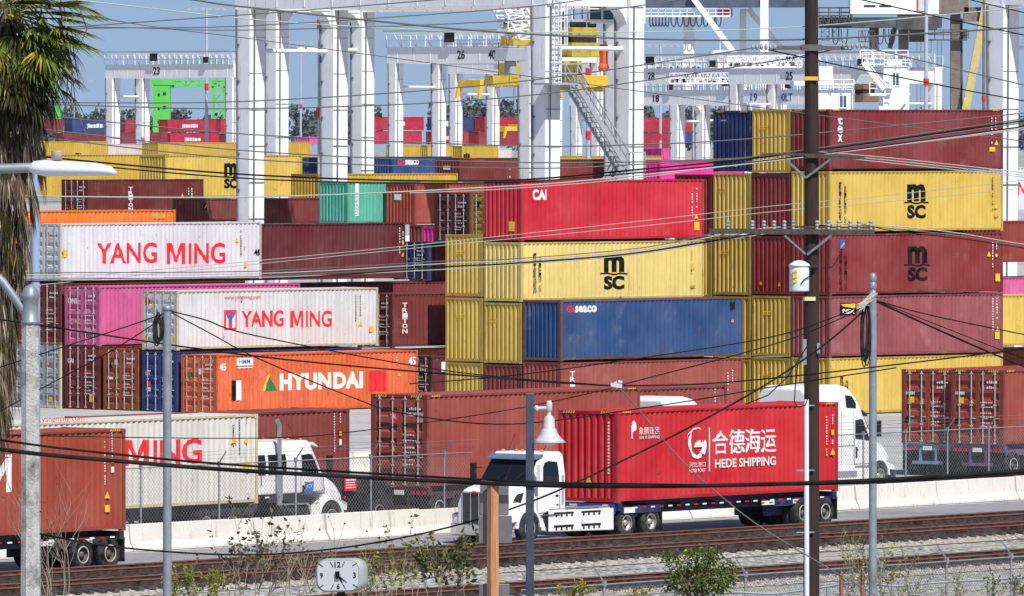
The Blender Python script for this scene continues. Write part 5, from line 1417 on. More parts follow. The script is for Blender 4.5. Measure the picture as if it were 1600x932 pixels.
s_ = 8.3; g2 = empty('green_gantry', 'bright green crane leg peeping out beside the palm', 'crane', GP(86, s_), 0)
mb = MB(); vs = [(-1.0, -1, hz(110, s_)), (0, -1, hz(110, s_)), (1.2, -1, hz(180, s_)), (.2, -1, hz(180, s_)), (-1.0, 1, hz(110, s_)), (0, 1, hz(110, s_)), (1.2, 1, hz(180, s_)), (.2, 1, hz(180, s_))]
mb.add(vs, [(3, 2, 1, 0), (4, 5, 6, 7), (0, 1, 5, 4), (1, 2, 6, 5), (2, 3, 7, 6), (3, 0, 4, 7)]); mb.box((.2, -1, 0), (1.2, 1, hz(180, s_) - .003)); mb.build('raked_leg', GRN, g2)
# ship-to-shore cranes
BRS = surf('weathered_brown_steel', (120, 106, 92), .7, 0, .25, .4, (70, 60, 52), .25)
DKS = surf('dark_crane_steel', (52, 54, 58), .7, 0, .3, .5, (100, 94, 80), .2)
NVS = surf('navy_boom_paint', (52, 66, 92), .6, 0, .25, .4)
YWS = surf('weathered_yellow_steel', (206, 184, 112), .6, 0, .15, .6, (150, 130, 80), .2)
s_ = 9.5
sts = empty('ship_crane', 'ship-to-shore crane with a navy boom and white legs behind the right stack', 'ship crane', GP(1090, s_), 0)
def lp(px, py, y=0): return Vector(((px - 1090) / s_, y, hz(py, s_)))
def beam(mb, a, b, wd, dp=2.0): mb.bar(a, b, dp, wd)
mb = MB(); mb.box(tuple(lp(996, 12, -2)), tuple(lp(1268, -14, 2))); mb.build('boom', NVS, sts)
mb = MB(); mb.box(tuple(lp(1068, 160, 0.5)) , tuple(lp(1085, 20, 3))); mb.build('leg', WHITE, sts)
mb = MB(); mb.box((lp(1187, 0).x, -2.4, 0), tuple(lp(1200, -10, -2.01))); mb.build('leg', WHITE, sts)
mb = MB(); mb.box((lp(1157, 0).x, 4, 0), tuple(lp(1167, 14, 6))); mb.build('leg', WHITE, sts)
mb = MB(); mb.bar(lp(1078, -8, -2.6), lp(1156, 96, -2.6), .9, .9); mb.build('diagonal_strut', WHITE, sts)
mb = MB(); mb.bar(lp(1170, 14, 3.5), lp(1222, 76, 3.5), .9, .9); mb.build('diagonal_strut', WHITE, sts)
mb = MB(); rail_run(mb, [lp(1006, 26, -2.4), lp(1140, 26, -2.4)], 1.2, .05); mb.bar(lp(1006, 26, -2.4), lp(1140, 26, -2.4), .8, .3); mb.build('festoon_walkway', WHITE, sts)
mb = MB()
for i in range(14):
    x = 1017 + i * 5 + (i > 5) * (i - 5) * 5; 
    wv = 2.5 if i < 6 else 4
    pts = [lp(x + math.cos(math.pi * t / 8) * -wv, 26 + math.sin(math.pi * t / 8) ** .5 * 16, -2.5) for t in range(9)]
    mb.path(pts, .09, 4)
mb.build('festoon_cable', BLACK, sts)
mb = MB(); mb.box(tuple(lp(1121, 27, -2.2)), tuple(lp(1144, 13, 1))); mb.box(tuple(lp(1127, 18, -2.21)), tuple(lp(1133, 24, -2.2))); mb.build('trolley', surf('dull_red_steel', (130, 40, 50), .6, 0, .3, 1), sts)
s_ = 12.0
st2 = empty('ship_crane', 'dark brown ship crane with a white machinery house and a yellow brace', 'ship crane', GP(1400, s_), 0)
def lp(px, py, y=0): return Vector(((px - 1400) / s_, y, hz(py, s_)))
mb = MB(); mb.box(tuple(lp(1280, 44, -3)), tuple(lp(1470, 28, 3))); mb.box(tuple(lp(1400, 47, -3.2)), tuple(lp(1462, 24, -3.003))); mb.build('girder', DKS, st2)
mb = MB(); mb.box(tuple(lp(1327, 23, -3.4)), tuple(lp(1465, -30, 2.5))); hs = mb.build('machinery_house', WHITE, st2)
mb = MB(); mb.box(tuple(lp(1430, 20, -3.44)), tuple(lp(1445, -20, -3.401))); mb.build('door', surf('orange_frame_paint', (190, 84, 50), .5), hs)
mb = MB(); mb.box(tuple(lp(1433, 18, -3.48)), tuple(lp(1442, -20, -3.441))); mb.build('window', surf('pale_panel', (206, 212, 230), .5), hs)
mb = MB()
for x in (1348, 1372): mb.box(tuple(lp(x, 12, -3.44)), tuple(lp(x + 18, 9, -3.401)))
mb.build('louvre_slot', STEEL_DK, hs)
mb = MB()
for y_ in (-3.2, 3.0): rail_run(mb, [lp(1278, 27, y_), lp(1330, 27, y_)], 1.2, .05); 
lattice(mb, lp(1278, 40, -3.2), lp(1330, 40, -3.2), 1.2, 8, .18); lattice(mb, lp(1282, 64, -3), lp(1282, 44, -3), 1.0, 3, .1, (1, 0, 0)); lattice(mb, lp(1300, 64, -3), lp(1300, 44, -3), .8, 3, .1, (1, 0, 0)); lattice(mb, lp(1340, 66, -3), lp(1366, 66, -3), 1.4, 5, .12)
mb.build('walkway', DKS, st2)
mb = MB(); mb.box(tuple(lp(1358, 90, -2)), tuple(lp(1372, 44, 0))); mb.build('hanger_column', DKS, st2)
mb = MB(); mb.bar(lp(1390, 76, 0), lp(1398, 44, 0), .6, .6); mb.build('brace', BRS, st2)
mb = MB(); mb.box((lp(1404, 0).x, -1, 0), tuple(lp(1419, 44, 1))); mb.build('leg', BRS, st2)
mb = MB(); mb.box((lp(1485, 0).x, -1, 0), tuple(lp(1500, 22, 1.2))); mb.build('leg', BRS, st2)
mb = MB(); mb.box((lp(1500.5, 0).x, -.8, 0), tuple(lp(1503.5, 30, 1))); mb.build('ladder', DKS, st2)
mb = MB(); mb.box(tuple(lp(1466, 22, -2)), tuple(lp(1512, 0, 2))); mb.box(tuple(lp(1505, 34, -2)), tuple(lp(1540, 12, 0))); mb.build('upper_platform', BRS, st2)
mb = MB(); mb.box(tuple(lp(1420, 66, -2)), tuple(lp(1446, 44, -.5))); mb.box(tuple(lp(1446, 64, -2)), tuple(lp(1510, 62, 0))); rail_run(mb, [lp(1446, 62, -2), lp(1512, 62, -2)], 1.2, .05); mb.box(tuple(lp(1503, 61, -2)), tuple(lp(1510, 46, -.6))); mb.build('lower_platform', DKS, st2)
mb = MB(); mb.bar(lp(1507, 172, -2.6), lp(1539, 6, -2.6), 1.0, 1.0); mb.bar(lp(1539, 6, -2.6), lp(1526, -20, -2.6), .9, .9); mb.build('brace', YWS, st2)
mb = MB()
for x in (1432, 1438, 1454, 1464, 1470): mb.bar(lp(x, 168, -1), lp(x, 64, -1), .06, .06)
mb.build('hoist_rope', DKS, st2)
mb = MB()
for x in (1304, 1318, 1374, 1386, 1392):
    pts = [lp(x + math.cos(math.pi * t / 8) * -5, 46 + math.sin(math.pi * t / 8) ** .6 * 24, -2.5) for t in range(9)]; mb.path(pts, .06, 4)
mb.build('festoon_cable', BLACK, st2)
# white cabin and trolley machinery on the far cranes, right of the wooden pole
def cabin(label, px, s, x0, x1, y0, y1, win, dep=3.0):
    t = empty('crane_cabin', label, 'crane cabin', GP(px, s), R(8))
    def q(x, y, d=0): return ((x - px) / s, d, hz(y, s))
    mb = MB(); mb.box(q(x0, y1, 0), q(x1, y0, dep)); mb.build('cabin_body', WHITE, t, bevel=.06)
    for a, b, c, d in win:
        wb = MB(); wb.box(q(a, d, -.06), q(b, c, -.003)); wo_ = wb.build('window', glass('cabin_glass'), t)
        fb_ = MB(); fb_.box(q(a - 1.5, d + 1.5, -.1), q(a, c - 1.5, -.002)); fb_.box(q(b, d + 1.5, -.1), q(b + 1.5, c - 1.5, -.002)); fb_.box(q(a, d + 1.5, -.1), q(b, d, -.002)); fb_.box(q(a, c, -.1), q(b, c - 1.5, -.002)); fb_.box(q((a + b) / 2 - .6, d, -.1), q((a + b) / 2 + .6, c, -.061)); fb_.build('frame', WHITE, wo_)
    hr = MB(); rail_run(hr, [q(x0, y0, -.4), q(x1, y0, -.4)], 9 / s, .05); hr.build('handrail', WHITE, t)
    return t, q
t, q = cabin('white crane cabin with tall window right of the wooden pole, upper right', 1400, 14.5, 1380, 1421, 103, 176, [(1394, 1404, 115, 134)])
mb = MB(); mb.bar(q(1345, 98, -1), q(1378, 140, -1), .15, .5); mb.bar(q(1350, 94, -1), q(1384, 138, -1), .12, .12); mb.bar(q(1400, 170, -1), q(1419, 146, -1), .2, .2); mb.box(q(1356, 150, -1), q(1382, 146, 1)); rail_run(mb, [q(1378, 138, -.8), q(1392, 138, -.8)], 1.6, .05); rail_run(mb, [q(1356, 148, -.8), q(1380, 148, -.8)], 1.3, .05); rail_run(mb, [q(1378, 166, -.8), q(1392, 166, -.8)], 1.3, .05); mb.box(q(1376, 138.5, -1), q(1394, 137, 0)); mb.box(q(1370, 172, -1), q(1395, 166, 0)); mb.build('stair_and_platform', WHITE, t)
mb = MB(); rail_run(mb, [q(1345, 100, -.5), q(1380, 100, -.5)], 1.2, .05); rail_run(mb, [q(1345, 92, .8), q(1421, 92, .8)], .9, .05); mb.box(q(1352, 100, .2), q(1366, 93, 1.2)); mb.box(q(1386, 103, .2), q(1398, 95, 1.2)); mb.tube(q(1404, 103, .6), q(1404, 94, .6), .5, n=12); mb.box(q(1345, 102, -.6), q(1380, 100, 1)); mb.build('roof_gallery', WHITE, t)
t, q = cabin('white crane cabin with teal window below the far crane rail', 1315, 15.0, 1278, 1333, 141, 176, [(1312, 1322, 150, 168)])
mb = MB(); mb.box(q(1278, 126, -.5), q(1300, 104, 2)); rail_run(mb, [q(1300, 141, -.5), q(1333, 141, -.5)], 1.1, .05); rail_run(mb, [q(1333, 176, -.5), q(1333, 141, -.5)], .6, .05); mb.box(q(1238, 134, -.5), q(1300, 127, 2)); mb.build('winch_house', WHITE, t)
t = headblock('dark hoist block with a brown base hanging left of the white upper cabin', GP(1351, 13.5), 2.6, 2.0, hz(128, 13.5), hz(160, 13.5), surf('brown_spreader', (120, 92, 58), .6, 0, .3, 1))
# fill of winches and rails on the crane tops (each a thing of its own)
t = empty('trolley_winch', 'white trolley winch on the far crane left of the wooden pole', 'winch', GP(1125, 13.0), YW)
mb = MB(); z = hz(97, 13.0); mb.box((-1.5, -1, z - 1.5), (1.5, 1, z)); mb.lathe([(.8, -.9), (.8, .9)], 16, 0, Matrix.Translation((-.4, 0, z + .6)) @ Matrix.Rotation(1.57, 4, 'X')); mb.box((.5, -.6, z), (1.3, .6, z + .9)); rail_run(mb, [(-1.5, -1.1, z), (1.5, -1.1, z)], 1.3, .05); mb.bar((0, 0, z), (0, 0, z + 3), .08, .08); mb.build('winch_body', WHITE, t)
# lattice arm of the trolley behind the nearest crane and festoon clutter
t = empty('trolley_lattice', 'white lattice trolley arm slanting down to the left yellow head block', 'trolley', GP(800, 25.0), YW)
def lq(px, py, y=0): return Vector(((px - 800) / 25.0 * 1.414, y, hz(py, 25.0)))
mb = MB()
for y_ in (-.5, .5):
    lattice(mb, lq(772, 2, y_), lq(803, 62, y_), 1.5, 8, .1, (1, 0, 0)); lattice(mb, lq(800, -10, y_), lq(828, 40, y_), 1.1, 7, .09, (1, 0, 0))
rail_run(mb, [lq(770, 0, -.7), lq(832, 0, -.7)], 1.2, .04); mb.box(tuple(lq(784, 50, -.5)), tuple(lq(806, 46, .5))); rail_run(mb, [lq(784, 46, -.55), lq(806, 46, -.55)], 1.0, .035); mb.build('lattice_arm', WHITE, t)
for lab, px, s_, x0, x1, y in (('white gallery of pipes and rails on the far crane rail above the navy container', 1120, 13.4, 1046, 1190, 131), ('white gallery of pipes and rails on the far crane right of the tall crane leg', 1040, 12.2, 998, 1100, 112), ('white gallery of winches on the far crane next to the wooden pole', 1200, 14.6, 1136, 1252, 106)):
    t = empty('crane_gallery', lab, 'crane gallery', GP(px, s_), 0)
    f_ = lambda x, yy, d=0: Vector(((x - px) / s_, d, hz(yy, s_)))
    mb = MB(); r2 = random.Random(px)
    rail_run(mb, [f_(x0, y, -2), f_(x1, y - 1, -2)], 1.2, .045); mb.bar(f_(x0, y, -2), f_(x1, y - 1, -2), .9, .2); lattice(mb, f_(x0, y - 4, -1.2), f_(x1, y - 5, -1.2), .9, 22, .09)
    for k in range(14):
        x = r2.uniform(x0, x1 - 8); w_ = r2.uniform(3, 9); hh = r2.uniform(3, 11); mb.box(tuple(f_(x, y, -1.9)), tuple(f_(x + w_, y - hh, -1.3)))
    for k in range(5):
        x = r2.uniform(x0, x1); mb.bar(f_(x, y, -1.6), f_(x + r2.uniform(-8, 8), y - r2.uniform(10, 20), -1.6), .1, .1)
    mb.build('gallery', WHITE, t)
    mb = MB()
    for k in range(7):
        x = r2.uniform(x0, x1 - 6); mb.box(tuple(f_(x, y - 1, -2.1)), tuple(f_(x + r2.uniform(2, 6), y - r2.uniform(4, 9), -1.95)))
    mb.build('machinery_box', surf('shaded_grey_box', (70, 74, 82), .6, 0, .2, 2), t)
# tree line far away
def leaf_blob(mb, c, rx, rz, n, rr, sz):
    for i in range(n):
        while True:
            d = Vector((rr.uniform(-1, 1), rr.uniform(-1, 1), rr.uniform(-1, 1)))
            if .2 < d.length < 1: break
        p = c + Vector((d.x * rx, d.y * rx, d.z * rz)); a = Vector((rr.gauss(0, 1), rr.gauss(0, 1), rr.gauss(0, 1))).normalized(); b = a.orthogonal().normalized(); e = a.cross(b)
        k = sz * rr.uniform(.6, 1.3); mb.add([p - b * k, p - e * k * .7, p + b * k, p + e * k * .7], [(0, 1, 2, 3)])
rr = random.Random(5); tl = MB(); s_ = 4.0
for x0, x1, top in ((70, 172, 172), (185, 300, 174), (430, 560, 170), (540, 600, 165), (688, 830, 160), (700, 800, 172), (1000, 1130, 172), (1040, 1110, 176), (330, 420, 176), (1400, 1620, 178)):
    x = x0
    while x < x1:
        tp_ = top + rr.uniform(-8, 9); wdt = rr.uniform(2.2, 4.5)
        c = GP(x, s_) + Vector((0, rr.uniform(-60, 60), 0)); zt_ = hz(tp_, s_)
        for j in range(3): leaf_blob(tl, Vector((c.x + rr.uniform(-2, 2), c.y, zt_ - 2.5 - j * 4)), wdt * (1 + j * .35), 3.2, 60, rr, 1.0)
        x += rr.uniform(8, 16)
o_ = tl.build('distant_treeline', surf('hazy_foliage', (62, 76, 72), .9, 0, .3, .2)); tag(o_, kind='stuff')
# ------------------------------------------------------------------ poles, lamps, clock, wires
def wood_mat(key, a, b, sc=(9, 9, .5)):
    m, n, p = new_mat(key); v = coords(n, sc)
    col = mixc(n, ramp(n, noise(n, v, 1.6, 6, .75), .35, .68), lin(a), lin(b)); n.links.new(col, p.inputs['Base Color']); p.inputs['Roughness'].default_value = .85
    bp = n.nodes.new('ShaderNodeBump'); bp.inputs['Strength'].default_value = .6; bp.inputs['Distance'].default_value = .02
    n.links.new(noise(n, v, 3, 6, .7), bp.inputs['Height']); n.links.new(bp.outputs[0], p.inputs['Normal']); return m
POLEW = wood_mat('creosoted_wood', (58, 39, 31), (28, 20, 17))
ARMW = wood_mat('weathered_arm_wood', (86, 77, 67), (56, 48, 41))
LUMB = wood_mat('raw_lumber', (200, 146, 104), (148, 98, 66))
PORC = surf('porcelain', (150, 156, 160), .3, 0, .15, 6)
# wooden utility pole
s_ = 70.0; W_ = GP(1268, s_)
wp = empty('utility_pole', 'tall dark wooden utility pole with crossarms and a white transformer', 'utility pole', W_)
def wl(px, py, y=0): return Vector(((px - 1268) / s_, y, hz(py, s_)))
mb = MB(); mb.path([(0.0, 0, 0), wl(1268.5, 500), wl(1267.5, -60)], [.185, .168, .145], 16); mb.build('pole_shaft', POLEW, wp)
def bandp(px, y0, y1, col, nm):
    mb = MB(); mb.box(wl(px - 10, y1, -.20), wl(px + 10, y0, -.16)); mb.build(nm, col, wp)
bandp(1267, 120, 126, YEL, 'yellow_tag'); bandp(1264, 464, 470, surf('pale_tag', (226, 214, 150), .5), 'pale_tag')
ca = MB(); ca.prism([(wl(1205, 0).x, hz(78, s_)), (wl(1214, 0).x, hz(72, s_)), (wl(1256, 0).x, hz(71.5, s_)), (wl(1256, 0).x, hz(79, s_))], -.12, .0); ca.prism([(wl(1280, 0).x, hz(71.5, s_)), (wl(1318, 0).x, hz(73, s_)), (wl(1322, 0).x, hz(79, s_)), (wl(1280, 0).x, hz(79, s_))], -.12, .0); ca.box(wl(1202, 79, -.15), wl(1330, 77, -.121)); ca.box(wl(1252, 80, -.19), wl(1284, 70, -.16))
cr = ca.build('crossarm', surf('brown_fibre_arm', (92, 84, 78), .6, 0, .2, 3), wp, fix=True)
def insul(mb, x, y, d=-.15, horiz=True, n=5, r=.085):
    for i in range(n):
        c = wl(x, y, d)
        M = Matrix.Translation(c + Vector(((i - n / 2) * .1, 0, 0))) @ Matrix.Rotation(math.pi / 2, 4, 'Y') if horiz else Matrix.Translation(c + Vector((0, 0, (i - n / 2) * .075)))
        mb.lathe([(.03, 0), (r, .02), (r * .9, .05), (.03, .07)], 10, 0, M)
mb = MB(); insul(mb, 1194, 74, n=6, r=.07); insul(mb, 1336, 72, n=6, r=.07); mb.build('insulator_string', PORC, cr)
mb = MB(); mb.bar(wl(1258, 243.5, -.18), wl(1350, 246.5, -.26), .1, .09); mb.bar(wl(1190, 241, -.30), wl(1258, 241.5, -.22), .06, .05); cr = mb.build('crossarm', ARMW, wp)
mb = MB(); mb.bar(wl(1227, 249, -.27), wl(1258, 278, -.2), .05, .05); mb.bar(wl(1297, 249, -.27), wl(1259, 278, -.2), .06, .05); mb.build('arm_brace', surf('weathered_brace', (112, 118, 122), .6, .1, .15, 3), cr)
mb = MB(); mb.bar(wl(1108, 361, -.25), wl(1366, 363, -.25), .12, .115); mb.bar(wl(1250, 355, -.24), wl(1366, 356, -.25), .07, .05); cr = mb.build('crossarm', ARMW, wp)
mb = MB(); mb.bar(wl(1225, 368, -.3), wl(1258, 397, -.21), .05, .04); mb.bar(wl(1298, 368, -.3), wl(1261, 398, -.21), .065, .05); mb.build('arm_brace', surf('weathered_brace', (112, 118, 122), .6, .1, .15, 3), cr)
for x in (1175, 1193, 1209, 1225, 1239, 1276, 1294, 1310, 1328, 1341, 1360, 1137):
    mb = MB(); insul(mb, x, 352, -.25, False, 3, .05); mb.build('insulator', PORC, cr)
mb = MB(); c = wl(1248, 433, -.42); zt_, zb_ = hz(415, s_), hz(455, s_)
mb.lathe([(.215, zb_), (.22, zb_ + .03), (.22, zt_ - .02), (.205, zt_)], 22, 0, Matrix.Translation((c.x, c.y, 0)))
mb.lathe([(.24, zt_ - .015), (.23, zt_ + .03), (.12, zt_ + .10), (.03, zt_ + .12)], 22, 0, Matrix.Translation((c.x, c.y, 0)))
tfm = mb.build('transformer', surf('transformer_white', (222, 224, 226), .4, 0, .06, 3), wp)
mb = MB()
for y0, y1 in ((421, 425), (427, 434), (437, 441)): mb.box((c.x - .15, c.y - .222, hz(y1, s_)), (c.x - .05, c.y - .2, hz(y0, s_)))
mb.build('yellow_label', LETY, tfm)
mb = MB(); mb.path([(c.x + .02, c.y - .24, hz(444, s_)), (c.x + .1, c.y - .25, hz(436, s_)), (c.x + .24, c.y - .1, hz(431, s_))], .012, 5); mb.path([wl(1285, 419, -.15), wl(1298, 418, -.3), wl(1306, 409, -.3), wl(1312, 396, -.3)], .012, 5); mb.tube(wl(1262, 418, -.4), wl(1275, 418, -.2), .045, n=8); mb.build('transformer_lead', BLACK, tfm)
mb = MB(); mb.tube(wl(1259.5, 624, -.24) , Vector((wl(1261, 0).x, -.24, 0)), .058, n=10); mb.build('conduit', surf('white_plastic', (222, 226, 230), .4, 0, .06, 2), wp)
mb = MB()
for y in (634, 735, 832): mb.bar(wl(1244, y, -.26), wl(1272, y - .5, -.22), .05, .03)
mb.build('conduit_strap', GALV, wp)
mb = MB(); mb.box(wl(1254, 570, -.22), wl(1260, 530, -.18)); mb.box(wl(1276, 552, -.2), wl(1281, 536, -.16)); mb.build('bracket', GALV, wp)
# galvanised poles
def galv_pole(label, px, top, s, r, balls=False):
    p = GP(px, s); zt = hz(top, s)
    t = empty('steel_pole', label, 'pole', p)
    mb = MB(); mb.path([(0, 0, 0), (0, 0, zt)], [r * 1.12, r], 14); mb.build('pole_shaft', GALV, t)
    c = MB()
    if balls:
        for k in range(3): c.lathe([(.02, -.10 * .9), (r * .8, -.07), (r, 0), (r * .8, .07), (.02, .09)], 12, 0, Matrix.Translation((0, 0, zt + .06 + k * .14)))
    else: c.lathe([(r * 1.1, 0), (r * 1.1, .06), (r * .5, .09)], 14, 0, Matrix.Translation((0, 0, zt)))
    c.build('finial' if balls else 'pole_cap', GALV, t)
    return t, p, zt
gp1, g1p, g1z = galv_pole('grey steel pole with a hanging black cable coil left of the white truck', 261, 486, 100, .066)
gp2, g2p, g2z = galv_pole('grey steel pole with ball finial and a long black cable coil at the right', 1364, 466, 92, .066, True)
def coil(label, px, s, top, bot, wd, n, x0):
    t = empty('cable_coil', label, 'cable coil', GP(px, s))
    mb = MB(); rr = random.Random(int(px))
    for k in range(n):
        ww = wd / s * rr.uniform(.5, 1); zt, zb = hz(top + rr.uniform(0, 12), s), hz(bot - rr.uniform(0, (bot - top) * .25), s); zc_, hz_ = (zt + zb) / 2, (zt - zb) / 2
        xo = (x0 - px) / s + rr.uniform(-.03, .03)
        pts = [(xo + ww / 2 * math.sin(2 * math.pi * i / 20), -.12 + rr.uniform(-.02, .02), zc_ + hz_ * math.cos(2 * math.pi * i / 20)) for i in range(21)]
        mb.path(pts, .012, 5)
    mb.build('coil', BLACK, t)
coil('black cable coil hanging at the top of the left grey pole', 261, 100.5, 487, 543, 15, 7, 248)
coil('long black cable coil hanging from the right grey pole', 1364, 92.5, 472, 574, 15, 9, 1352)
mb = MB(); rr = random.Random(9)
for k in range(12): mb.path([P(1364 + rr.uniform(-4, 8), 462 + rr.uniform(-4, 6), 92.6), P(1352 + rr.uniform(-6, 6), 470 + rr.uniform(-3, 8), 92.7), P(1346 + rr.uniform(-8, 12), 480 + rr.uniform(-4, 8), 92.7)], .012, 4)
tag(mb.build('cable_splice', surf('pale_cable', (176, 168, 158), .6)), 'tangle of pale cable ends at the top of the right grey pole', 'cable splice')
# concrete lamp post
CONC = surf('speckled_concrete', (196, 194, 190), .9, 0, .25, 30, (96, 94, 90), .5, .5, 40)
s_ = 110.0; lpz = GP(47, s_)
lpo = empty('street_lamp', 'concrete street lamp post with a grey steel cap at the left edge', 'street lamp', lpz)
def l1(px, py, y=0): return Vector(((px - 47) / s_, y, hz(py, s_)))
mb = MB(); zt_ = hz(505, s_)
vs = []; r0, r1 = .155, .118
for z, r_ in ((0, .20), (hz(932, s_), .135), (zt_, .118)):
    for k in range(8): an = (k + .5) * math.pi / 4; vs.append((r_ * math.cos(an) / .924, r_ * math.sin(an) / .924, z))
mb.add(vs, [(j * 8 + i, j * 8 + (i + 1) % 8, (j + 1) * 8 + (i + 1) % 8, (j + 1) * 8 + i) for j in range(2) for i in range(8)] + [tuple(range(16, 24))]); mb.build('concrete_shaft', CONC, lpo)
mb = MB(); mb.lathe([(.135, zt_ - .02), (.135, zt_ + .03), (.118, zt_ + .04), (.118, zt_ + .34), (.135, zt_ + .36), (.13, zt_ + .4), (.1, zt_ + .48), (.05, zt_ + .53), (.01, zt_ + .55)], 20); mb.build('post_cap', GALV, lpo)
mb = MB(); mb.path([l1(40, 490), l1(24, 468), l1(4, 440), l1(-30, 410), l1(-80, 385)], [.062, .06, .058, .055, .052], 12); mb.build('lamp_arm', GALV, lpo)
mb = MB(); mb.path([l1(-80, 385), l1(-100, 380), l1(-190, 372)], [.05, .09, .06], 10); mb.build('lamp_head', surf('lamp_head_grey', (190, 198, 206), .4, .1, .08, 3), lpo)
# cobra-head lamp whose post stands outside the frame
s_ = 118.0; t = empty('street_lamp', 'white cobra-head street lamp on a long grey arm at the upper left', 'street lamp', GP(-230, s_))
def l2_(px, py, y=0): return Vector(((px + 230) / s_, y, hz(py, s_)))
mb = MB(); mb.path([(0, 0, 0), l2_(-230, 300)], [.14, .09], 14); mb.build('pole_shaft', GALV, t)
mb = MB(); mb.path([l2_(-230, 330), l2_(-180, 300), l2_(-80, 275), l2_(0, 264), l2_(52, 262)], [.07, .07, .068, .066, .064], 12); mb.build('lamp_arm', GALV, t)
mb = MB()
top = [(44, 262, .5), (52, 252, .75), (70, 250, 1), (110, 252, 1), (150, 254.5, .9), (174, 260, .6), (182, 268, .25)]
bot = [(44, 266), (52, 273), (70, 277), (110, 277), (150, 276), (174, 276), (182, 274)]
secs = []
for (x, yt, wf), (xb, yb) in zip(top, bot):
    zt_, zb_ = l2_(0, yt).z, l2_(0, yb).z; hw = .17 * wf; zc_ = (zt_ + zb_) / 2
    secs.append((l2_(x, 0).x, [(hw * math.cos(a), zc_ + (zt_ - zb_) / 2 * math.sin(a) * (1 if math.sin(a) > 0 else .9)) for a in [k * math.pi / 6 for k in range(12)]]))
loft(mb, secs); lh = mb.build('lamp_head', surf('lamp_head_white', (222, 230, 238), .35, .1, .05, 4), t, fix=True)
for p_ in lh.data.polygons: p_.use_smooth = True
mb = MB(); mb.lathe([(.075, 0), (.075, .12), (.07, .13)], 14, 0, Matrix.Translation(l2_(89, 251))); mb.build('photocell', surf('photocell_tan', (176, 160, 146), .5), lh)
# pale steel mast behind the palm
s_ = 62; t = empty('steel_pole', 'pale blue-grey steel pole beside the palm trunk', 'pole', GP(55, s_))
mb = MB(); mb.path([(0, 0, 0), (0, 0, hz(206, s_))], [.14, .10], 12); mb.build('pole_shaft', surf('pale_blue_steel', (150, 172, 200), .5, .1, .1, 2), t)
# barn lamp on the dark post
s_ = 112.0; DB = surf('dark_blue_grey_paint', (56, 66, 82), .4, .1, .12, 3)
t = empty('street_lamp', 'dark post with a white barn-shade lamp in front of the red container truck', 'street lamp', GP(828, s_))
def l3_(px, py, y=0): return Vector(((px - 828) / s_, y, hz(py, s_)))
mb = MB(); mb.box((-.058, -.058, 0), (.058, .058, hz(615, s_))); mb.build('post', DB, t, bevel=.01)
LS = surf('lamp_shade_white', (190, 192, 194), .4, 0, .1, 5, (120, 116, 110), .12)
mb = MB(); mb.tube(l3_(834, 639), l3_(858, 638), .028, n=8); mb.lathe([(.03, -.02), (.045, 0), (.045, .10), (.03, .14)], 12, 0, Matrix.Translation(l3_(858, 642))); mb.lathe([(.05, 0), (.05, .04)], 10, 0, Matrix.Translation(l3_(836, 639)) @ Matrix.Rotation(1.57, 4, 'Y')); mb.build('bracket', LS, t)
c = l3_(858, 692)
k = 1 / s_
mb = MB(); mb.lathe([(26 * k, 0), (26.5 * k, .6 * k), (20 * k, 6 * k), (14 * k, 14 * k), (11 * k, 21 * k), (9 * k, 23 * k), (8.5 * k, 37 * k), (6 * k, 41 * k), (3 * k, 43 * k), (3 * k, 50 * k)], 28, 0, Matrix.Translation(c)); mb.build('lamp_shade', LS, t)
mb = MB(); mb.lathe([(2 * k, -5 * k), (8 * k, -3 * k), (9.5 * k, 1.5 * k)], 16, 0, Matrix.Translation(c)); mb.build('bulb', surf('frosted_glass', (220, 214, 196), .3, 0, .05, 3), t)
# timber sign post, seen from the back of its signs
s_ = 112.0; t = empty('sign_post', 'raw timber sign post with grey metal sign backs before the white tractor', 'sign post', GP(770, s_))
def l4(px, py, y=0): return Vector(((px - 770) / s_, y, hz(py, s_)))
mb = MB(); zt_ = hz(753, s_); mb.box((-.07, -.05, 0), (.07, .05, zt_)); mb.build('timber_post', LUMB, t, (0, 0, 0), (0, 0, R(38)), .004, 1)
ALU = surf('sign_back_metal', (128, 128, 130), .45, .5, .25, 1.6, (96, 90, 86), .3)
rot = R(10)
for (x0, y0, x1, y1) in ((750, 757, 795, 806), (748, 806.5, 800, 850), (748, 914, 796, 960)):
    mb = MB(); mb.box(l4(x0, y1, .10), l4(x1, y0, .115)); mb.build('sign_plate', ALU, t, bevel=.02)
# clock
CLK = surf('clock_plastic', (164, 166, 168), .35, 0, .06, 6); FACE = surf('clock_face', (208, 211, 216), .5, 0, .03, 5)
s_ = 110.0; t = empty('street_clock', 'white rounded-box clock reading about twenty past four', 'clock', GP(528, s_) , 0)
zc_ = hz(900, s_); rotz = R(-22)
ax = Vector((math.cos(rotz), math.sin(rotz), 0)); ay = Vector((-math.sin(rotz), math.cos(rotz), 0))
def rrect(w_, h_, r_, n=5):
    pts = []
    for cx, cz, a in ((w_ / 2 - r_, h_ / 2 - r_, 0), (-w_ / 2 + r_, h_ / 2 - r_, 90), (-w_ / 2 + r_, -h_ / 2 + r_, 180), (w_ / 2 - r_, -h_ / 2 + r_, 270)):
        for i in range(n + 1): an = R(a + 90 * i / n); pts.append((cx + r_ * math.cos(an), cz + r_ * math.sin(an)))
    return pts
Mc = Matrix.Translation((0, 0, zc_)) @ Matrix.Rotation(rotz, 4, 'Z') @ Matrix.Rotation(R(-2), 4, 'Y')
wf, hf = .70, .47
mb = MB(); rings = []
for y, sc in ((.0, .93), (.02, 1.0), (.16, 1.03), (.30, .96), (.36, .82)):
    rings.append([(x * sc, y, z * sc) for x, z in rrect(wf, hf, .15)])
k = len(rings[0]); vs = [p for r_ in rings for p in r_]
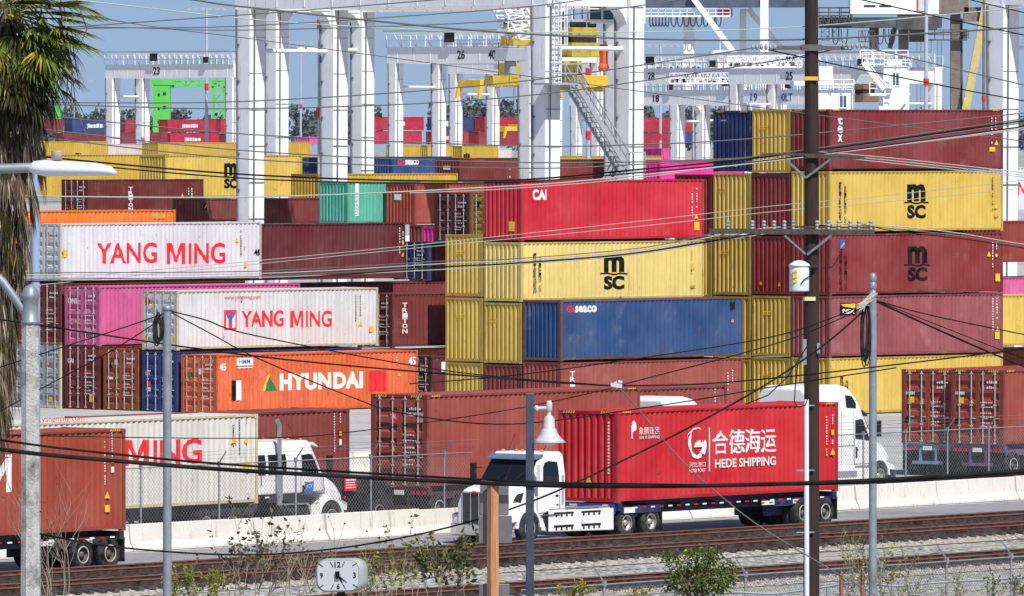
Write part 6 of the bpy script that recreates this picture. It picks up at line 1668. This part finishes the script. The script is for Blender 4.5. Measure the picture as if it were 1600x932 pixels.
mb.add(vs, [(j * k + i, (j + 1) * k + i, (j + 1) * k + (i + 1) % k, j * k + (i + 1) % k) for j in range(len(rings) - 1) for i in range(k)] + [tuple(range(k - 1, -1, -1)), tuple(range((len(rings) - 1) * k, len(rings) * k))], 0, False, Mc)
cb_ = mb.build('clock_case', CLK, t, fix=True)
for p_ in cb_.data.polygons: p_.use_smooth = len(p_.vertices) == 4
mb = MB(); fr = rrect(wf * .90, hf * .90, .13); mb.add([(x, -.004, z) for x, z in fr], [tuple(range(len(fr) - 1, -1, -1))], 0, False, Mc)
fo = mb.build('clock_face', FACE, t)
mb = MB()
for body, x, z, ht in (('12', 0, .155, .085), ('3', .255, 0, .085), ('6', 0, -.155, .085), ('9', -.255, 0, .085)):
    vs, fs = text_shape(body, .03); wd = ht * .55 * len(body)
    mb.add([(x + (u - .5) * wd, -.007, z + (v - .5) * ht) for u, v in vs], fs, 0, False, Mc)
for i in range(12):
    if i % 3 == 0: continue
    an = R(90 - i * 30); ca_, sa_ = math.cos(an), math.sin(an)
    k1 = min(.30 / max(.01, abs(ca_)), .195 / max(.01, abs(sa_))); k0 = k1 - .085
    d = Vector((ca_, 0, sa_)); nrm = Vector((-sa_, 0, ca_)) * .006
    p0, p1 = d * k0, d * k1; mb.add([(p0.x - nrm.x, -.007, p0.z - nrm.z), (p1.x - nrm.x, -.007, p1.z - nrm.z), (p1.x + nrm.x, -.007, p1.z + nrm.z), (p0.x + nrm.x, -.007, p0.z + nrm.z)], [(0, 1, 2, 3)], 0, False, Mc)
mb.build('numerals', LETK, fo)
mb = MB()
for an, ln, wd in ((R(90 - 128), .13, .016), (R(90 - 131), .17, .012)):
    d = Vector((math.cos(an), 0, math.sin(an))); nv = Vector((-math.sin(an), 0, math.cos(an))) * wd
    if wd > .014: d = Vector((math.cos(R(-56)), 0, math.sin(R(-56)))); nv = Vector((-d.z, 0, d.x)) * wd
    else: d = Vector((math.cos(R(-36)), 0, math.sin(R(-36)))); nv = Vector((-d.z, 0, d.x)) * wd
    a_, b_ = -d * .03, d * ln
    mb.add([(a_.x - nv.x, -.012, a_.z - nv.z), (b_.x - nv.x * .4, -.012, b_.z - nv.z * .4), (b_.x + nv.x * .4, -.012, b_.z + nv.z * .4), (a_.x + nv.x, -.012, a_.z + nv.z)], [(0, 1, 2, 3)], 0, False, Mc)
mb.box((-.03, -.03, -.045), (.03, -.013, .06), 0, Mc); mb.build('clock_hand', LETK, fo)
mb = MB(); mb.tube((0.04, .16, 0), (.04, .16, zc_ - hf * .45), .06, n=10); mb.build('clock_post', BLACK, t)
# ------------------------------------------------------------------ wires
WG = surf('grey_wire', (98, 98, 96), .7, 0, .1, 1, spec=.2); WL = surf('pale_wire', (176, 174, 168), .6, .1, .1, 1); WK = surf('black_wire', (13, 13, 14), .85, 0, .1, 1, spec=.0); WGN = surf('pale_green_wire', (168, 190, 176), .6, 0, .1, 1)
def smooth(pts, n=8):
    out = []
    k = len(pts)
    for i in range(k - 1):
        p0, p1, p2, p3 = pts[max(i - 1, 0)], pts[i], pts[i + 1], pts[min(i + 2, k - 1)]
        for j in range(n):
            t_ = j / n
            out.append(tuple(.5 * (2 * p1[c] + (p2[c] - p0[c]) * t_ + (2 * p0[c] - 5 * p1[c] + 4 * p2[c] - p3[c]) * t_ ** 2 + (3 * p1[c] - p0[c] - 3 * p2[c] + p3[c]) * t_ ** 3) for c in range(2)))
    out.append(tuple(pts[-1][:2])); return out
def wire(label, pts, px_w, m=WG, s=70.0, s2=None, name='overhead_wire', cat='wire', twist=False):
    """strung between its two ends at the depths s and s2, through the given heights"""
    s2 = s2 or s
    x0, x1 = pts[0][0], pts[-1][0]
    sm = smooth(pts)
    w3 = []
    for x, y in sm:
        f = (x - x0) / (x1 - x0); w3.append(P(x, y, s + (s2 - s) * f))
    r_ = px_w / (2 * (s + s2) / 2)
    mb = MB(); mb.path(w3, r_, 6)
    tag(mb.build(name, m), label, cat, 'overhead lines')
wire('thick grey overhead line sagging from the upper left over the wooden pole top', [(200, -14), (303, 0), (400, 13), (800, 52), (1200, 63), (1600, 43), (1800, 28)], 3.4, WG)
wire('pale green overhead line crossing the pole top just above a grey one', [(20, -10), (180, 7), (400, 31), (600, 44), (800, 51), (1200, 45), (1600, 12), (1750, -2)], 1.8, WGN)
wire('grey overhead line crossing the palm crown and leaving at the top edge', [(-200, 62), (0, 50), (400, 22), (680, 0), (760, -8)], 2.2, WG)
wire('upper of two grey overhead lines crossing each other near the top of the tall crane', [(-100, 47), (180, 44), (400, 40), (800, 13), (960, -8)], 2.0, WG)
wire('lower of two grey overhead lines crossing each other near the top of the tall crane', [(-100, 38), (180, 43), (400, 47), (800, 32), (1080, -2)], 2.0, WG)
wire('thin grey line running straight down from the palm crown to the right edge', [(-200, -40), (177, 32), (400, 62), (800, 116), (1200, 170), (1600, 221), (1800, 246)], 1.6, WG, 66)
wire('grey line rising to the left insulator of the topmost crossarm', [(-200, 164), (90, 161), (400, 158), (800, 129), (1186, 74)], 2.2, WG)
wire('grey line passing under the topmost crossarm to its right insulator', [(-200, 160), (90, 164), (400, 170), (800, 152), (1200, 97), (1326, 72)], 2.2, WG)
wire('grey line descending right from the right insulator of the topmost crossarm', [(1344, 72), (1600, 133), (1850, 186)], 2.2, WG)
wire('dark line descending right from the left insulator of the topmost crossarm', [(1200, 78), (1340, 108), (1600, 158), (1850, 198)], 2.2, WK)
wire('dark line cutting across the upper right, above the white crane cabin', [(1300, -14), (1347, 0), (1600, 55), (1800, 92)], 2.2, WK)
wire('dark line at the extreme upper right corner', [(1480, -10), (1516, 0), (1600, 20), (1750, 54)], 2.0, WK)
wire('grey line sagging past the far yard containers to the maroon top container', [(-200, 155), (90, 183), (400, 211), (800, 228), (1000, 226), (1200, 215), (1600, 177), (1800, 152)], 2.2, WG)
wire('upper of three grey lines sagging across the long yellow containers', [(-200, 175), (43, 200), (400, 237), (800, 254), (1100, 250), (1240, 237), (1600, 186), (1800, 155)], 2.2, WG)
wire('middle of three grey lines sagging across the long yellow containers', [(-200, 188), (43, 213), (400, 250), (800, 263), (1000, 257), (1240, 241), (1600, 192), (1800, 162)], 2.2, WG)
wire('upper black cable of the bundle above the bright red container', [(-200, 216), (43, 243), (400, 274), (760, 283), (1000, 265), (1240, 240), (1600, 189), (1800, 160)], 3.2, WK)
wire('lower black cable of the bundle above the bright red container', [(-200, 224), (43, 249), (400, 280), (760, 286), (1000, 270), (1240, 246), (1600, 198), (1800, 170)], 2.6, WK)
wire('pale line just below the black bundle above the bright red container', [(-200, 300), (0, 306), (400, 308), (800, 291), (1000, 274), (1240, 248), (1600, 200), (1800, 170)], 2.4, WL)
wire('pale line joining the bundle over the white letters of the bright red container', [(640, 302), (800, 295), (1000, 278), (1180, 252), (1300, 240), (1600, 203), (1800, 180)], 1.6, WL)
for i, (y0, y1, lab) in enumerate(((236, 270, 'upper'), (240, 274, 'second'), (244, 277, 'third'))):
    wire(lab + ' pale line fanning out right from the middle crossarm over the maroon container', [(1262 + i * 12, y0), (1400, y0 + 12), (1600, y1), (1800, y1 + 20)], 1.6, WL)
for i, (a, b, c, d, col, w_, lab) in enumerate(((427, 424, 410, 405, WG, 1.8, 'uppermost grey'), (430, 428, 413, 408, WL, 1.8, 'pale second'), (437, 432, 417, 411, WG, 1.6, 'third grey'), (440, 437, 416, 412, WK, 2.6, 'black lowest'), (434, 434, 419, 414, WL, 1.6, 'pale fourth'))):
    wire(lab + ' line running from the large white container up to the lowest crossarm', [(-200, a + 6), (37, a), (400, b), (700, c - 2 + i), (800, d), (1000, d - 17), (1110 + i * 40, 366 - i * 3), (1180 + i * 40, 356 - i)], w_, col)
for i, (y1, y2, lab, col) in enumerate(((362, 382, 'upper grey', WL), (366, 388, 'middle grey', WG), (370, 392, 'lower black', WK))):
    wire(lab + ' line leaving the lowest crossarm towards the right edge', [(1296 + i * 25, 350), (1400, y1 - 8), (1500, y1 + 3), (1600, y2 - i * 2), (1800, y2 + 26)], 1.7, col)
wire('upper of two thin pale lines over the large white and bright red containers', [(-200, 470), (88, 436), (400, 408), (700, 378), (1000, 346), (1200, 323), (1400, 304), (1700, 270)], 1.2, WL, 66)
wire('lower of two thin pale lines over the large white and bright red containers', [(-200, 476), (88, 443), (400, 413), (700, 383), (1000, 354), (1200, 332), (1400, 314), (1700, 284)], 1.2, WL, 66)
wire('black cable from the concrete lamp post to the white splice above the red container', [(-120, 486), (10, 501), (400, 557), (800, 593), (956, 603)], 3.0, WK, 100, 96)
wire('black cable from the white splice towards the right edge of the picture', [(970, 603), (1080, 601), (1200, 592), (1400, 570), (1600, 545), (1800, 515)], 2.6, WK, 96)
wire('black cable from the left grey pole down to the left edge', [(257, 490), (200, 510), (100, 542), (0, 574), (-120, 612)], 2.2, WK, 100)
wire('lower black cable from the left grey pole falling to the concrete lamp post', [(256, 496), (180, 545), (60, 610), (-60, 676)], 2.0, WK, 100)
wire('upper black cable descending right from the left grey pole', [(268, 487), (320, 500), (400, 525), (700, 580), (956, 603)], 2.2, WK, 100, 96)
wire('lower black cable descending right from the left grey pole across the orange container', [(268, 489), (330, 522), (400, 559), (547, 620), (634, 647), (800, 663), (1030, 634), (1200, 606), (1400, 575)], 2.2, WK, 100)
wire('upper black cable from the right grey pole to the left', [(1358, 472), (1300, 497), (1200, 528), (1000, 560), (800, 587), (640, 600)], 2.0, WK, 92, 96)
wire('second black cable from the right grey pole meeting the white splice', [(1358, 475), (1300, 504), (1200, 541), (970, 602)], 2.0, WK, 92, 96)
wire('long black cable from the right grey pole across the red container to the lower left', [(1356, 480), (1280, 545), (1165, 620), (990, 712), (800, 795), (600, 846), (400, 867), (190, 856), (40, 830)], 3.0, WK, 92, 104)
wire('upper black cable from the right grey pole to the right edge', [(1370, 470), (1450, 492), (1600, 523), (1800, 562)], 2.2, WK, 92)
wire('thick black cable from the right grey pole to the right edge', [(1370, 472), (1480, 522), (1600, 573), (1800, 650)], 3.4, WK, 92)
wire('thin black cable beside the thick one at the right grey pole', [(1371, 471), (1480, 514), (1600, 560), (1800, 625)], 1.8, WK, 92)
wire('very thick black cable sagging across the lower part of the picture', [(-150, 676), (12, 704), (200, 722), (400, 737), (800, 757), (1000, 760), (1200, 757), (1400, 749), (1600, 736), (1800, 718)], 7.5, WK, 112)
wire('thinner black cable just above the very thick one', [(-150, 660), (15, 690), (200, 712), (400, 729), (800, 752), (1000, 757), (1200, 758), (1400, 753), (1600, 741), (1800, 726)], 4.2, WK, 112)
wire('thin black line over the white truck rising towards the white splice', [(-120, 672), (10, 680), (400, 685), (577, 672), (800, 640), (956, 607)], 1.8, WK, 100, 96)
wire('grey guy cable falling from the white splice to the lower right', [(966, 606), (985, 625), (1060, 714), (1120, 770), (1200, 831), (1374, 934), (1460, 980)], 2.2, WG, 96)
wire('black slack cable hanging down beside the wooden pole', [(1249, 560), (1243, 595), (1241, 628), (1256, 634)], 2.0, WK, 70) if False else None
sc_ = P(962, 602, 96)
mb = MB(); mb.bar(P(954, 601, 96), P(972, 604, 96), .05, .06); mb.bar(P(961, 597, 96), P(966, 606, 96), .05, .05); mb.tube(P(966, 597, 96), P(972, 598, 96), .03, n=6)
tag(mb.build('cable_splice', surf('white_clamp', (206, 206, 204), .5)), 'white clamp where several black cables meet above the red container', 'cable splice')
mb = MB(); rr = random.Random(21)
pts = [P(1247, 566, 70.5), P(1243, 600, 70.5), P(1241, 628, 70.6), P(1246, 636, 70.6), P(1258, 634, 70.6), P(1262, 624, 70.6)]
mb.path(pts, .014, 5); mb.path([P(1262, 540, 70.6), P(1230, 590, 70.6), P(1200, 618, 70.6), P(1165, 632, 70.6)], .014, 5)
tag(mb.build('cable_loop', BLACK), 'slack black cable looped beside the wooden pole at the white conduit top', 'cable')
# ------------------------------------------------------------------ plants
def leaf_mat(key, a, b, c):
    m, n, p = new_mat(key)
    g = n.nodes.new('ShaderNodeNewGeometry')
    col = mixc(n, ramp(n, g.outputs['Random Per Island'], .0, .6), lin(a), lin(b)); col = mixc(n, ramp(n, g.outputs['Random Per Island'], .8, 1.0), col, lin(c))
    n.links.new(col, p.inputs['Base Color']); p.inputs['Roughness'].default_value = .55; p.inputs['Specular IOR Level'].default_value = .3
    tr_ = n.nodes.new('ShaderNodeBsdfTranslucent'); n.links.new(col, tr_.inputs['Color'])
    mx = n.nodes.new('ShaderNodeMixShader'); mx.inputs[0].default_value = .25
    o = [q for q in n.nodes if q.type == 'OUTPUT_MATERIAL'][0]
    n.links.new(p.outputs[0], mx.inputs[1]); n.links.new(tr_.outputs[0], mx.inputs[2]); n.links.new(mx.outputs[0], o.inputs[0]); return m
LGRN = leaf_mat('bush_leaf', (112, 126, 54), (58, 78, 32), (164, 160, 84)); LOLV = leaf_mat('olive_leaf', (104, 110, 50), (54, 62, 30), (184, 166, 82)); LYEL = leaf_mat('weed_leaf', (150, 146, 66), (104, 112, 48), (206, 190, 60)); LDRY = leaf_mat('dry_leaf', (112, 92, 60), (70, 58, 40), (146, 120, 78)); LFLW = leaf_mat('yellow_flower', (232, 206, 40), (190, 160, 40), (240, 220, 90))
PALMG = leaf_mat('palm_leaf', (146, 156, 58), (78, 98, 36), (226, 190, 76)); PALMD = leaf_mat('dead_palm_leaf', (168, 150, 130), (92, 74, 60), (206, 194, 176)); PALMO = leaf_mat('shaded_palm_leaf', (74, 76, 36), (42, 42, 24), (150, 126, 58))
TWIG = surf('bare_twig', (150, 134, 116), .8, 0, .2, 8); BARK = surf('brown_bark', (96, 76, 58), .9, 0, .3, 8)
def leaf(mb, p, d, ln, wd, rr, mat=0, fold=.25):
    d = d.normalized(); s = d.cross(Vector((rr.uniform(-1, 1), rr.uniform(-1, 1), rr.uniform(-.2, 1)))).normalized(); u = s.cross(d)
    a = p; b = p + d * ln * .45 + s * wd / 2 + u * wd * fold; c = p + d * ln - u * ln * .1; e = p + d * ln * .45 - s * wd / 2 + u * wd * fold; m_ = p + d * ln * .45
    mb.add([a, b, c, e, m_], [(0, 4, 1), (1, 4, 2), (0, 3, 4), (3, 2, 4)], mat)
def grow(stem, lf, p, d, ln, r_, depth, rr, leafp, lsz, spread=.6, up=.15, tips=None):
    pts = [p]; n = 5; q = p.copy(); dd = d.copy()
    for i in range(n):
        dd = (dd + Vector((rr.gauss(0, .12), rr.gauss(0, .12), rr.gauss(0, .08) + up * .3))).normalized(); q = q + dd * ln / n; pts.append(q.copy())
        if depth <= 1 and rr.random() < leafp:
            for k in range(rr.choice((1, 2, 2, 3))): leaf(lf, q, (dd + Vector((rr.gauss(0, .8), rr.gauss(0, .8), rr.gauss(0, .5) - .2))), lsz * rr.uniform(.6, 1.3), lsz * rr.uniform(.4, .7), rr)
    stem.path(pts, [r_ * (1 - .55 * i / n) for i in range(n + 1)], 5)
    if tips is not None and depth <= 1: tips.append(q.copy())
    if depth > 0:
        for k in range(rr.choice((2, 3, 3))):
            i = rr.randint(2, n); nd = (dd + Vector((rr.gauss(0, spread), rr.gauss(0, spread), rr.gauss(0, spread * .5)))).normalized()
            grow(stem, lf, pts[i], nd, ln * rr.uniform(.55, .8), r_ * .6, depth - 1, rr, leafp, lsz, spread, up, tips)
def plant(label, px, base, top, s, wpx, n, leafp, lsz, lm, cat='shrub', name='shrub', seed=1, depth=2, spread=.6, flowers=0, twig=TWIG):
    rr = random.Random(seed); z0 = hz(base, s)
    t = empty(name, label, cat, P(px, base, s))
    hgt = (base - top) / s; st, lf = MB(), MB(); tips = []
    for i in range(n):
        a = Vector((rr.uniform(-.3, .3) * wpx / s, rr.uniform(-.3, .3) * wpx / s, -.2)); d = Vector((rr.gauss(0, .22) * wpx / (hgt * s) * 1.5, rr.gauss(0, .25), 1)).normalized()
        grow(st, lf, a, d, hgt * rr.uniform(.4, .62), .011, depth, rr, leafp, lsz, spread, .3, tips)
    # roots down to the ground below the picture
    st.path([(0, 0, -.15), (rr.uniform(-.2, .2), 0, -1.2), (0, 0, -z0)], [.02, .03, .05], 6)
    st.build('stem', twig, t)
    if lf.f: lf.build('foliage', lm, t)
    if flowers:
        fm = MB()
        for k in range(flowers):
            p_ = rr.choice(tips)
            for j in range(4): leaf(fm, p_, Vector((rr.gauss(0, 1), rr.gauss(0, 1), rr.gauss(0, 1))), .05, .05, rr)
        fm.build('flower', LFLW, t)
    return t
def ground_base(px, s): return HY + H * s
plant('bare pale shrub with thin upright twigs before the rust-red trailer', 97, 935, 715, 92, 110, 8, .10, .05, LDRY, seed=3, spread=.45)
plant('low shrub with yellow-green leaves at the foot of the left grey pole', 300, 945, 862, 84, 150, 13, .8, .075, LYEL, seed=4, flowers=8)
plant('bare shrub with brown leaves right of the left grey pole', 400, 940, 775, 88, 150, 10, .45, .095, LDRY, seed=5, spread=.55)
plant('thin bare shrub in front of the white barrier left of the clock', 470, 940, 760, 90, 90, 6, .25, .06, LDRY, seed=6)
plant('tall leafy shrub left of the timber sign post', 704, 945, 796, 90, 120, 7, .7, .12, LOLV, seed=7, spread=.5)
plant('dry twiggy shrub right of the clock', 622, 945, 800, 88, 130, 8, .45, .1, LYEL, seed=8)
plant('low weedy shrub beside the clock', 560, 948, 846, 86, 120, 8, .45, .06, LYEL, seed=9)
plant('small weed with yellow flowers behind the dark lamp post', 897, 950, 893, 80, 40, 6, .9, .06, LYEL, 'weed', 'weed', seed=10, flowers=22)
plant('smaller weed with yellow flowers left of the green bush', 992, 950, 905, 80, 30, 4, .9, .05, LYEL, 'weed', 'weed', seed=11, flowers=14)
plant('tall thin weed with pale leaves left of the right grey pole', 1335, 945, 820, 84, 90, 8, .6, .055, LYEL, 'weed', 'weed', seed=12, spread=.45)
plant('pale green weed just right of the right grey pole', 1385, 948, 815, 84, 50, 5, .65, .065, LYEL, 'weed', 'weed', seed=13, spread=.4)
plant('climbing weed on the low fence near the right edge', 1570, 950, 862, 78, 60, 6, .6, .06, LGRN, 'weed', 'weed', seed=14)
plant('small weed on the low fence right of the right grey pole', 1418, 950, 874, 78, 40, 4, .5, .05, LGRN, 'weed', 'weed', seed=15)
plant('thin dry weed on the low fence between two posts', 1500, 950, 885, 78, 40, 3, .5, .05, LYEL, 'weed', 'weed', seed=16)
# green bush with a short trunk
rr = random.Random(40); s_ = 74.0; z0 = hz(935, s_)
t = empty('bush', 'rounded green bush with a side clump in front of the tracks', 'bush', P(1090, 935, s_))
st, lf = MB(), MB(); clumps = [(1102, 872, 24, 16), (1132, 890, 16, 14), (1076, 890, 22, 14), (1060, 902, 18, 12), (1056, 918, 16, 10), (1108, 905, 30, 18), (1136, 906, 12, 14), (1084, 862, 12, 8), (1112, 862, 14, 10), (1040, 868, 12, 10), (1052, 874, 11, 8), (1086, 918, 22, 12), (1122, 918, 14, 10)]
o0 = P(1090, 935, s_)
for x, y, rx, ry in clumps:
    c = P(x, y, s_) - o0 + Vector((0, rr.uniform(-.3, .3), 0))
    st.path([(0, 0, -.3), c * .5 + Vector((rr.uniform(-.05, .05), 0, -.03)), c], [.03, .018, .006], 5)
    for i in range(int(rx * ry * .62)):
        d = Vector((rr.gauss(0, .5), rr.gauss(0, .5), rr.gauss(0, .5)))
        p_ = c + Vector((d.x * rx / s_, d.y * rx / s_, d.z * ry / s_))
        leaf(lf, p_, Vector((d.x + rr.gauss(0, .5), d.y - .2 + rr.gauss(0, .5), -.6 + rr.gauss(0, .4))), rr.uniform(.08, .15), rr.uniform(.035, .06), rr)
st.path([(0, 0, -.1), (0.02, 0, -1.5), (0, 0, -z0)], [.05, .07, .1], 8); st.build('trunk', BARK, t); lf.build('foliage', LGRN, t)
for i, (px, top, lab) in enumerate(((1077, 911, 'under the green bush'), (1315, 893, 'left of the right grey pole'), (1348, 893, 'just left of the right grey pole'))):
    mb = MB(); mb.box((-.035, -.035, 0), (.035, .035, hz(top, 70))); mb.box((-.045, -.045, hz(top, 70) - .12), (.045, .045, hz(top, 70) - .08))
    tag(mb.build('wooden_stake', surf('reddish_stake', (150, 84, 60), .8, 0, .2, 4), None, GP(px, 70), (0, 0, .4)), 'reddish wooden stake ' + lab, 'stake', 'reddish stakes by the low fence')
# low pipe rail in front of the low fence
mb = MB(); pts = smooth([(1080, 930), (1150, 926), (1210, 928), (1285, 918), (1340, 910), (1400, 916), (1460, 911), (1540, 906), (1600, 903), (1680, 897)])
mb.path([P(x, y, 66) for x, y in pts], .03, 8)
for x in (1293, 1420, 1544): mb.tube(P(x, {1293: 918, 1420: 913, 1544: 906}[x], 66), GP(x, 66), .03, n=8)
tag(mb.build('pipe_rail', GALV), 'wavy grey pipe rail in front of the low chain-link fence', 'rail')
# ------------------------------------------------------------------ palm
s_ = 96.0; rr = random.Random(77); pb_ = GP(4, s_)
t = empty('palm_tree', 'fan palm with a skirt of dead fronds at the left edge', 'palm tree', pb_)
def pl_(px, py, y=0): return Vector(((px - 4) / s_, y, hz(py, s_)))
mb = MB(); mb.path([(-.35, 0, 0), pl_(-22, 900), pl_(-12, 600), pl_(0, 300), pl_(12, -40)], [.2, .16, .15, .14, .14], 14); mb.build('trunk', surf('palm_trunk', (104, 84, 66), .9, 0, .3, 6, (60, 48, 38), .4, .6, 8), t)
def fan(mb, base, dirv, pet, ln, n, ang, droop, rr, wd=.035, mat=0, petm=None):
    """fan leaf: a stalk, then blades spreading over an angle, tips drooping"""
    d = dirv.normalized(); side = d.cross(Vector((0, 0, 1)));
    if side.length < .1: side = Vector((1, 0, 0))
    side.normalize(); nor = side.cross(d)
    hub = base + d * pet + Vector((0, 0, -droop * pet * .3))
    (petm or mb).path([base, base + d * pet * .5, hub], [.018, .014, .01], 4, mat, False)
    for i in range(n):
        a = (i / (n - 1) - .5) * ang; v = (d * math.cos(a) + side * math.sin(a)).normalized()
        l_ = ln * (1 - .25 * abs(a) / (ang / 2)) * rr.uniform(.85, 1.08)
        pts = []; p_ = hub.copy(); vv = v.copy()
        m = 4
        for k in range(m + 1):
            pts.append(p_.copy()); vv = (vv + Vector((rr.gauss(0, .03), rr.gauss(0, .03), -droop * (k + .5) / m * .55))).normalized(); p_ = p_ + vv * l_ / m
        vs = []; sv = v.cross(nor).normalized()
        for k, q in enumerate(pts):
            w_ = wd * (1, 1.0, .85, .5, .06)[k]; vs += [q - sv * w_ / 2 + nor * w_ * .2, q + sv * w_ / 2 + nor * w_ * .2, q - nor * w_ * .15]
        fs = []
        for k in range(m): fs += [(k * 3, k * 3 + 3, k * 3 + 5, k * 3 + 2), (k * 3 + 2, k * 3 + 5, k * 3 + 4, k * 3 + 1)]
        mb.add(vs, fs, mat)
crown = pl_(14, 14)
gl, dl, dk = MB(), MB(), MB()
for i in range(26):
    az = rr.uniform(0, 2 * math.pi); el = rr.uniform(-.3, 1.1)
    d = Vector((math.cos(az) * math.cos(el), math.sin(az) * math.cos(el), math.sin(el)))
    fan(gl, crown + Vector((0, 0, rr.uniform(-.1, .3))), d, rr.uniform(.6, .95), rr.uniform(.8, 1.0), 22, 2.7, rr.uniform(.3, .6), rr, .05)
for dx, dz, pet in ((.75, -.25, .6), (1, .02, .75), (.15, -.75, .55), (.9, -.55, .6), (-.3, -.6, .6), (1, .3, .8), (.5, -.7, .8), (.05, -.5, .5), (1.1, -.15, .95), (1, .5, .95), (1, -.3, .85), (.8, .8, .8), (-.05, -.9, .6), (.1, -1.1, .75), (.6, -.5, .95), (1.2, .1, 1.15), (1.15, -.35, 1.1), (1.2, .5, 1.2)):
    fan(gl, crown + Vector((0, -.35, -.1)), Vector((dx, -.6, dz)), pet, .85, 24, 2.4, .35, rr, .052)
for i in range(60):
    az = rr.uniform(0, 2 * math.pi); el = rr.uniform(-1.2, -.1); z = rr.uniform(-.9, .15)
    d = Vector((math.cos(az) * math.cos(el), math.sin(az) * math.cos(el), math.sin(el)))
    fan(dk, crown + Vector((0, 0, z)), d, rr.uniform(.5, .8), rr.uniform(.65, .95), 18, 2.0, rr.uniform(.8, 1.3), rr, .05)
for i in range(40):
    az = rr.uniform(-2.6, .5); el = rr.uniform(-1.0, .1); z = rr.uniform(-.5, .25)
    d = Vector((math.cos(az) * math.cos(el), math.sin(az) * math.cos(el), math.sin(el)))
    fan(dl if i % 3 == 0 else dk, crown + Vector((0, 0, z)), d, rr.uniform(.7, 1.0), rr.uniform(.6, .8), 9, 1.4, 1.6, rr, .03)
for i in range(420):
    az = rr.uniform(0, 2 * math.pi); zz = rr.uniform(0, 1) ** .85; z = hz(90 + zz * 520, s_)
    rad = (.80 - .62 * zz ** .6) * rr.uniform(.55, 1.05) + .06
    b = Vector((math.cos(az) * rad * .75 + (10 - zz * 26) / s_, math.sin(az) * rad * .75, z)); d = Vector((math.cos(az) * .3 * (1.1 - zz), math.sin(az) * .3 * (1.1 - zz), -1))
    fan(dl if rr.random() < .72 else dk, b, d, rr.uniform(.15, .5), rr.uniform(.45, .85), 9, .8, 1.2, rr, .028)
for i in range(34):
    az = rr.uniform(-2.4, .6); z = hz(rr.uniform(-20, 60), s_); b = Vector((math.cos(az) * .5, math.sin(az) * .5, z)) + Vector((rr.uniform(0, .7), 0, 0))
    dl.path([b, b + Vector((rr.uniform(-.1, .25), 0, -rr.uniform(.4, .9))), b + Vector((rr.uniform(-.1, .35), 0, -rr.uniform(1.0, 1.9)))], [.014, .010, .005], 4)
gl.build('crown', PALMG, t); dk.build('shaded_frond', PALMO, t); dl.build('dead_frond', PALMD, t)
# ------------------------------------------------------------------ haze
hz_ = MB(); hz_.box((-900, -40, -1.5), (900, 5200, 75))
m = bpy.data.materials.new('haze'); m.use_nodes = True; n = m.node_tree; n.nodes.clear()
o = n.nodes.new('ShaderNodeOutputMaterial'); pv = n.nodes.new('ShaderNodeVolumePrincipled')
pv.inputs['Color'].default_value = (.86, .92, 1, 1); pv.inputs['Density'].default_value = .00002; pv.inputs['Anisotropy'].default_value = .2
n.links.new(pv.outputs[0], o.inputs['Volume'])
tag(hz_.build('haze', m), kind='stuff')
